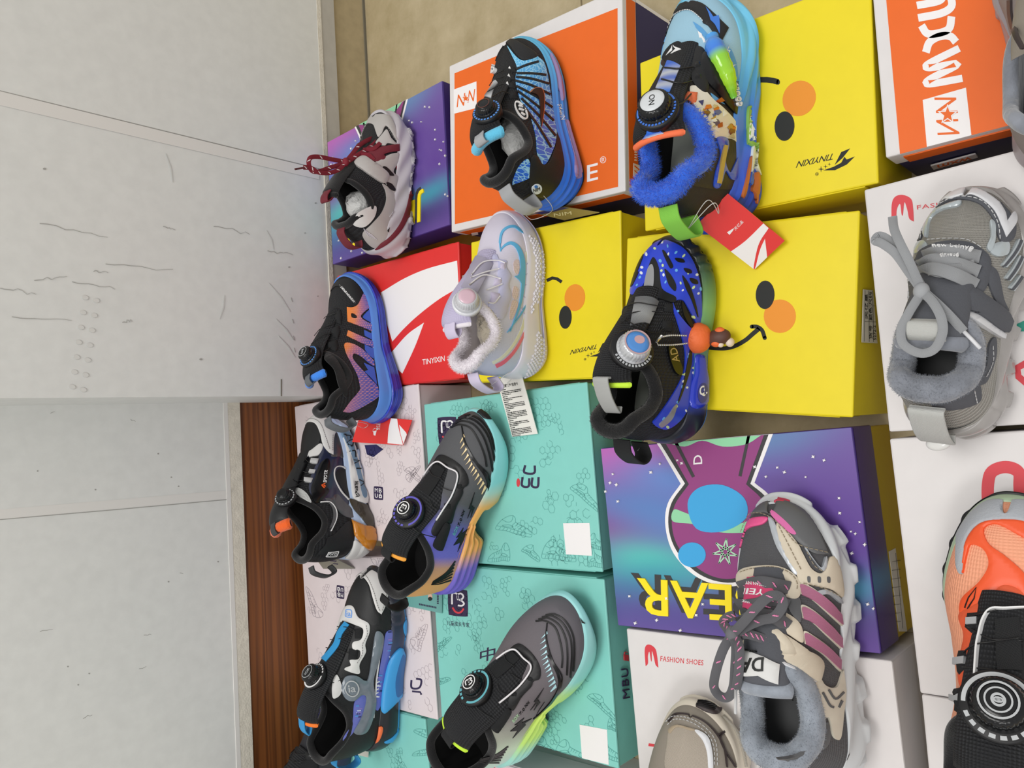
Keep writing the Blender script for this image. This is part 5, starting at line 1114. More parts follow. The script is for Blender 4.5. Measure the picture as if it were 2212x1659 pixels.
tub = s3.pt(px('c', cat([(628, 275), (640, 340), (665, 410), (700, 500), (730, 590), (755, 680)], False, 5)), 'u', .004)
V, Fc, uv = tube_vf(tub, np.interp(np.linspace(0, 1, len(tub)), [0, .12, .18, .4, .45, .7, 1], [.0062, .0065, .0088, .0092, .0088, .0082, .003])+.0004*np.sin(np.arange(len(tub))*2.4), 16)
mesh('bottle_tube', V, Fc, m('graded_gel', 'attr', .15, coat=.5), s3.o, True, uv=uv, col=np.repeat(rpb(np.linspace(0, 1, len(tub))), 16, 0))
loops_on(s3, 'c', [[(598, 478), (635, 474), (640, 495), (600, 502)], [(602, 508), (645, 502), (652, 528), (608, 534)], [(615, 540), (660, 534), (666, 560), (622, 566)], [(632, 572), (672, 566), (675, 588), (640, 596)], [(748, 560), (762, 575), (765, 600), (750, 590)]], w_mark, name='white_tooth')
s3.print_('u', [(text_px('COOL', *px('c', [(808, 735), (780, 605), (778, 742)]), .03), w_mark)], 'strap_lettering', .0058)
g = np.random.default_rng(21)
s3.patch('u', zc('c', [(480, 600), (560, 610), (640, 690), (720, 760), (800, 860), (830, 1000), (760, 960), (640, 950), (600, 870), (530, 770), (490, 690)]), m('ivory_film', '#e4dfcf', .25, coat=.5), 'pictured_panel', .0012)
cols = ['#e8e4da', '#2b2f6a', '#d86a2a', '#b88a3a', '#7a3a24', '#c9b88a', '#3a4f9c', '#f0efe8', '#a8481f']
def shards(cx, cy, rx, ry, n_, z):
    out = []
    for i in range(n_):
        c = np.array([cx+g.normal(0, rx), cy+g.normal(0, ry)]); a0 = g.uniform(0, 6.28); k = g.integers(3, 6)
        out.append(([px(z, [(c[0]+g.uniform(14, 30)*math.cos(a0+6.28*j/k), c[1]+g.uniform(10, 32)*math.sin(a0+6.28*j/k)) for j in range(k)])], m('film_'+cols[i % 9][1:], cols[i % 9], .25, coat=.4), i % 6))
    return out
s3.print_('u', shards(640, 800, 52, 60, 20, 'c')+shards(770, 900, 22, 45, 9, 'c'), 'abstract_shapes', .0015)
s3.patch('u', zc('c', [(635, 950), (730, 950), (825, 1010), (830, 1150), (800, 1290), (640, 1300), (480, 1280), (400, 1340), (500, 1240), (600, 1150), (640, 1050)]), m('brown_black_leather', '#2f2924', .4, ('noise', 300, .3, .001)), 'heel_counter', .001)
s3.patch('u', zc('c', [(655, 955), (720, 955), (735, 1010), (712, 1110), (745, 1190), (790, 1110), (825, 1060, 1), (822, 1170), (790, 1235), (755, 1235), (715, 1180), (690, 1250), (670, 1290), (636, 1282), (648, 1180), (680, 1060)]), m('blue_gel_frame', '#2c55cc', .2, coat=.5), 'zigzag_window_frame', .0022, dome=.0012)
s3.patch('u', px('c', stroke(cat([(705, 1010), (690, 1090), (672, 1190), (660, 1260)], False, 5), 26)), m('gold_film', '#b99a55', .25, coat=.5), 'window_inset', .0042)
for q, c in (([(870, 760), (890, 740), (895, 860), (880, 990), (868, 960)], '#8fbf5a'), ([(892, 800), (905, 880), (935, 960), (905, 945), (878, 965)], '#e8efe8'), ([(875, 990), (910, 985), (955, 1030), (925, 1020), (905, 1010)], '#8fbf5a'), ([(905, 1010), (925, 1110), (955, 1210), (918, 1150), (892, 1190)], '#e8efe8'), ([(893, 1080), (880, 1200), (850, 1330), (832, 1350), (862, 1230)], '#c8713a'), ([(930, 1190), (948, 1230), (935, 1400), (920, 1340), (915, 1240)], '#c8713a'), ([(905, 1130), (880, 1260), (900, 1260)], '#4a78de')): s3.patch('s', zc('c', q), m('sole_'+c[1:], c, .4), 'sole_flame', .0028)
ed = m('coral_edge_tape', '#f4764a', .7); tongue_roll(s3, ed, .0032)
loops_on(s3, 'c', [[(432, 688), (462, 635), (530, 640), (520, 710), (500, 722), (470, 690)]], m('coral_webbing', '#f47e52', .7, ('ribX', 6, .5, .0008)))
heel_tab(s3, heel_at(s3, .105), heel_at(s3, .07, -.004), (-.022, 0, -.012), .019, m('lime_webbing', '#8ad24e', .7, ('ribX', 6, .5, .0008)))
stuffing(s3, m('green_printed_paper', '#cdd6cc', .6, ('noise', 60, .8, .006)), .42, .6, .06, .02, .018)
strap_grad(s3, 't', px('c', [(275, 895), (240, 930), (200, 985)]), 34, [(0, '#2f6fe0'), (.5, '#2f5fd0'), (1, '#d5d8dc')], 'tongue_strap', .002)
tg, sf = tri_card('hang_tag', 'glossy red hang tag leaning at the heel of the furry blue collared sneaker', 'm', [(1572, 418.5), (1695, 520), (1629.5, 582), (1504.6, 486)], [.160, .113, .108, .150], m('glossy_red_tag', '#e3322f', .12, coat=.5))
p = Print(sf, .0003, .01)
p.add([px('g', cat([(1225, 8, 1), (1262, 42, 1), (1190, 160), (1150, 338, 1), (1085, 300, 1), (985, 215, 1), (1100, 130)], True, 5))], m_whink); p.add([px('g', cat([(1236, 118, 1), (1252, 250, 1), (1165, 338, 1), (1200, 200)], True, 5))], m_whink)
p.add([px('c', [(755, 1620), (735, 1600), (785, 1570), (775, 1590), (752, 1618)])], m_whink); p.add(text_px('天亿星', *px('c', [(795, 1590), (850, 1530), (780, 1572)]), .01), m_whink); p.build()
c3_ = s3.up.world(heel_at(s3, .072, -.016)); thread(tg, [c3_, at(px('c', [(600, 1380)])[0], .185), at(px('c', [(677, 1473)])[0], .158), at(px('c', [(640, 1400)])[0], .18), c3_])

# ------------------------------------------------------------------ pale lilac sneaker on the middle yellow box
pearl = m('pearl_white_rubber', '#dfdbe6', .3, coat=.3); lil_mesh = m('pale_lilac_mesh', 'attr', .6, ('weave', 5, .35, .0006)); wfur = m('white_fur', '#e6e0e6', .95, sheen=.4); cfur = m('cream_fur', '#d6ccb8', .95, ('noise', 160, .9, .004), sheen=.4)
lil = m('lilac_film', '#c3c3e2', .35, coat=.2); lil_sat = m('lilac_satin', '#cfc6de', .4, ('ribX', 6, .3, .0005)); tmesh5 = m('lilac_tongue_mesh', '#bdb6d2', .7, ('holes', 4, .7, .0012))
def uc5(a, T):
    c = ramp([(0, '#c9cde4'), (.3, '#d3d3ea'), (.5, '#dedbe8'), (.75, '#dcd6e6'), (1, '#d8d3e4')])(a); return c
s5 = Shoe('pale lilac sneaker with light blue outlined arc and white fur collar', (.008, .624), RD(6.9), .204, lil_mesh, wfur, wfur, tmesh5, cfur, pearl, fur=(7000, .0035, .00025), rc=.0058, ucol=uc5,
          bands=[('outsole', 0, .22, m('lilac_rubber', '#cfc6e0', .3, coat=.3), None, .0012), ('midsole', .22, 1, pearl)], off=lambda a, k: -.0015*(np.abs(k-.3) < .05),
          zt=[(0, .048), (.15, .045), (.35, .038), (.5, .033), (.7, .031), (.85, .033), (1, .036)], rimline=[(0, .108), (.06, .106), (.15, .088), (.22, .081), (.3, .085), (.38, .096), (.44, .102)])
def pyramids(s, z, poly, n_, mm, name='pyramid_texture'):
    """raised diamond studs on the sole inside a pixel outline"""
    lp = s.so.lift(px(z, poly))[0]; sc_ = s.so.scl; q = lp*sc_; lo, hi = q.min(0), q.max(0); st = n_; mb = MB()
    g_ = [(lo[0]+i*st+(j % 2)*st/2, lo[1]+j*st*.5) for i in range(int((hi[0]-lo[0])/st)+1) for j in range(int((hi[1]-lo[1])/(st*.5))+1)]; g_ = np.array(g_); g_ = g_[pip(g_, [q])]
    for c in g_:
        d = np.array([[st*.5, 0], [0, st*.5], [-st*.5, 0], [0, -st*.5], [0, 0]])*.96+c; p, n = s.so.PN(d/sc_); p = p+n*np.array([.0002, .0002, .0002, .0002, .0022])[:, None]; mb.add(p, [(0, 1, 4), (1, 2, 4), (2, 3, 4), (3, 0, 4)])
    return mb.build(name, mm, s.o, False)
pyramids(s5, 'f', [(640, 215), (690, 240), (745, 360), (762, 520), (730, 640), (690, 700), (655, 780), (668, 690), (690, 560), (690, 400)], .0048, m('pearl_stud', '#e2dfe8', .3)); pyramids(s5, 'f', [(705, 880), (740, 900), (765, 1000), (740, 1100), (660, 1180), (610, 1200), (640, 1100), (690, 980)], .0048, m('pearl_stud', '#e2dfe8', .3))
sbl = m('light_blue_film', '#63b2dc', .4)
s5.patch('u', px('f', stroke(cat([(452, 330), (448, 270), (462, 200), (500, 165), (548, 160), (590, 190), (618, 215)], False, 6), [8]*6+[15]*24+[9]*7)), sbl, 'arc_outline', .0012, step=.002)
s5.patch('u', px('f', stroke(cat([(452, 322), (480, 290), (522, 272), (565, 300), (595, 370), (604, 470), (598, 600), (575, 720), (515, 880)], False, 6), np.interp(np.linspace(0, 1, 49), [0, .2, .55, .75, 1], [5, 18, 34, 20, 6]))), sbl, 'arc_outline', .0012, step=.002)
s5.patch('u', zc('f', [(545, 500, 1), (572, 490), (590, 430, 1), (604, 560), (575, 525)]), sbl, 'arc_barb', .0012, step=.002)
s5.patch('u', px('f', stroke(cat([(672, 560), (640, 660), (590, 760), (530, 840), (495, 888)], False, 6), np.linspace(14, 4, 25))), sbl, 'arc_outline', .0012, step=.002)
rpk = ramp([(0, '#e4617a'), (.5, '#ee8a98'), (.75, '#e6c3cf'), (1, '#e8e4d6')])
s5.patch('u', px('f', stroke(cat([(418, 1120), (480, 1085), (550, 1010), (610, 900), (640, 790), (655, 680)], False, 6), np.linspace(26, 10, 31))), m('coral_fade', 'attr', .45), 'rainbow_stripe', .0006, colfn=lambda q: rpk(np.clip((aq(q)-.02)/.5, 0, 1)))
s5.patch('u', px('f', stroke(cat([(395, 1098), (460, 1060), (530, 985), (590, 880), (622, 770), (645, 640), (650, 480), (630, 330)], False, 6), 20)), m('pale_yellow_fade', '#dfdfcb', .45), 'rainbow_stripe', .0005)
s5.patch('u', zc('f', [(315, 390), (345, 372), (420, 350), (440, 385), (490, 395), (490, 440), (520, 500), (505, 560), (520, 640), (500, 700), (480, 770), (440, 800), (400, 750), (365, 700), (430, 640), (440, 560), (430, 480), (430, 400), (360, 400)]), lil, 'eyestay', .0012, dome=.001)
for q in ([(540, 400), (575, 390), (575, 480), (545, 470)], [(540, 570), (572, 590), (560, 660), (530, 640)], [(528, 670), (570, 690), (540, 780), (510, 790)]): s5.patch('u', zc('f', q), m('peach_window', '#d9c6c6', .5, ('holes', 5, .6, .001)), 'mesh_window', .0006)
for q in ([(630, 415), (690, 400)], [(625, 490), (690, 470)], [(620, 560), (690, 560)], [(610, 640), (670, 660)], [(590, 720), (650, 770)]): s5.patch('u', px('f', stroke(q, 6)), lil, 'side_rib', .0009, step=.002)
loops_on(s5, 'f', [[(445, 412), (488, 405), (482, 470), (440, 460)], [(415, 515), (460, 510), (455, 570), (400, 560)], [(385, 610), (448, 620), (410, 705), (368, 690)]], lil_sat)
strap_grad(s5, 't', px('f', [(335, 410), (315, 480), (285, 560), (250, 620)]), 52, [(0, '#a9a4b8'), (.5, '#b9b4c6'), (1, '#a9a4b8')])
P, n = lift_dial(s5, 'f', (220, 645), .012); s5.dial(P, n, .0165, m('white_clear_plastic', '#dcdde2', .2, coat=.4), m('clear_plastic_knob', '#e2e3e8', .12, coat=.6, trans=.3), m('pink_picture_disc', '#d9b7c4', .25, coat=.5), m('silver_mark', '#c2c4c8', .3), kn=.74, h=.014)
for q in ([(255, 500), (330, 415), (430, 400), (480, 415)], [(250, 520), (340, 480), (440, 455)], [(235, 570), (330, 500), (445, 520)], [(350, 600), (400, 580), (455, 555)], [(360, 690), (400, 690), (440, 640)]): s5.wire(px('f', q), w_wire, r=.0009)
stuffing(s5, cfur, .14, .44, .052, .028, .021, 'fur_insole_pile'); tongue_roll(s5, wfur, .003); tongue_tab(s5, lil_sat, .017, .016, .0); heel_tab(s5, heel_at(s5, .098), heel_at(s5, .066, -.004), (-.020, 0, -.012), .017, lil_sat)
tg, sf = tri_card('hang_tag', 'white hang tag with printed black text hanging at the heel of the pale lilac sneaker', 'f', [(422, 1207), (594, 1175), (706, 1586), (530, 1606)], [.125, .125, .1085, .1085], m('white_tag_card', '#e9e6df', .5))
p = Print(sf, .0003, .02); p.add(text_px('质量"三包"信誉卡', *px('f', [(466, 1268), (572, 1250), (462, 1246)]), .01), m_black)
g = np.random.default_rng(8)
def tline(x0, y0, x1, y1, h=7):
    x = 0.; d = np.array([x1-x0, y1-y0], float); L = np.linalg.norm(d)
    while x < L-4:
        w_ = g.uniform(4, 9); a = np.array([x0, y0])+d*x/L; b = np.array([x0, y0])+d*min(L, x+w_)/L; p.add([px('f', stroke([a, b], h*g.uniform(.5, .9)))], m_black, step=.1); x += w_+g.uniform(1.5, 3)
y = 1285
for blk in (1, 3, 1, 2, 1, 4, 1, 5, 1, 3, 1, 5):
    for i in range(blk):
        k = (y-1285)/300.; x0 = 455+k*75; full = blk > 1 and i < blk-1; tline(x0, y, x0+((135 if full else 60) if blk > 1 else 32), y-((135 if full else 60) if blk > 1 else 32)*.16, 8); y += 10.5
    y += 3
p.build()
c5_ = s5.up.world(heel_at(s5, .07, -.014)); thread(tg, [c5_, at(px('f', [(420, 1265)])[0], .125), at(px('f', [(514, 1222)])[0], .1262), at(px('f', [(535, 1150)])[0], .15), c5_])

# ------------------------------------------------------------------ dark blue sneaker with charm on the large yellow box
nb = m('deep_blue_gel_overlay', '#2c47d4', .38, coat=.15); grn = ramp([(0, '#1c1e24'), (.13, '#20253a'), (.2, '#2b46b8'), (.3, '#2a4fc0'), (.5, '#5f9f7a'), (.65, '#7fae6a'), (.8, '#4a6a4a'), (.9, '#222524'), (1, '#1c1d1e')])
s6 = Shoe('dark blue sneaker with speckled overlay, silver dial and orange charm', (-.056, .418), RD(-.7), .206, k_mesh, k_dark, k_suede, k_mesh, m('clear_insole', '#8f948c', .4), b_mid,
          bands=[('outsole', 0, .1, m('blue_rim_rubber', '#3f86d8', .4), None, .0006), ('midsole', .1, 1, m_attrs, lambda a, k: grn(a))], off=lambda a, k: .0012*np.sin(a*150)*(a > .82)*(k > .3)+.0025*np.sin(k*PI), fur=(5000, .002, .0002), rc=.0062, wf=1.12,
          zt=[(0, .040), (.15, .037), (.35, .03), (.5, .027), (.7, .024), (.85, .025), (1, .030)], tw=[(0, .015), (.5, .02), (1, .022)])
G_ = lambda *p: zp('g', p)
s6.patch('u', [zc('g', [(380, 190), (430, 140), (520, 135), (620, 175), (680, 230), (730, 320), (765, 450), (775, 620), (770, 720), (745, 735), (700, 650), (640, 560), (570, 590), (600, 700), (640, 840), (660, 960), (640, 1100), (560, 1250), (470, 1380), (430, 1440), (520, 1480), (620, 1420), (680, 1320), (700, 1180), (735, 1000), (760, 880), (775, 780), (700, 760), (600, 640), (560, 545), (500, 480), (480, 350), (440, 262), (400, 350), (370, 450), (300, 520), (275, 490), (300, 330)])], nb, 'blue_overlay', .0016)
for q in ([(505, 220), (525, 220), (575, 310), (570, 335), (550, 325)], [(350, 240), (375, 240), (335, 350), (315, 360)], [(590, 265), (640, 270), (655, 295), (610, 290)], [(650, 335), (695, 345), (702, 370), (668, 365)], [(690, 405), (735, 415), (745, 445), (708, 440)], [(520, 340), (560, 380), (595, 450), (590, 500), (550, 460), (530, 400)], [(640, 385), (690, 460), (730, 590), (745, 680), (700, 560), (660, 470)], [(635, 565), (670, 640), (710, 740), (690, 745), (645, 660)], [(295, 380), (340, 360), (300, 450), (280, 460)], [(690, 900), (700, 1000), (670, 1120), (620, 1260), (600, 1290), (640, 1150)]): s6.patch('u', zc('g', q), k_rubber, 'overlay_slot', .0022, step=.002)
g = np.random.default_rng(4); sp = [(500, 152), (540, 180), (452, 195), (394, 236), (597, 225), (649, 248), (545, 236), (490, 283), (507, 315), (362, 328), (348, 400), (498, 352), (512, 383), (525, 434), (628, 440), (642, 492), (600, 350), (680, 366), (740, 380), (766, 480), (716, 470), (750, 512), (327, 455), (298, 390), (358, 368), (606, 640), (717, 680), (686, 945), (678, 963), (712, 1045), (710, 1080), (632, 1180), (650, 1090), (667, 1185), (600, 1290), (592, 1320), (660, 1350), (500, 1405), (530, 1462), (640, 1140)]
sc_c = [m('white_speck', '#e6ecf0', .4), m('sky_speck', '#6fb4ec', .4), m('lime_speck', '#cfe6a8', .4)]
s6.print_('u', [([px('g', ell(c, g.uniform(5, 11), g.uniform(8, 15), g.uniform(-.8, .8), 9))], sc_c[i % 3]) for i, c in enumerate(sp)], 'speckles', .0019)
s6.patch('u', zc('g', [(440, 258), (480, 330), (500, 480), (590, 540), (580, 580), (500, 560), (430, 540), (360, 550), (290, 580), (275, 560), (370, 470), (400, 350)]), k_rubber, 'vamp_frame', .002)
s6.patch('u', zc('g', [(432, 308), (448, 350), (443, 460), (420, 498), (388, 498), (378, 470), (402, 350)]), m('grey_reflective', '#a3a4a8', .3, metal=.4), 'reflective_inset', .0028)
for q in ([(345, 590), (500, 560), (520, 620), (500, 700), (480, 780), (560, 860), (520, 900), (400, 800), (300, 620)],): pass
loops_on(s6, 'g', [[(515, 590), (580, 582), (575, 650), (510, 640)], [(500, 705), (570, 705), (565, 785), (495, 770)], [(230, 610), (260, 605), (250, 670), (215, 680)], [(180, 735), (215, 725), (205, 800), (160, 800)], [(120, 855), (160, 845), (160, 920), (105, 940)]], k_web)
strap_grad(s6, 't', px('g', [(395, 560), (375, 650), (355, 760)]), 52, [(0, '#6a6c6e'), (.5, '#9fa1a2'), (1, '#6a6c6e')])
P, n = lift_dial(s6, 'g', (318, 870), .014); s6.dial(P, n, .0205, k_rubber, m('silver_clear_knob', '#c6c8cc', .2, metal=.3, coat=.4), m('blue_picture_disc', '#4f8fd8', .25, coat=.5), g_mark, marks=[(1.9, 4.4, 14)], kn=.68, h=.016, emblem=lambda k: [ring_loops(k*1.25, k*.12), [ell((k*.25, -k*.2), k*.42, k*.5)]], m_emb=m('rosy_picture', '#c9a4a8', .4))
for q in ([(240, 620), (320, 590), (400, 600), (520, 620)], [(215, 740), (300, 660), (500, 650)], [(215, 690), (320, 760), (440, 800), (500, 760)]): s6.wire(px('g', q), k_wire)
neon = m('neon_yellow_edge', '#c6ee3c', .7); tongue_roll(s6, neon, .0032); ref = m('grey_reflective_webbing', '#a9aaa8', .5, ('ribX', 6, .4, .0006))
s6.loop(s6.tp[-5]+np.array([0, 0, .006]), s6.tp[-1]+np.array([-.022, 0, -.012]), np.array([-.006, 0, .006]), (0, 1, 0), .017, ref, 'tongue_strap')
heel_tab(s6, heel_at(s6, .10), heel_at(s6, .07, -.004), (-.022, 0, -.010), .019, k_web)
s6.patch('s', zc('g', [(735, 960), (800, 960), (815, 1060), (835, 1180), (820, 1290), (760, 1335), (705, 1320), (690, 1240), (705, 1160), (735, 1080)]), m('blue_gel_pod', '#2a3fc8', .2, coat=.5), 'heel_pod', .001, dome=.0015)
s6.patch('s', px('g', ell((775, 1225), 34, 72, .1)), m('dark_blue_pod', '#1b2a8c', .2, coat=.5), 'pod_window', .003); s6.print_('s', [(text_px('Q.', *px('g', [(752, 1258), (802, 1240), (752, 1180)]), .04), w_mark)], 'pod_letter', .0035)
s6.patch('u', zc('g', [(535, 895), (570, 880), (600, 960), (632, 1050), (620, 1095), (580, 1070), (545, 980)]), k_gloss, 'side_badge', .0024); s6.print_('u', [(text_px('AD', *px('g', [(608, 1000), (585, 895), (560, 1012)])), m('gold_print', '#b29a5a', .35))], 'badge_letters', .003)
s6.patch('u', zc('g', [(590, 1310), (560, 1400), (490, 1460), (468, 1440), (530, 1380), (570, 1320)]), m('grey_reflective'  , '#a3a4a8'), 'reflective_inset', .0028)
# charm on a ball chain: its own thing, hanging from the dial
ch = thing('key_charm', 'orange furry figure charm on a silver ball chain hanging from the silver dial', 'charm', s6.up.world(s6.pt(px('g', [(740, 830)]), 'u', .012))[0], 0)
CH = lambda z, q, zz: at(px(z, [q])[0], zz)-np.array(ch.location)
org = m('orange_vinyl', '#ee7138', .55, ('noise', 260, .5, .0012)); bro = m('brown_vinyl', '#5a3a30', .55); crm = m('cream_vinyl', '#e8d6c4', .5)
def blob(name, c, rx, ry, rz, mm, par, yaw=0, bump_=0):
    th = np.linspace(0, PI, 18); ph = np.linspace(0, 2*PI, 28, endpoint=False); V = []
    for t in th:
        for f in ph:
            r = 1+bump_*math.sin(7*f+5*t)*math.sin(9*t); x, y, z = rx*math.sin(t)*math.cos(f)*r, ry*math.sin(t)*math.sin(f)*r, rz*math.cos(t)*r
            V.append((c[0]+x*math.cos(yaw)-y*math.sin(yaw), c[1]+x*math.sin(yaw)+y*math.cos(yaw), c[2]+z))
    return mesh(name, V, gridf(18, 28, False, True), mm, par, True)
zc6 = float(ch.location[2])
blob('head', CH('g', (745, 830), zc6), .0155, .0155, .0145, org, ch, 0, .02)
blob('ear_cap', CH('g', (668, 812), zc6+.002), .009, .010, .008, org, ch)
bd = blob('body', CH('g', (900, 828), zc6-.006), .0085, .0130, .0085, bro, ch, .25)
blob('arm', CH('g', (885, 865), zc6-.003), .0042, .0052, .0042, org, ch); blob('hand', CH('g', (918, 876), zc6-.004), .003, .003, .003, crm, ch); blob('arm', CH('g', (912, 778), zc6-.003), .0036, .005, .004, org, ch)
blob('foot', CH('g', (985, 860), zc6-.010), .0046, .0042, .005, crm, ch); blob('foot', CH('g', (945, 800), zc6-.010), .004, .004, .004, crm, ch)
mb = MB()
dc = project(s6.up.world(s6.dial_c+s6.dial_n*.008))[0]
for a, b, c in (((640, 810), (540, 812), (470, 828)), ((645, 865), (550, 880), (450, 888))):
    cv = cat3(s6.up.world(s6.pt(px('g', [a, b, c]), '*', .005))-np.array(ch.location), 14)
    for q in cv[::2]:
        V, Fc = [], []
        for t in np.linspace(0, PI, 6):
            for f in np.linspace(0, 2*PI, 8, endpoint=False): V.append(q+.0011*np.array([math.sin(t)*math.cos(f), math.sin(t)*math.sin(f), math.cos(t)]))
        mb.add(V, gridf(6, 8, False, True))
    mb.add(*tube_vf(cv, .0003, 5)[:2])
mb.build('ball_chain', m('silver_metal', '#d6d6d2', .25, metal=.8), ch); tube('clasp', s6.up.world(s6.pt(px('g', [(470, 820), (435, 868)]), '*', .006))-np.array(ch.location), .0014, m('silver_metal', '#d6d6d2'), ch, 8); tube('clasp_ring', s6.up.world(s6.pt(px('g', [(435, 868), (442, 888), (455, 888)]), '*', .006))-np.array(ch.location), .0006, m('silver_metal', '#d6d6d2'), ch, 6)
tg = tube('tag_thread', cat3([s6.up.world(heel_at(s6, .072, -.012)), at(px('g', [(430, 1470)])[0], .13), at(px('g', [(510, 1490)])[0], .12), at(px('g', [(560, 1555)])[0], .109)], 8), .0004, nylon, None, 5); tag(tg, 'loose clear nylon thread at the heel of the dark blue sneaker', 'thread')

# ------------------------------------------------------------------ orange and violet heeled sneaker, grey and lime sneaker
def racer(label, loc, yaw, L, z, M_, bumper, grad, solegrad, accent, edge_, teeth_c, ring_c, txt, spec):
    """the two look-alike sneakers on the teal boxes; M_ maps crop j pixels of the first into the photo"""
    def off(a, k): return .002*np.sin(k*30+a*6)*(a < .45)*(k > .2)-.016*np.clip(1-np.abs(a-.45)/.085, 0, 1)**.6*(k < .55)
    def zmod(a, k, zz): return zz
    up = m('graded_mesh', 'attr', .6, ('weave', 4, .35, .0006), spec=.4)
    s = Shoe(label, loc, yaw, L, up, k_dark, k_suede, k_mesh, k_dark, m_attrs, ucol=lambda a, T: grad(a+.10*(1-np.minimum(T, 2-T))),
             bands=[('outsole', 0, .10, k_rubber, None, -.001), ('midsole', .10, 1, m_attrs, lambda a, k: solegrad(a+.05*(k-.5)))], off=off, zmod=None,
             zb=[(0, .010), (.08, .002), (.14, 0), (.33, .0), (.38, .012), (.45, .019), (.52, .014), (.58, .0), (.7, 0), (.85, .006), (1, .024)],
             zt=[(0, .046), (.15, .045), (.35, .041), (.5, .037), (.7, .031), (.85, .030), (1, .034)], ridge=[(.44, .108), (.55, .092), (.65, .077), (.72, .068), (.8, .061), (.9, .054), (1, .048)], tw=[(0, .020), (.4, .0265), (.8, .0245), (1, .024)], **spec)
    s.patch('u', M_([(480, 520, 0), (560, 545), (630, 600), (668, 660), (675, 720), (640, 750), (635, 790), (590, 880), (560, 985), (530, 990), (470, 1060), (440, 1080), (420, 1040), (470, 940), (560, 800), (600, 690), (590, 620), (480, 575), (430, 590)]), k_rubber, 'eyestay', .0012, dome=.001)
    s.patch('s', bumper, k_rubber, 'toe_bumper', .0012, dome=.001)
    for q in ([(590, 290), (650, 262), (730, 290), (800, 370), (840, 480), (872, 650)], [(610, 268), (670, 245), (750, 275), (820, 360), (858, 480), (880, 600)], [(570, 312), (630, 285), (710, 310), (775, 390), (815, 500), (845, 640)], [(555, 330), (615, 310), (690, 335), (745, 420), (785, 520), (800, 600)]): s.patch('u', px('m', stroke(M_.c(q), 3.6)), k_rubber, 'toe_rib', .0012, step=.002)
    s.patch('u', px('m', stroke(M_.c([(632, 320), (650, 420), (690, 510), (740, 590), (790, 660), (815, 740), (790, 850), (740, 950), (700, 1010)]), np.interp(np.linspace(0, 1, 49), [0, .3, .6, 1], [1.5, 4.5, 6, 1]))), k_gloss, 'side_wave', .0016, step=.002)
    s.patch('u', px('m', stroke(M_.c([(690, 540), (760, 600), (815, 660), (825, 740)]), 2.6)), k_gloss, 'side_wave', .0014, step=.002)
    te = [((645, 385), (620, 440)), ((650, 430), (622, 480)), ((660, 475), (630, 525)), ((672, 515), (645, 560)), ((684, 548), (655, 590)), ((697, 575), (672, 622)), ((712, 600), (690, 645)), ((727, 622), (703, 665)), ((742, 650), (718, 695)), ((760, 680), (735, 725)), ((775, 705), (748, 755)), ((788, 735), (765, 790))]
    s.print_('u', [([M_([(a[0]-7, a[1]+14, 1), (a[0]+1, a[1]-8, 1), (a[0]+9, a[1]+8, 1), (b[0], b[1], 1)])], teeth_c) for a, b in te], 'tooth_marks', .0012)
    s.print_('u', [([M_([(x, y, 1) for x, y in q])], k_rubber) for q in ([(718, 775), (695, 870), (708, 870), (668, 955), (690, 890), (676, 890)], [(700, 880), (718, 880), (690, 950), (700, 905)], [(690, 1010), (650, 1060), (662, 1065), (600, 1185), (620, 1120), (572, 1142), (612, 1080), (590, 1090), (640, 1020), (630, 1060)], [(745, 870), (718, 960), (710, 1005), (722, 940)])]+[(text_px(txt[1], *M_([(612, 1010), (632, 960), (600, 1000)], raw=True)), k_rubber), (text_px('xx', *M_([(632, 950), (650, 905), (622, 940)], raw=True)), k_rubber), (text_px(txt[0], *M_([(580, 1075), (606, 1015), (566, 1065)], raw=True)), txt[2])], 'side_lettering', .0009)
    for i in range(7): s.patch('u', px('m', stroke(M_.c([(585-i*5, 1250+i*22), (520-i*8, 1330+i*13), (430-i*2, 1390+i*4)]), np.linspace(2.6, .5, 13))), k_rubber, 'heel_line', .0008, step=.003)
    s.patch('u', M_([(505, 990), (530, 985), (545, 1010), (500, 1150), (480, 1175), (440, 1160), (435, 1120)]), k_web, 'heel_clip', .003, dome=.0022)
    loops_on(s, 'm', [M_([(x+p_, y+q_, 1) for p_, q_ in ((-28, -25), (22, -35), (32, 5), (-15, 25))]) for x, y in ((612, 745), (535, 880))], k_web)
    s.patch('t', px('m', stroke(M_.c([(480, 600), (430, 690), (370, 780)]), 26)), k_web, 'tongue_strap', .0014, step=.002)
    P, n = lift_dial(s, 'm', M_([(235, 890)], raw=True)[0], .011); s.dial(P, n, .021, k_rubber, k_gloss, k_gloss, ring_c, marks=[(.9, 3.6, 9), (-2.4, .8, 1)], kn=.56, h=.013, emblem=emb_ring_m, m_emb=w_mark)
    s.wire(M_([(375, 680), (430, 600), (480, 575), (540, 610), (600, 640), (600, 700), (560, 800), (500, 890), (450, 965)], raw=True), w_wire, r=.0011, k='*', h=.0035, name='reflective_cord')
    for q in ([(410, 600), (430, 660), (500, 690)], [(480, 740), (560, 765), (600, 740)], [(410, 840), (440, 885), (530, 890)], [(265, 985), (330, 1050), (440, 1085)]): s.wire(M_(q, raw=True), k_wire)
    tongue_roll(s, edge_, .0034); tongue_tab(s, k_web, .018, .014, .0); heel_tab(s, heel_at(s, .112), heel_at(s, .082, -.006), (-.018, 0, -.004), .016, k_web)
    return s
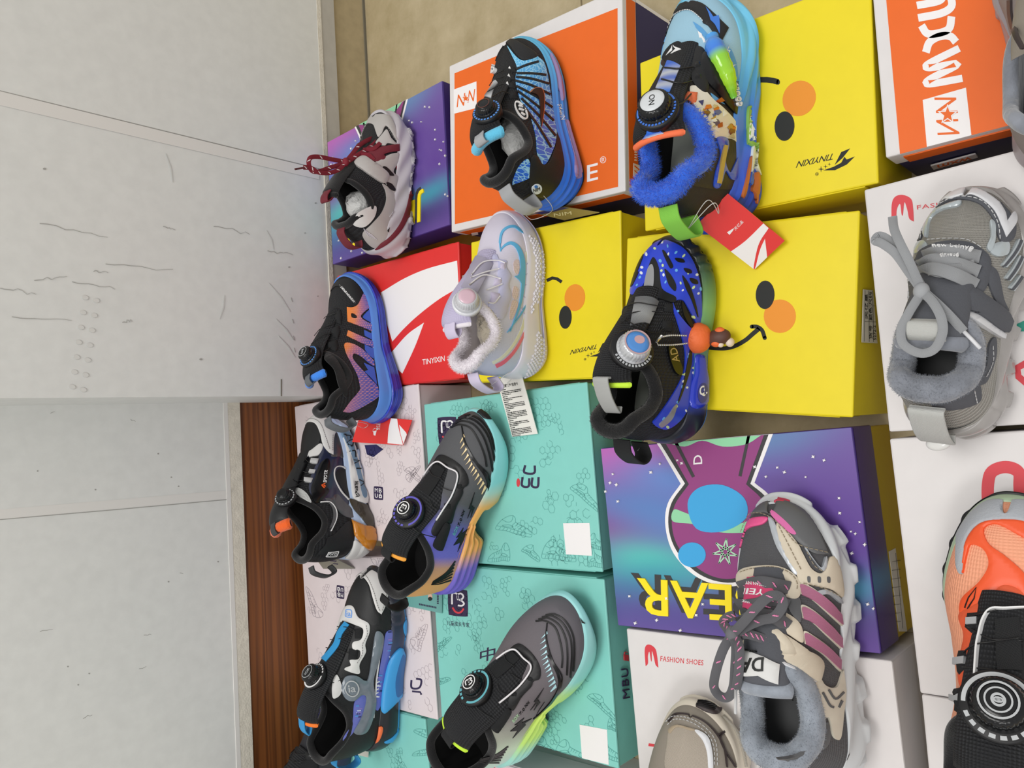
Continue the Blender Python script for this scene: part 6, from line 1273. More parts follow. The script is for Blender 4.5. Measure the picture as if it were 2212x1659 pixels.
class Map:
    def __init__(s, src, dst): s.A = src; A_ = np.array([[a, b, 1] for a, b in src], float); s.M = np.linalg.lstsq(A_, np.array(dst, float), rcond=None)[0]
    def __call__(s, pts, raw=False):
        q = np.array([p[:2] for p in pts], float); w_ = np.c_[q, np.ones(len(q))]@s.M
        if raw: return w_
        return cat([tuple(a)+tuple(p[2:]) for a, p in zip(w_, pts)], True, 5)
    def c(s, pts): return cat(s(pts, True), False, 6)
idm = Map([(0, 0), (1000, 0), (0, 1000)], px('j', [(0, 0), (1000, 0), (0, 1000)]))
g9 = ramp([(0, '#f2b06a'), (.2, '#f3b372'), (.3, '#d8a284'), (.36, '#7a74d6'), (.46, '#6f70d8'), (.55, '#67688c'), (.64, '#58595c'), (1, '#5a5b5e')])
so9 = ramp([(0, '#6a5cd8'), (.2, '#7f6fd0'), (.3, '#f0ad5e'), (.56, '#f3b462'), (.64, '#b8d6c8'), (.7, '#8fd9da'), (1, '#93dfe2')])
s9 = racer('grey sneaker fading to violet and orange with black side prints on the upper teal box', (-.270, .764), RD(-19), .250, 'j', idm, zc('j', [(680, 200), (740, 198), (800, 235), (835, 275, 1), (790, 270), (740, 240)]), g9, so9, None, m('amber_edge', '#f2a53c', .7), m('cream_print', '#f6ddaa', .4), m('violet_mark', '#6a62c8', .4), ('BIDX', '7.0', m('teal_print', '#6fc0c4', .5)), dict(rimline=[(0, .106), (.06, .105), (.15, .088), (.22, .082), (.3, .088), (.38, .099), (.44, .106)]))
g11 = ramp([(0, '#b9e6ea'), (.2, '#cdeee6'), (.32, '#dff2d8'), (.42, '#b9bcae'), (.52, '#8c8488'), (.62, '#6f686c'), (1, '#67646a')])
so11 = ramp([(0, '#9fdede'), (.16, '#a8e6d8'), (.28, '#c8f07a'), (.5, '#d8f56a'), (.6, '#c9f08a'), (.7, '#9fe2dc'), (1, '#9fdfe0')])
jl = Map([(632, 320), (788, 735), (235, 890), (690, 1010), (668, 660), (815, 262), (585, 1180)], px('l', [(1075, 450), (1110, 1035), (430, 985), (920, 1230), (1010, 860), (1310, 470), (800, 1385)]))
s11 = racer('grey sneaker fading to pale mint and lime on the lower teal box', (-.452, .667), RD(-33), .252, 'l', jl, zc('l', [(1165, 262, 1), (1230, 320), (1310, 410), (1375, 480, 1), (1320, 465), (1250, 430), (1195, 360)]), g11, so11, None, neon, m('pale_blue_print', '#b9e4ec', .4), m('teal_mark', '#6fc0cc', .4), ('BIDX', '7.0', m('mint_print', '#b9d8b4', .5)), {})
tg, sf = tri_card('hang_tag', 'small teal card tag with printed figures beneath the orange and violet sneaker heel', 'k', [(905, 428), (990, 285), (1262, 345), (1262, 502)], [.107, .108, .108, .107], m('dull_teal_card', '#6fa9a4', .35))
p = Print(sf, .0003, .02)
for c in ((1042, 345), (1176, 378)): p.add([px('k', ell(c, 16, 26))], m('skin_tone_ink', '#d8b4a0', .5), 1); p.add([px('k', ell((c[0], c[1]+14), 15, 15))], m_black, 2); p.add([px('k', [(c[0]-22, c[1]-26), (c[0]+22, c[1]-22), (c[0]+14, c[1]-70), (c[0]-10, c[1]-70)])], m('pale_pink_ink', '#d8c0c4', .5))
for i in range(11): p.add([px('k', [(1093+i*12, 440+i*2.4), (1101+i*12, 441+i*2.4), (1100+i*12, 428+i*2.4), (1092+i*12, 427+i*2.4)])], m_ink)
for i in range(8): p.add([px('k', [(1226, 430-i*13), (1238, 432-i*13), (1238, 423-i*13), (1226, 421-i*13)])], m_ink)
p.build()

# ------------------------------------------------------------------ silver sneaker with burgundy laces, far corner
silv = m('silver_leather', '#b3afac', .38, ('leather', 1400, .12, .0003), spec=.6); burg = m('burgundy_suede', '#6d1f2c', .6); chunk = m('pale_grey_rubber', '#c4c0c6', .42); blace = m('burgundy_lace', '#7e1a2b', .7, ('weave', 9, .5, .0006)); wleath = m('white_leather', '#d9d8d6', .4)
def lugs(per, dep, kmax=.32, duty=0., ridge=.0014):
    return lambda a, k: np.where(k < kmax, dep*np.clip(np.sin(a*per)*4, -1, 1)*np.clip((kmax-k)/.08, 0, 1)*.5, 0)+ridge*np.sin(a*per*.5+k*9)
def notch(per, h): return lambda a, k, z: z+h*(np.sin(a*per) > .2)*np.clip((.25-k)/.25, 0, 1)
def flecks(s, path, mm, n_, r=.0005, ln=.0026, off=.0012):
    """light flecks woven into a lace"""
    P = np.asarray(path); vd = s.up.local(np.array([[0, 0, CAM_Z]]))[0]; mb = MB(); i = np.linspace(2, len(P)-3, n_).astype(int)
    for j, k in enumerate(i):
        t = P[k+1]-P[k-1]; t /= np.linalg.norm(t); v = vd-P[k]; v /= np.linalg.norm(v); w_ = np.cross(t, v); c = P[k]+v*off
        for q in (-1, 0, 1): b = c+w_*q*.0011+t*q*.0009; mb.add(*tube_vf(np.array([b-w_*.0006-t*ln*.4, b, b+w_*.0006+t*ln*.4]), r, 5)[:2])
    return mb
s1 = Shoe('silver and black sneaker with burgundy bow laces on the far violet box', (.184, .882), RD(2), .206, k_mesh, k_dark, k_suede, k_suede, k_dark, chunk,
          bands=[('outsole', 0, .08, k_rubber, None, -.001), ('midsole', .08, 1, chunk)], off=lugs(62, .004, .3, ridge=.0012), zmod=notch(62, .006), hx=.028,
          zt=[(0, .052), (.15, .048), (.35, .036), (.5, .033), (.7, .034), (.85, .036), (1, .040)], wf=1.14, rimline=[(0, .097), (.06, .095), (.15, .08), (.22, .071), (.3, .076), (.38, .092), (.44, .102)], tpath=[(.73, .064), (.65, .074), (.55, .09), (.47, .104), (.40, .114), (.34, .121)], tw=[(0, .014), (.5, .017), (1, .018)])
S1 = lambda pts, mm, name, off=.0014, dome=.0008: s1.patch('u', zc('a', pts), mm, name, off, dome=dome)
S1([(662, 600), (690, 490), (760, 425), (850, 405), (930, 430), (1000, 480), (1035, 560), (1010, 650), (960, 610), (920, 540), (880, 500), (850, 560, 1), (820, 590), (800, 540), (780, 490), (730, 480), (690, 530), (675, 610)], silv, 'toe_overlay')
S1([(850, 570, 1), (890, 530), (925, 600), (985, 660, 1), (900, 640), (870, 660), (800, 640)], silv, 'lace_stay'); S1([(715, 750), (790, 690), (900, 660), (1002, 645, 1), (1005, 700, 1), (905, 715), (865, 735), (885, 765), (800, 790)], burg, 'burgundy_panel', .0018)
S1([(790, 800), (880, 745), (950, 720), (1030, 720), (1025, 760), (965, 820), (940, 870), (965, 900), (1000, 930), (1000, 1010), (950, 1045), (900, 1000), (860, 940), (830, 880)], silv, 'quarter_overlay'); S1([(960, 820), (1010, 860), (1010, 930), (975, 880)], burg, 'burgundy_inset')
S1([(850, 970), (875, 1030), (880, 1110), (840, 1210), (760, 1300), (690, 1385), (800, 1490), (960, 1390), (1030, 1220), (1020, 1050), (950, 1045), (900, 1000)], silv, 'heel_overlay')
S1([(610, 1290), (660, 1200), (790, 1150), (785, 1240), (700, 1320)], wleath, 'heel_panel')
for q in ([(850, 835), (880, 835), (935, 890), (930, 905), (880, 890)], [(880, 960), (920, 970), (950, 1015), (940, 1030), (900, 1005)], [(895, 1345), (950, 1290), (970, 1265), (960, 1310), (910, 1365)]): s1.patch('u', zc('a', q), k_rubber, 'overlay_slot', .0028, step=.002)
s1.patch('u', zc('a', [(630, 810), (700, 755), (770, 790), (890, 880), (885, 940), (850, 965), (760, 910), (690, 860)]), silv, 'ankle_strap', .004, dome=.002)
for i in range(6): s1.patch('u', px('a', stroke([(905+i*14-i*2, 1240-i*8+i*2), (960+i*4, 1215-i*10)], 5)), chunk, 'heel_rib', .003, step=.002) if i < 4 else None
for i in range(5): s1.patch('u', px('a', stroke([(700+i*14, 1330+i*10), (740+i*16, 1390+i*6)], 5)), chunk, 'heel_rib', .003, step=.002)
s1.stitch([px('a', cat(q, False, 6)) for q in ([(690, 620), (700, 530), (760, 470), (820, 520), (830, 570)], [(900, 520), (940, 590), (990, 650)], [(720, 800), (800, 850), (870, 900)], [(930, 740), (1000, 740)])], m('grey_thread', '#8a8786'))
s1.patch('s', zc('a', [(1080, 1030), (1105, 1060), (1085, 1180), (1020, 1330), (920, 1440), (810, 1505), (795, 1480), (900, 1410), (990, 1300), (1045, 1170)]), burg, 'burgundy_stripe', .001, dome=.0006)
for q in ([(1060, 530), (1110, 550), (1150, 630), (1110, 640)], [(1100, 690), (1160, 680), (1175, 780), (1100, 790)], [(1090, 870), (1165, 840), (1150, 920), (1085, 980)], [(1110, 1190), (1170, 1200), (1150, 1290), (1080, 1290)]): s1.patch('s', zc('a', q), m('grey_ribbed_rubber', '#b9b5bb', .4, ('ribY', 3, .6, .001)), 'ribbed_pod', .001, dome=.0008)
tongue_roll(s1, k_suede, .004); s1.loop(s1.tp[-3]+np.array([0, -.004, .004]), s1.tp[-1]+np.array([0, -.004, -.004]), np.array([-.014, 0, .008]), (0, 1, 0), .016, burg, 'tongue_pull_tab'); heel_tab(s1, heel_at(s1, .098), heel_at(s1, .072, -.002), (-.020, 0, .002), .017, burg); stuffing(s1, paper, .2, .42, .06, .03, .018)
for q in ([(700, 700), (800, 690), (850, 640)], [(680, 740), (760, 740), (800, 780)]): s1.lace(px('a', q), [.004, .005, .003], blace, .006, k='u', name='lace_row')
def bow(s, z, parts, mm, fleck, wid=.0062, knot=None, kr=.005, nf=6, level=False):
    root = None
    for pts, ys in parts:
        o = s.lace3(z, pts, 0 if level else ys, mm, wid, .0018, 'lace_bow' if root is None else 'lace_loop', parent=root or s.o, zs=ys if level else None); root = root or o
        P = np.array([v.co for v in o.data.vertices])[:].reshape(-1, 8, 3).mean(1)
        if fleck: flecks(s, P, fleck, nf).build('lace_fleck', fleck, root)
    if knot: c = s.up.local(at(px(z, [knot[0]]), s.loc[2]+knot[1]))[0] if level else s.ray_pt(px(z, [knot[0]]), knot[1])[0]; blob('lace_knot', c, kr*1.15, kr, kr*.9, mm, root)
    return root
def blob(name, c, rx, ry, rz, mm, par, yaw=0, bump_=0):
    th = np.linspace(0, PI, 16); ph = np.linspace(0, 2*PI, 24, endpoint=False); V = []
    for t in th:
        for f in ph:
            r = 1+bump_*math.sin(7*f+5*t)*math.sin(9*t); x, y, z = rx*math.sin(t)*math.cos(f)*r, ry*math.sin(t)*math.sin(f)*r, rz*math.cos(t)*r
            V.append((c[0]+x*math.cos(yaw)-y*math.sin(yaw), c[1]+x*math.sin(yaw)+y*math.cos(yaw), c[2]+z))
    return mesh(name, V, gridf(16, 24, False, True), mm, par, True)
wf_ = m('white_fleck', '#e8e0e0', .6)
bow(s1, 'a', [([(552, 792), (600, 735), (660, 660), (740, 610), (795, 600), (805, 640), (760, 690), (680, 720), (600, 770), (556, 800)], [-.012]*10), ([(548, 788), (450, 772), (340, 750), (270, 755), (252, 800), (275, 860), (330, 870), (420, 840), (500, 815), (548, 798)], [-.010]*10), ([(548, 800), (500, 850), (420, 880), (330, 875), (270, 840), (210, 835)], [-.012]*6), ([(556, 795), (640, 740), (740, 680), (820, 610), (852, 570)], [-.012, -.014, -.018, -.022, -.026])], blace, wf_, .0058, ((552, 792), -.012), .0052)
tube('lace_tip', s1.ray_pt(px('a', [(240, 836), (190, 842), (140, 850)]), -.012), .0013, m('burgundy_tip', '#5a2028', .3), s1.o, 6)

# ------------------------------------------------------------------ grey tied-lace sneaker on the right white box
g7m = m('silver_grey_mesh', '#a6a39c', .6, ('weave', 2.2, .8, .0014)); dk7 = m('dark_grey_suede', '#54565c', .8, ('noise', 600, .4, .0008)); tr7 = m('smoky_clear_rubber', '#a39f9c', .25, coat=.4, var=.1); fur7 = m('grey_plush', '#82868f', .95, ('noise', 140, .6, .003), sheen=.5, var=.25); gl7 = m('grey_flat_lace', '#9b9da0', .7, ('ribX', 7, .5, .0008)); refw = m('white_reflective_piping', '#d8d9dc', .35); irid = m('pearly_film', '#b9c2c6', .25, metal=.3)
s7 = Shoe('grey running sneaker with plush collar and looped grey laces', (-.037, .160), RD(-5), .192, g7m, fur7, fur7, dk7, m('dark_plush_insole', '#5a5b5c', .95), tr7, fur=(6000, .002, .0002), rc=.0085, wf=1.14, off=lugs(48, .005, .45, ridge=.0016), zmod=notch(48, .005), hx=.028, nar=.14,
          rimline=[(0, .094), (.06, .093), (.15, .084), (.22, .078), (.32, .08), (.42, .09), (.47, .094)], tpath=[(.74, .063), (.66, .073), (.57, .087), (.5, .096), (.44, .102), (.38, .104)], ridge=[(.47, .094), (.56, .084), (.65, .073), (.72, .065), (.8, .059), (.9, .053), (1, .046)])
H = lambda pts, mm, name, off=.0014, dome=.0008: s7.patch('u', zc('h', pts), mm, name, off, dome=dome)
H([(405, 400), (425, 300), (490, 195), (600, 120), (740, 100), (870, 140), (960, 220), (1005, 310), (990, 390), (935, 415), (900, 380), (875, 280), (800, 185), (700, 150), (600, 160), (510, 225), (455, 310), (432, 390)], dk7, 'toe_overlay')
H([(560, 130), (740, 92), (870, 150), (930, 225), (945, 285, 1), (985, 230), (1000, 290), (940, 385, 1), (915, 320), (860, 210), (740, 130), (600, 155)], refw, 'reflective_flash', .0026)
H([(470, 380), (490, 270), (560, 215), (660, 190), (680, 160), (640, 165), (540, 205), (470, 270), (450, 350)], irid, 'pearly_piping', .002); H([(850, 280), (880, 300), (880, 400), (850, 470), (830, 440), (855, 370)], irid, 'pearly_piping', .002); H([(400, 420), (450, 400), (470, 440), (400, 480), (385, 470)], irid, 'pearly_piping'); H([(880, 420), (960, 410), (960, 480), (900, 500), (850, 470)], irid, 'pearly_piping')
H([(410, 500), (450, 450), (560, 410), (700, 410), (790, 450), (850, 520), (840, 640), (800, 720), (760, 690), (780, 560), (740, 470), (600, 450), (480, 480), (450, 560), (440, 640), (380, 640)], dk7, 'eyestay', .0018, .001)
H([(300, 720), (330, 660), (440, 640), (640, 680), (760, 700), (950, 850), (930, 975), (880, 950), (700, 850), (500, 780), (320, 790), (240, 830), (250, 770)], dk7, 'ankle_collar', .0016, .001)
H([(610, 800), (700, 830), (930, 975), (910, 1000), (690, 870), (600, 830)], refw, 'reflective_piping', .003); H([(235, 830), (300, 780), (400, 770), (400, 785), (300, 795), (245, 845)], refw, 'reflective_piping', .003)
s7.patch('u', zc('h', [(645, 770), (720, 705), (800, 740), (945, 850), (930, 965), (760, 865), (680, 840)]), dk7, 'ankle_strap', .0045, dome=.002)
for q in ([(930, 560), (1030, 400)], [(950, 640), (1035, 500)], [(975, 700), (1035, 620)]): s7.patch('u', px('h', stroke(q, 34)), irid, 'side_stripe', .002); s7.patch('u', px('h', stroke(q, 12)), dk7, 'side_stripe', .0026)
H([(810, 560), (890, 590), (930, 760), (960, 830), (900, 800), (850, 700)], dk7, 'quarter_overlay'); H([(840, 1040), (880, 1000), (880, 1120), (830, 1260), (790, 1290), (760, 1290), (820, 1180)], dk7, 'heel_overlay'); H([(400, 1345), (430, 1352), (600, 1350), (760, 1290), (790, 1330), (770, 1400), (600, 1440), (420, 1400)], dk7, 'heel_counter')
s7.stitch([px('h', cat(q, False, 6)) for q in ([(440, 390), (460, 290), (530, 205), (620, 150), (720, 140), (820, 180), (890, 290), (905, 400)], [(800, 760), (930, 850), (920, 940)], [(690, 850), (780, 860), (900, 940)], [(850, 1050), (850, 1150), (800, 1260)], [(330, 690), (480, 660), (640, 690)], [(740, 1320), (760, 1400)], [(480, 400), (600, 395), (720, 405), (820, 470)])], m('pale_thread', '#c9cacb'), h=.0024, dash=.003)
for q, hs in (([(455, 500), (560, 470), (680, 480), (795, 505)], .006), ([(430, 555), (520, 525), (660, 550), (790, 595)], .006), ([(415, 605), (520, 580), (660, 620), (775, 680)], .006), ([(420, 560), (540, 590), (640, 590), (760, 560)], .004)): s7.lace(px('h', q), [hs*.6, hs, hs, hs*.6], gl7, .0095, .002, 'lace_row', 't' if False else '*')
s7.print_('t', [(text_px('new bcinve', *px('h', [(530, 476), (720, 492), (532, 457)]), .01), w_mark), (text_px('cinveud', *px('h', [(560, 545), (650, 545), (560, 522)]), .01), w_mark)], 'lace_lettering', .0085)
bow(s7, 'h', [([(430, 705), (350, 590), (270, 480), (190, 420), (145, 400), (170, 370), (230, 400), (300, 490), (370, 580), (435, 690)], [.104, .108, .112, .112, .11, .107, .107, .106, .104, .103]), ([(425, 690), (360, 540), (300, 420), (262, 330), (252, 255)], [.104, .112, .112, .106, .098]), ([(425, 730), (350, 850), (305, 950), (320, 1040), (420, 1095), (510, 1070), (560, 970), (550, 870), (500, 780), (445, 725)], [.106, .112, .114, .114, .113, .113, .114, .115, .112, .106]), ([(450, 720), (540, 800), (620, 880), (690, 960)], [.105, .107, .105, .1])], gl7, None, .0062, ((430, 712), .105), .0055, level=True)
tube('lace_tip', s7.up.local(np.array([at(q, ZT+h) for q, h in zip(px('h', [(690, 960), (740, 1010), (792, 1065)]), (.1, .098, .095))])), .0014, refw, s7.o, 6)
tongue_roll(s7, fur7, .006); s7.loop(s7.tp[-9]+np.array([0, 0, .006]), s7.tp[-1]+np.array([.002, 0, -.004]), np.array([-.006, 0, .008]), (0, 1, 0), .024, m('light_grey_webbing', '#c9cac6', .7, ('weave', 6, .6, .0008)), 'tongue_pull_tab')
heel_tab(s7, heel_at(s7, .088, -.004), heel_at(s7, .052, -.008), (-.010, 0, 0), .024, m('light_grey_webbing', '#c9cac6')); fixn(blob('size_clip', heel_at(s7, .047, -.014), .006, .009, .004, m('clear_clip', '#d9d9d6', .2, coat=.4), s7.o, .3))

# ------------------------------------------------------------------ white and black sneaker with orange lining, wall bay
s8 = Shoe('white and black sneaker with orange tongue lining and amber heel fin', (-.262, .955), RD(25.5), .232, k_mesh, k_dark, k_suede, k_leather, k_dark, wleath,
          bands=[('outsole', 0, .12, k_rubber), ('midsole', .12, 1, m('pale_blue_foam', '#b9cdea', .45))], off=lambda a, k: .002*np.sin(a*40)*(k < .6), zt=[(0, .04), (.15, .038), (.35, .035), (.5, .033), (.7, .03), (.85, .03), (1, .034)],
          rimline=[(0, .105), (.06, .105), (.15, .085), (.22, .078), (.3, .084), (.38, .1), (.44, .112)], tpath=[(.73, .066), (.65, .08), (.55, .1), (.47, .115), (.40, .128), (.34, .136), (.28, .138)], ridge=[(.44, .112), (.55, .094), (.65, .077), (.72, .066), (.8, .059), (.9, .052), (1, .044)])
I = lambda pts, mm, name, off=.0014, dome=.0006: s8.patch('u', zc('i', pts), mm, name, off, dome=dome)
Is = lambda pts, mm, name, off=.0014, dome=.0006: s8.patch('s', zc('i', pts), mm, name, off+.001, dome=dome)
nav = m('navy_clear_film', '#2b3048', .2, coat=.5, var=.2); smk = m('smoky_clear_film', '#4a4a4e', .15, coat=.6, var=.25); amb = m('amber_clear_fin', '#c87f22', .15, coat=.6, var=.1); pbl = m('pale_blue_foam', '#b9cdea')
I([(365, 330), (385, 260), (450, 200), (540, 190), (620, 240), (680, 330), (640, 400), (630, 565, 1), (585, 535), (545, 480), (525, 390), (490, 310), (440, 285), (380, 300)], wleath, 'toe_overlay', .0022); I([(360, 400), (365, 310), (440, 285), (505, 320), (528, 410), (500, 480), (440, 530), (355, 560)], k_leather, 'toe_panel', .001); I([(355, 565), (440, 530), (520, 470), (545, 500), (510, 565), (430, 585), (340, 640), (330, 700), (345, 600)], wleath, 'vamp_overlay', .0018)
s8.stitch([px('i', cat(q, False, 6)) for q in ([(400, 270), (470, 265), (530, 310), (570, 420), (600, 520)], [(625, 400), (622, 540)])], m('grey_thread', '#8a8786'), h=.0034)
I([(540, 480), (600, 560), (700, 560), (760, 600), (790, 900), (740, 1000), (640, 960), (560, 960), (440, 900), (430, 780), (500, 610)], nav, 'navy_overlay', .0008); I([(640, 400), (700, 350), (740, 430), (765, 600), (690, 590), (610, 570)], smk, 'smoky_overlay', .0012)
I([(650, 760), (660, 700), (700, 680), (770, 725), (790, 880), (760, 935), (700, 850)], k_leather, 'side_window', .0022); s8.patch('u', px('i', stroke(cat([(780, 720), (700, 665), (645, 680), (640, 760), (690, 870), (760, 950)], False, 6), 8)), wleath, 'window_piping', .003, step=.002)
Is([(690, 345), (760, 370), (815, 520), (860, 700), (910, 880), (912, 970), (860, 965), (800, 930), (780, 800), (760, 620), (730, 470)], wleath, 'side_wing', .0026, .0012); Is([(690, 350), (760, 380), (800, 520), (850, 720), (900, 900), (870, 920), (830, 760), (780, 580), (730, 460)], m('grey_blue_print', '#6f8ca6', .45), 'wing_print', .0042, 0)
s8.print_('s', [([px('i', stroke(cat(q, False, 4), 8))], k_rubber) for q in ([(715, 400), (760, 410), (765, 440)], [(735, 470), (790, 450), (780, 500), (745, 480)], [(760, 540), (800, 530), (805, 580)], [(790, 610), (830, 620), (800, 650)], [(815, 690), (850, 690)], [(835, 770), (870, 800), (850, 840)])]+[(text_px('YOUR TIME', *px('i', [(832, 905), (826, 785), (810, 905)]), .02), k_rubber), ([px('i', ell((830, 917), 11, 11, 0, 14)), px('i', ell((830, 917), 7, 7, 0, 14))], k_rubber)], 'wing_lettering', .0058)
s8.patch('s', zc('i', [(822, 535), (900, 512), (925, 640), (930, 760), (910, 832), (885, 825), (850, 700)]), pbl, 'sole_pod', .002, dome=.002); s8.patch('u', zc('i', [(800, 465), (900, 470), (905, 515), (830, 525)]), k_rubber, 'sole_bridge', .002)
I([(440, 860), (470, 770), (520, 640), (590, 600), (600, 700), (570, 820), (590, 880), (520, 960), (470, 970)], k_gloss, 'eyestay', .002, .001)
for q in ([(452, 600), (512, 604), (496, 645), (440, 640)], [(435, 693), (482, 698), (470, 727), (424, 722)], [(388, 762), (458, 768), (442, 806), (384, 796)]): s8.patch('u', zp('i', q), m('silver_grey_strap', '#b9b9b9', .5), 'lace_strap', .004, dome=.0012)
s8.print_('u', [(text_px('SMOTR', *px('i', [(566, 805), (578, 702), (540, 802)]), .04, .1), w_mark), ([px('i', stroke([(555, 812), (528, 826), (548, 850), (556, 836), (542, 828)], 9))], m('orange_print', '#f0642a', .4))], 'side_lettering', .0046)
I([(310, 860), (340, 850), (400, 890), (440, 960), (430, 975), (370, 940), (320, 900)], m('white_terry', '#cfd2d0', .95, ('noise', 400, .8, .002)), 'ankle_lining_patch', .002)
I([(600, 950), (660, 900), (720, 960), (800, 1040), (815, 1090), (760, 1100), (690, 1060), (640, 1000)], smk, 'smoky_overlay', .0016); I([(560, 940), (620, 950), (650, 1020), (660, 1090), (640, 1150), (600, 1190), (630, 1100), (620, 1010)], m('grey_rib_film', '#77777a', .3, ('ribX', 6, .8, .001)), 'ribbed_piping', .002)
s8.patch('u', px('i', stroke(cat([(520, 968), (600, 970), (650, 1030), (655, 1110), (610, 1215)], False, 6), 6)), w_mark, 'white_piping', .0028, step=.002)
I([(580, 1270), (640, 1240), (760, 1130), (800, 1220), (815, 1310), (740, 1400), (650, 1430), (560, 1420), (500, 1400), (560, 1330)], k_leather, 'heel_counter', .0016); s8.print_('u', [([px('i', q)], w_mark) for q in ([(585, 1385), (672, 1378), (676, 1384), (590, 1391)], [(565, 1420), (655, 1418), (655, 1424), (565, 1426)], [(585, 1385), (592, 1388), (572, 1424), (565, 1421)], [(669, 1380), (676, 1382), (658, 1422), (651, 1420)])]+[(text_px('PXG', *px('i', [(585, 1413), (650, 1413), (594, 1393)]), .02), w_mark)], 'heel_badge', .0024)
s8.patch('s', zc('i', [(770, 940), (860, 970), (950, 1010), (1000, 1080), (985, 1170), (930, 1170), (860, 1090), (800, 1020)]), m('dark_gradient_film', '#3b3426', .3, coat=.4), 'heel_wing', .0018); s8.patch('s', zc('i', [(752, 1105), (800, 1125), (880, 1160), (960, 1175), (990, 1240), (965, 1360), (930, 1365), (870, 1320), (800, 1230)]), amb, 'amber_fin', .003, dome=.003)
s8.patch('s', zc('i', [(690, 1440), (800, 1300), (850, 1305), (930, 1368), (960, 1380), (900, 1440), (800, 1488), (740, 1470)]), wleath, 'heel_shell', .002, dome=.001); s8.patch('s', zc('i', [(960, 1280), (1015, 1280), (1020, 1330), (960, 1400), (940, 1390)]), pbl, 'sole_pod', .002)
P, n = lift_dial(s8, 'i', (200, 890), .011); s8.dial(P, n, .0155, k_rubber, k_gloss, k_gloss, g_mark, marks=[(0, 6.2, 18)], h=.012)
s8.patch('t', px('i', stroke(cat([(440, 580), (370, 680), (310, 790)], False, 6), 40)), k_gloss, 'tongue_strap', .002)
for q in ([(380, 590), (440, 640), (500, 620)], [(330, 680), (400, 720), (470, 700)], [(290, 780), (380, 790), (440, 780)], [(250, 860), (330, 830), (400, 790)]): s8.wire(px('i', q), k_wire)
tongue_roll(s8, m('bright_orange_fleece', '#ef6420', .95, ('noise', 500, .8, .002), sheen=.3), .0085); tongue_tab(s8, m('black_white_tape', '#3a3b3d', .5), .012, .016, .004)
fl = m('orange_lining', '#ef6420'); s8.loop(heel_at(s8, .098, -.006), heel_at(s8, .068, -.010), (-.016, 0, -.006), (0, 1, 0), .012, m('black_white_tape', '#3a3b3d'), 'heel_pull_ring', .003)
tg, sf = tri_card('hang_tag', 'olive grey hang tag propped at the heel of the white and black sneaker', 'i', [(470, 1430), (640, 1445), (815, 1535), (545, 1535)], [.135, .128, .107, .108], m('olive_grey_card', '#8a887c', .3)); p = Print(sf, .0003, .02); p.add([px('i', stroke([(605, 1465), (660, 1470), (630, 1490), (672, 1495)], 9))], m_ink); p.build()

# ------------------------------------------------------------------ black, white and blue sneaker, wall bay
s10 = Shoe('black sneaker with white toe and eyestay and bright blue sole fins', (-.532, .912), RD(-2.0), .262, k_leather, k_dark, k_suede, k_mesh, k_dark, k_rubber,
           bands=[('outsole', 0, .16, m('sky_blue_rubber', '#3f9fe0', .4)), ('midsole', .16, 1, m_attrs, lambda a, k: ramp([(0, '#24262c'), (.3, '#1f2126'), (.45, '#2a4a80'), (.6, '#31405e'), (.75, '#2a2f3e'), (1, '#222428')])(a))], off=lambda a, k: .0012*np.sin(a*120)*(a > .7)*(k > .5)+.002*np.sin(k*PI),
           rimline=[(0, .110), (.06, .109), (.15, .091), (.22, .083), (.3, .088), (.38, .104), (.44, .113)], tpath=[(.73, .068), (.65, .082), (.55, .1), (.47, .117), (.40, .129), (.33, .136), (.28, .136)], ridge=[(.44, .113), (.55, .096), (.65, .08), (.72, .07), (.8, .062), (.9, .055), (1, .046)], wf=1.0)
K = lambda pts, mm, name, off=.0014, dome=.0006, k='u': s10.patch(k, zc('k', pts), mm, name, off, dome=dome)
sbl2 = m('sky_blue_rubber', '#3f9fe0'); trg = m('grey_clear_gel', '#75808a', .2, coat=.5, var=.15)
K([(590, 215), (630, 175), (720, 170), (800, 200), (866, 255), (855, 360), (835, 450), (808, 508, 1), (775, 475), (745, 380), (715, 280), (650, 215)], wleath, 'toe_overlay', .0022); K([(610, 165), (680, 120), (740, 110), (830, 140), (862, 190), (800, 192), (750, 165), (690, 160)], sbl2, 'toe_bumper', .002, .0015)
K([(545, 300), (590, 225), (650, 220), (712, 285), (742, 385), (770, 475), (800, 520), (800, 580), (740, 590), (640, 520), (600, 450), (520, 440)], k_leather, 'vamp_panel', .001)
s10.stitch([px('k', cat(q, False, 6)) for q in ([(620, 200), (700, 230), (750, 330), (780, 440), (800, 490)], [(845, 280), (835, 400), (812, 480)], [(700, 590), (705, 660), (670, 730), (665, 800), (620, 880)])], m('grey_thread', '#8a8786'), h=.0034)
K([(488, 560), (520, 500), (555, 448), (605, 452), (640, 530), (715, 575), (722, 640), (690, 730), (692, 790), (645, 880), (640, 950), (540, 925), (545, 905), (580, 890), (575, 850), (640, 840), (650, 780), (600, 770), (600, 720), (660, 695), (675, 620), (620, 590), (560, 570)], wleath, 'eyestay', .002, .001)
s10.print_('u', [([px('k', cat([(555, 490), (562, 475), (600, 480), (600, 530), (592, 536), (553, 530)], True, 4)), px('k', cat([(559, 492), (565, 480), (596, 484), (595, 528), (590, 531), (557, 526)], True, 4))], m('blue_mark', '#5f9ae8')), (text_px('ia', *px('k', [(562, 524), (592, 524), (562, 490)])), m('blue_mark', '#5f9ae8'))], 'toe_badge', .0034)
loops_on(s10, 'k', [[(612, 618), (672, 610), (668, 690), (612, 690)], [(570, 765), (640, 765), (625, 855), (562, 845)]], k_web)
strap_grad(s10, 't', px('k', [(555, 575), (500, 650), (470, 740), (380, 850)]), 12, [(0, '#2f9ad8'), (1, '#2f9ad8')])
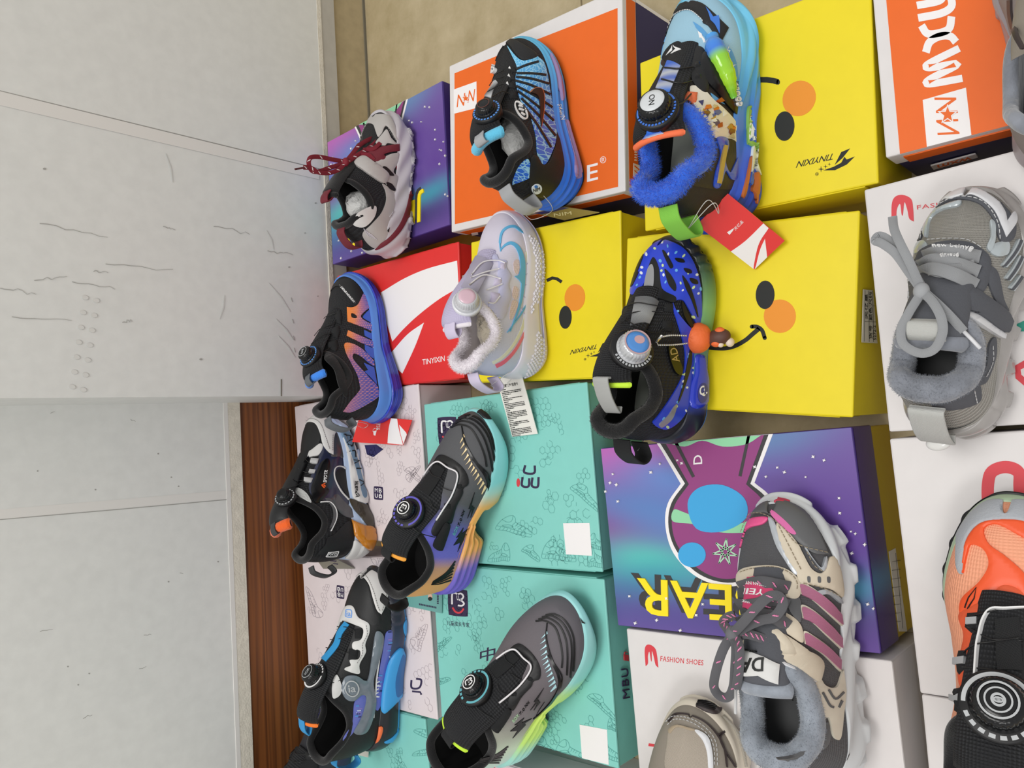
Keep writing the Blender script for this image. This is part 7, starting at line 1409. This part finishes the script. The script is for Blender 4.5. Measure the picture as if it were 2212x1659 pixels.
K([(768, 640), (822, 668), (805, 800), (745, 1000), (765, 1180), (700, 1380), (600, 1392), (655, 1280), (692, 1140), (660, 1110), (600, 1155), (540, 1140), (508, 1060), (540, 975), (620, 965), (680, 1000), (712, 980), (740, 800)], trg, 'gel_harness', .0026, .0018); s10.patch('u', px('k', ell((580, 1058), 66, 95*.85)), trg, 'round_badge', .004, dome=.002); s10.print_('u', [([px('k', l) for l in (ell((580, 1058), 52, 64), ell((580, 1058), 44, 56))], g_mark), (text_px('ia', *px('k', [(555, 1090), (606, 1082), (552, 1030)]), .03), g_mark)], 'badge_mark', .0066)
K([(842, 650), (895, 640), (892, 770), (850, 900), (800, 1190), (762, 1205), (780, 1010), (815, 800)], m('violet_film', '#6a74c8', .3, coat=.3), 'pictured_panel', .0012); K([(610, 1160), (680, 1108), (690, 1200), (650, 1290), (590, 1400), (520, 1450), (590, 1310)], m('violet_film', '#6a74c8'), 'pictured_panel', .0012)
g = np.random.default_rng(9); pc = ['#e8eaf4', '#2a2f6a', '#8a7ac8', '#4f9ae0', '#c9d4f0']
for cx, cy, rx, ry, n_ in ((866, 720, 9, 40, 9), (795, 1040, 7, 80, 9), (638, 1240, 12, 55, 9)): s10.print_('u', [([px('k', [(x-a_, y-4), (x+a_, y-6), (x+a_, y+4), (x-a_, y+6)])], m('film_'+pc[i % 5][1:], pc[i % 5], .3, coat=.3), i % 5) for i, (x, y, a_) in enumerate(zip(g.normal(cx, rx, n_), g.normal(cy, ry, n_), g.uniform(6, 15, n_)))], 'abstract_shapes', .0016)
for i in range(5): s10.patch('u', px('k', stroke([(752+i*4, 1130-i*28), (778+i*3, 1118-i*28)], 7)), w_mark, 'white_tick', .0022, step=.002)
s10.patch('u', px('k', stroke(cat([(815, 700), (790, 850), (770, 1000), (760, 1140), (748, 1280)], False, 6), 6)), w_mark, 'white_piping', .0022, step=.002)
K([(825, 1245), (800, 1180), (825, 1020), (865, 860), (940, 765), (970, 790), (985, 1000), (988, 1070), (930, 1150), (870, 1215)], sbl2, 'blue_fin', .003, .003, 's'); K([(905, 1110), (900, 1000), (930, 860), (955, 800), (970, 900), (965, 1030), (930, 1110)], m('deep_blue_rubber', '#2f6fae', .4), 'fin_hollow', .0062, 0, 's')
K([(975, 590), (1000, 535), (1030, 520), (1042, 600), (1035, 680), (1000, 680), (980, 650)], sbl2, 'blue_pod', .001, .001, 's'); K([(640, 1455), (700, 1390), (812, 1345), (806, 1420), (770, 1465), (700, 1468)], m('coral_rubber', '#ef7340', .4), 'heel_pod', .002, .0015, 's'); K([(830, 1465), (900, 1420), (960, 1330), (975, 1250), (1010, 1190), (1015, 1280), (960, 1400), (880, 1465)], sbl2, 'blue_edge', .001, .0006, 's')
P, n = lift_dial(s10, 'k', (270, 945), .012); s10.dial(P, n, .0185, k_rubber, k_gloss, k_gloss, w_mark, marks=[(-1.0, 1.2, 8), (1.3, 5.0, 1)], kn=.66, h=.015, emblem=emb_text('IOR'), m_emb=g_mark)
for q in ([(480, 600), (560, 610), (620, 640)], [(420, 690), (520, 690), (570, 640)], [(400, 760), (500, 780), (570, 800)], [(390, 1000), (450, 1020), (520, 990)]): s10.wire(px('k', q), k_wire)
K([(450, 1000), (480, 960), (510, 1040), (500, 1110), (450, 1140), (440, 1080)], wleath, 'ankle_panel', .002)
tongue_roll(s10, m('bright_orange_edge', '#f07a26', .7), .0035); bt = m('blue_webbing', '#3a9edc', .6, ('ribX', 6, .5, .0008)); tongue_tab(s10, bt, .014, .022, -.004); heel_tab(s10, heel_at(s10, .085), heel_at(s10, .05, -.006), (-.020, 0, -.006), .014, bt)
tg, sf = tri_card('hang_tag', 'pale grey hang tag with dark emblem by the blue heel loop', 'k', [(388, 1500), (640, 1440), (716, 1460), (710, 1580)], [.109, .116, .116, .108], m('pale_grey_card', '#c9c8bf', .35)); p = Print(sf, .0003, .02)
p.add([px('k', stroke(cat([(560, 1460), (540, 1500), (580, 1510), (590, 1540), (560, 1570)], False, 5), 14))], m_ink); p.add([px('k', stroke([(480, 1565), (488, 1630)], 9))], m_ink); p.build()

# ------------------------------------------------------------------ cream and pink sneaker in front
g12 = m('grey_knit', '#5c5c5f', .75, ('weave', 3, .6, .001)); cream = m('cream_suede', '#d3c8b4', .7, ('noise', 900, .25, .0004)); creamw = m('cream_leather', '#dcd5c4', .5); gb = m('grey_leather', '#5f6062', .45); pnk = m('rose_pink_stripe', '#bb7594', .5, ('ribX', 7, .5, .0008)); pk2 = m('hot_pink_film', '#e0568e', .5); fur12 = m('blue_grey_plush', '#9097a1', .95, ('noise', 130, .6, .003), sheen=.5, var=.25); wch = m('white_chunky_rubber', '#cfd3d6', .38, coat=.1); sil = m('silver_piping', '#b7bcc2', .3, metal=.3); lc12 = m('grey_pink_lace', '#6a6a6e', .75, ('weave', 9, .6, .0008)); pfl = m('pink_fleck', '#e48ab4', .6)
s12 = Shoe('cream and grey sneaker with pink stripes, pink badge and plush collar', (-.342, .258), RD(9), .242, g12, fur12, fur12, dk7, m('dark_plush_insole', '#5a5b5c'), wch, fur=(6500, .0022, .0002), rc=.0095, wf=1.1, off=lugs(46, .0055, .5, ridge=.002), zmod=notch(46, .005), hx=.034, nar=.24,
           zt=[(0, .05), (.15, .047), (.35, .040), (.5, .037), (.7, .036), (.85, .037), (1, .040)], rimline=[(0, .096), (.06, .095), (.15, .086), (.24, .08), (.34, .082), (.44, .092), (.5, .096)], tpath=[(.77, .066), (.68, .077), (.58, .091), (.5, .101), (.45, .105), (.41, .106)], tw=[(0, .015), (.5, .019), (1, .021)], ridge=[(.5, .096), (.58, .087), (.66, .076), (.73, .068), (.8, .062), (.9, .055), (1, .048)])
O = lambda pts, mm, name, off=.0014, dome=.0008, k='u': s12.patch(k, zc('o', pts), mm, name, off, dome=dome)
O([(242, 250), (270, 170), (330, 120), (430, 100), (550, 105), (640, 150), (720, 260), (785, 405, 1), (700, 395), (610, 330), (540, 250), (440, 165), (340, 175), (265, 225), (250, 300)], gb, 'toe_guard', .002, .0012); O([(315, 108), (370, 78), (450, 66), (540, 80), (560, 96), (480, 102), (400, 104)], m('crimson_bumper', '#c43a54', .4), 'toe_bumper', .0015, .001, 's')
O([(270, 300), (275, 240), (320, 200), (400, 182), (438, 190), (405, 225), (330, 245), (285, 280)], pk2, 'pink_accent', .0016); O([(445, 155), (475, 158), (540, 210), (600, 280), (575, 285), (510, 230)], m('soft_pink_film', '#d46aa4', .5), 'pink_accent', .0034, 0)
O([(440, 195), (470, 200), (520, 330), (570, 430), (625, 500), (620, 525), (585, 515), (530, 430), (480, 340)], sil, 'silver_piping', .002); O([(490, 220), (545, 260), (610, 340), (640, 400), (690, 490), (750, 510), (790, 420), (830, 440), (860, 560), (862, 650), (800, 610), (720, 590), (625, 570), (600, 520), (540, 420), (500, 310)], cream, 'side_overlay', .0022, .001); O([(650, 370), (700, 440), (750, 500), (770, 460), (765, 415), (740, 480), (690, 420), (660, 370)], sil, 'silver_piping', .003)
for x in (670, 726, 776): O([(x-8, 535), (x+8, 537), (x+8, 568), (x-6, 566)], gb, 'eyelet_slot', .0034, 0)
O([(262, 560), (268, 510), (320, 480), (450, 468), (545, 490), (610, 545), (628, 620), (600, 665), (530, 650), (520, 610), (540, 560), (470, 545), (330, 560), (275, 600)], cream, 'eyestay', .0024, .0014); O([(500, 740), (560, 760), (610, 800), (632, 850), (630, 920), (560, 880), (500, 830)], cream, 'eyestay', .0024, .0014); O([(540, 660), (620, 660), (625, 800), (570, 750)], gb, 'eyestay_panel', .0014)
for st in ([(625, 580), (700, 612), (790, 680), (852, 752, 1), (860, 812, 1), (770, 735), (690, 670), (632, 642, 1)], [(634, 715), (700, 742), (790, 815), (856, 890, 1), (858, 950, 1), (770, 872), (690, 802), (640, 782, 1)], [(645, 865), (700, 890), (780, 945), (850, 1018, 1), (848, 1078, 1), (760, 995), (690, 950), (650, 930, 1)]):
    c0 = np.mean([q[:2] for q in st], 0); s12.patch('u', zc('o', [(c0[0]+(q[0]-c0[0])*1.05, c0[1]+(q[1]-c0[1])*1.13)+tuple(q[2:]) for q in st]), creamw, 'stripe_border', .0018); s12.patch('u', zc('o', st), pnk, 'pink_stripe', .0028)
O([(720, 620), (780, 610), (850, 660), (855, 690), (790, 640), (735, 640)], sil, 'silver_piping', .0024)
O([(310, 925), (340, 905), (430, 925), (470, 845), (540, 880), (640, 950), (732, 1025), (728, 1110), (700, 1145), (600, 1080), (470, 1010), (380, 965)], cream, 'ankle_strap', .0045, .0022); s12.patch('u', px('o', stroke(cat([(330, 950), (470, 1025), (600, 1092), (700, 1150)], False, 6), 9)), refw, 'reflective_piping', .003, step=.002); s12.patch('u', zc('o', [(445, 870), (480, 842), (530, 880), (580, 960), (570, 1020), (500, 1010), (520, 940)]), cream, 'strap_keeper', .0065, dome=.002)
O([(715, 1100), (760, 1170), (830, 1180), (870, 1080), (885, 1180), (870, 1330), (850, 1480), (810, 1470), (780, 1360), (730, 1390), (720, 1280), (700, 1180)], creamw, 'heel_overlay', .002, .001)
for q in ([(735, 1210), (775, 1285), (800, 1300)], [(770, 1195), (810, 1250), (860, 1210)], [(830, 1300), (850, 1260)]): s12.patch('u', px('o', stroke(cat(q, False, 5), 12)), gb, 'grey_inlay', .0036)
O([(480, 1600), (600, 1580), (700, 1500), (770, 1390), (790, 1440), (780, 1520), (700, 1570), (580, 1600)], gb, 'heel_counter', .0016); O([(620, 1090), (700, 1140), (690, 1170), (650, 1130)], gb, 'grey_inlay', .0014)
s12.stitch([px('o', cat(q, False, 6)) for q in ([(255, 240), (330, 180), (430, 175), (530, 250), (610, 345), (770, 395)], [(290, 510), (350, 490), (470, 480), (560, 510), (605, 570), (600, 640)], [(505, 240), (560, 350), (640, 520)], [(640, 575), (740, 600), (840, 650)], [(590, 1030), (700, 1110), (715, 1050), (620, 970)], [(660, 390), (700, 470), (740, 500)])], m('tan_thread', '#9c8f78'), h=.004, dash=.003)
bd = np.concatenate([[(372+ (96+(6 if i % 2 else 0))*math.cos(i*PI/22), 640+(96+(6 if i % 2 else 0))*math.sin(i*PI/22))] for i in range(44)])
cb = s12.pt(px('o', [(372, 640)]), 't', .004)[0]; nb_ = s12.to.PN(s12.to.lift(px('o', [(372, 640)]))[0])[1][0]
vx = s12.ray_pt(px('o', [(470, 640)]), 0)[0]-s12.ray_pt(px('o', [(372, 640)]), 0)[0]
s12.patch('t', px('o', bd), m('raspberry_badge', '#cc3f6c', .6), 'round_badge', .005, dome=.0006); s12.print_('t', [(text_px('YEIPI', *px('o', [(432, 622), (296, 606), (424, 658)]), .03), w_mark), (text_px('GYISAN NY', *px('o', [(440, 585), (340, 568), (440, 605)])), w_mark), (text_px('HUOGUO', *px('o', [(360, 690), (305, 670), (352, 705)])), w_mark)], 'badge_lettering', .0062)
for q, hs in (([(280, 590), (400, 560), (500, 575), (570, 595)], .006), ([(260, 690), (380, 690), (480, 660), (560, 700)], .006), ([(250, 760), (360, 760), (480, 760), (565, 820)], .006), ([(330, 780), (420, 720), (520, 660)], .005)): o = s12.lace(px('o', q), [hs*.6]+[hs]*(len(q)-2)+[hs*.6], lc12, .011, .002, 'lace_row'); P = np.array([v.co for v in o.data.vertices]).reshape(-1, 8, 3).mean(1); flecks(s12, P, pfl, 4, off=.002).build('lace_fleck', pfl, o)
bow(s12, 'o', [([(225, 870), (290, 800), (370, 710), (440, 650), (500, 650), (520, 700), (470, 770), (390, 790), (300, 830), (235, 880)], [.108, .115, .116, .112, .108, .106, .106, .107, .107, .106]), ([(220, 880), (170, 960), (130, 1080), (115, 1180), (150, 1235), (200, 1240), (230, 1180), (240, 1060), (245, 960), (235, 885)], [.107, .112, .11, .102, .096, .097, .103, .108, .111, .108]), ([(235, 880), (300, 870), (380, 890), (450, 915)], [.105, .104, .1, .096]), ([(240, 880), (265, 960), (262, 1080), (245, 1190)], [.107, .115, .113, .104]), ([(215, 870), (185, 830), (170, 800), (200, 770), (240, 760)], [.104, .1, .096, .094, .094])], lc12, pfl, .0078, ((226, 872), .106), .0062, 7, level=True)
tube('lace_tip', s12.up.local(np.array([at(q, ZT+h) for q, h in zip(px('o', [(243, 1190), (243, 1260), (242, 1335)]), (.104, .098, .09))])), .0015, m('clear_tip', '#c9c9c9', .2), s12.o, 6)
s12.patch('t', zp('o', [(262, 965), (410, 1005), (500, 1050), (492, 1165), (380, 1115), (270, 1110)]), m('white_satin_label', '#d6d6d4', .5, ('weave', 7, .2, .0004)), 'tongue_label', .002, dome=.001); s12.print_('t', [(text_px('DA', *px('o', [(415, 1010), (285, 1020), (412, 1090)]), .05), m_black), (text_px('adop', *px('o', [(370, 968), (300, 960), (370, 984)])), m_black)], 'label_lettering', .0036)
tongue_roll(s12, fur12, .0075); heel_tab(s12, heel_at(s12, .088, -.004), heel_at(s12, .05, -.012), (-.014, 0, 0), .026, m('hot_pink_webbing', '#ea5aa2', .6, ('ribX', 6, .6, .0008)))
s12.ins_p = Print(Surf(lambda u, v: np.stack([u, v, np.full_like(u, .0425)], -1), (.02, .2), (-.03, .03), (1, 1), s12.loc, s12.yaw, lambda p: p-np.array([0, 0, 1.]), 60, 40, s12.ins), .001, .01)
s12.ins_p.add([px('o', stroke(cat([(580, 1245), (590, 1330), (640, 1345)], False, 4), 9))], m_black); s12.ins_p.add([px('o', stroke(cat([(650, 1300), (625, 1345), (660, 1385), (620, 1395)], False, 4), 8))], m_black); s12.ins_p.build('insole_marks')

# ------------------------------------------------------------------ sneakers cut by the picture edge
taupe = m('taupe_suede', '#8d857a', .75, ('noise', 700, .3, .0006)); beige = m('beige_mesh', '#b5aa9c', .65, ('weave', 2.6, .6, .001)); ivory = m('ivory_rubber', '#cfc6b6', .45); dbr = m('dark_brown_rubber', '#3a3030', .5)
tq = at(px('n', [(560, 566)])[0], .13)
s13 = Shoe('taupe and beige sneaker toe beside the cream and pink sneaker at the picture edge', (tq[0]-.236, tq[1]+.014, ZT+.0003), RD(-4), .235, taupe, dk7, dk7, dk7, dk7, ivory, off=lugs(40, .003, .3, ridge=.0012), wf=1.14, zt=[(0, .04), (.35, .034), (.5, .03), (.7, .028), (.85, .029), (1, .034)])
N_ = lambda pts, mm, name, off=.0014, dome=.0006, k='u': s13.patch(k, zc('n', pts), mm, name, off, dome=dome)
N_([(345, 880), (360, 800), (420, 765), (560, 790), (640, 850), (662, 960), (665, 1060), (640, 1120), (500, 1090), (335, 1080)], beige, 'toe_panel', .0012); N_([(545, 800), (580, 800), (640, 850), (668, 960), (670, 1080), (640, 1080), (630, 960), (600, 870)], refw, 'reflective_piping', .0024); N_([(360, 790), (420, 758), (540, 790), (520, 800), (420, 775), (370, 820)], m('tan_piping', '#a3937c', .5), 'tan_piping', .0022)
N_([(470, 570), (540, 580), (660, 610), (735, 640), (690, 680), (580, 650), (480, 610)], dbr, 'toe_bumper', .0012, .001, 's')
for i in range(5): s13.patch('s', px('n', stroke(cat([(485+i*2, 578+i*7), (580, 592+i*8), (700-i*6, 625+i*8)], False, 5), 3)), k_rubber, 'bumper_rib', .0032, step=.002)
for q in ([(352, 735), (410, 680), (520, 692), (640, 760), (740, 900), (770, 1060)], [(700, 830), (760, 800), (720, 850), (760, 950), (830, 1060)]): s13.patch('u', px('n', stroke(cat(q, False, 6), 9)), dbr, 'brown_inlay', .002, step=.002)
s13.stitch([px('n', cat(q, False, 6)) for q in ([(345, 740), (400, 700), (520, 715), (630, 790), (690, 890), (700, 1060)], [(355, 760), (410, 720), (510, 735), (615, 805), (672, 900), (682, 1060)])], m('pale_thread', '#c9cacb'), h=.0026, dash=.0028)
s13.patch('s', px('n', stroke(cat([(740, 690), (830, 790), (880, 920), (910, 1060)], False, 6), 18)), m('ivory_ribbed', '#d6cebf', .4, ('ribX', 5, .8, .001)), 'ribbed_welt', .001, dome=.001)
org14 = m('bright_orange_film', '#ee5a2c', .4); pch = m('peach_mesh', '#f0a582', .6, ('holes', 3.2, .8, .0012)); g14 = m('pale_grey_leather', '#a9adb3', .55, ('leather', 700, .3, .0006))
tq = at(px('p', [(640, 372)])[0], .135)
s14 = Shoe('bright orange sneaker with black dial tongue at the right picture edge', (tq[0]-.243, tq[1]-.012, ZT+.0003), RD(2.5), .242, pch, k_dark, k_suede, k_mesh, k_dark, k_rubber, wf=1.12, bands=[('outsole', 0, .45, k_rubber, None, .001), ('midsole', .45, 1, m('pale_green_rubber', '#a9bfa0', .45))], off=lambda a, k: .0014*np.sin(a*70)*(k < .45))
R_ = lambda pts, mm, name, off=.0014, dome=.0006, k='u': s14.patch(k, zc('p', pts), mm, name, off, dome=dome)
R_([(412, 700), (420, 560), (460, 460), (540, 410), (640, 400), (740, 410), (800, 470), (780, 560), (730, 500), (620, 490), (520, 510), (460, 590), (440, 740)], g14, 'toe_guard', .0018, .001)
R_([(440, 740), (455, 600), (520, 510), (620, 488), (740, 505), (780, 600), (700, 560), (600, 510), (540, 530), (560, 600), (640, 660), (726, 740), (760, 820), (740, 860), (690, 810), (620, 805), (560, 860), (470, 930), (430, 930), (440, 860), (520, 780), (562, 700), (540, 630), (480, 605), (460, 650)], org14, 'orange_overlay', .0018, .0008)
R_([(430, 930), (560, 860), (620, 800), (690, 810), (740, 860), (740, 910), (640, 905), (570, 920), (540, 990), (500, 1080), (495, 1220), (440, 1280), (425, 1180), (450, 1040)], m('deep_orange_leather', '#dc5a34', .55, ('noise', 300, .4, .001)), 'eyestay', .002, .001)
s14.patch('t', px('p', stroke(cat([(745, 900), (640, 908), (575, 912), (540, 960), (520, 1040), (510, 1100), (500, 1240)], False, 6), 8)), w_mark, 'white_piping', .003, step=.002)
for q in ([(470, 935), (530, 930), (535, 1000), (490, 1030), (460, 1000)], [(435, 1110), (470, 1110), (475, 1190), (440, 1225), (428, 1180)], [(415, 1290), (450, 1285), (455, 1390), (415, 1400)]): s14.patch('u', zp('p', q), k_web, 'lace_loop', .003, dome=.002); c = np.mean(q, 0); s14.patch('u', px('p', [(c[0]-24, c[1]-18), (c[0]+22, c[1]-22), (c[0]+20, c[1]+12), (c[0]-24, c[1]+14)]), m('grey_reflective_patch', '#a9abad', .4), 'loop_patch', .0056)
s14.patch('t', px('p', [(590, 960), (700, 950), (715, 1200), (600, 1200)]), k_web, 'tongue_strap', .0016)
P, n = lift_dial(s14, 'p', (605, 1345), .013); s14.dial(P, n, .0235, k_rubber, k_gloss, k_gloss, m('pale_grey_mark', '#c9ccce', .35), marks=[(-1.1, 1.6, 1), (1.9, 4.4, 8)], kn=.66, h=.016, emblem=lambda k: [ring_loops(k*1.1, k*.12), ring_loops(k*.75, k*.1), ring_loops(k*.4, k*.14)]+[[l*1.0] for l in emb_text('0')(k*.5)[1]], m_emb=g_mark)
for q in ([(480, 950), (560, 930), (600, 920)], [(480, 1000), (580, 1060), (700, 1050)], [(440, 1130), (520, 1080), (720, 1060)], [(450, 1190), (560, 1200), (640, 1210)]): s14.wire(px('p', q), k_wire)
s14.patch('u', px('p', stroke([(458, 910), (475, 860), (510, 810), (500, 865), (470, 915)], 4)), k_rubber, 'tick_outline', .0032, step=.002)
drk = m('charcoal_knit', '#33343a', .7, ('weave', 4, .6, .001))
tq = at(px('k', [(190, 1180)])[0], .15)
s15 = Shoe('small charcoal sneaker toe behind the black and white sneaker heel at the picture edge', (tq[0]-.196, tq[1]-.03, ZT+.0003), RD(-6), .2, drk, k_dark, k_suede, k_mesh, k_dark, m('navy_sole', '#2a2c48', .5), wf=1.1)
s15.patch('u', px('k', stroke(cat([(330, 1210), (300, 1320), (290, 1440), (290, 1530)], False, 6), 9)), m('indigo_piping', '#3a3a72', .5), 'side_piping', .0016, step=.002); s15.patch('u', px('k', stroke(cat([(360, 1230), (340, 1330), (345, 1400)], False, 6), 8)), m('indigo_piping', '#3a3a72'), 'side_piping', .0016, step=.002)
s15.patch('u', zc('k', [(105, 1500), (160, 1475), (190, 1500), (260, 1530), (310, 1535), (330, 1590), (320, 1700), (200, 1750), (60, 1700), (90, 1570)]), k_web, 'eyestay', .003, dome=.0015)
for q in ([(115, 1495), (150, 1480), (180, 1530), (140, 1560)], [(250, 1540), (310, 1535), (315, 1590), (260, 1600)], [(60, 1600), (110, 1580), (140, 1650), (70, 1680)]): s15.patch('u', zp('k', q), k_gloss, 'lace_loop', .005, dome=.002)
s15.wire(px('k', [(140, 1500), (190, 1560), (260, 1560)]), k_wire); s15.wire(px('k', [(110, 1600), (190, 1620), (280, 1590)]), k_wire)
tq = at(np.array([2085., 60.]), .125)
s16 = Shoe('grey suede sneaker side at the upper right picture corner on the orange lettered box', (tq[0]-.13, tq[1]-.075, ZT+.0003), RD(4), .22, m('dusty_grey_suede', '#8f8583', .85, ('noise', 500, .4, .001)), fur7, fur7, taupe, dk7, m('grey_mauve_rubber', '#9a9094', .4, coat=.2), wf=1.14, off=lugs(40, .003, .35, ridge=.0014))
s16.patch('u', px('d', stroke(cat([(1960, 0), (1965, 120), (2000, 260), (2060, 380)], False, 6), 26)), dbr, 'side_piping', .0016)
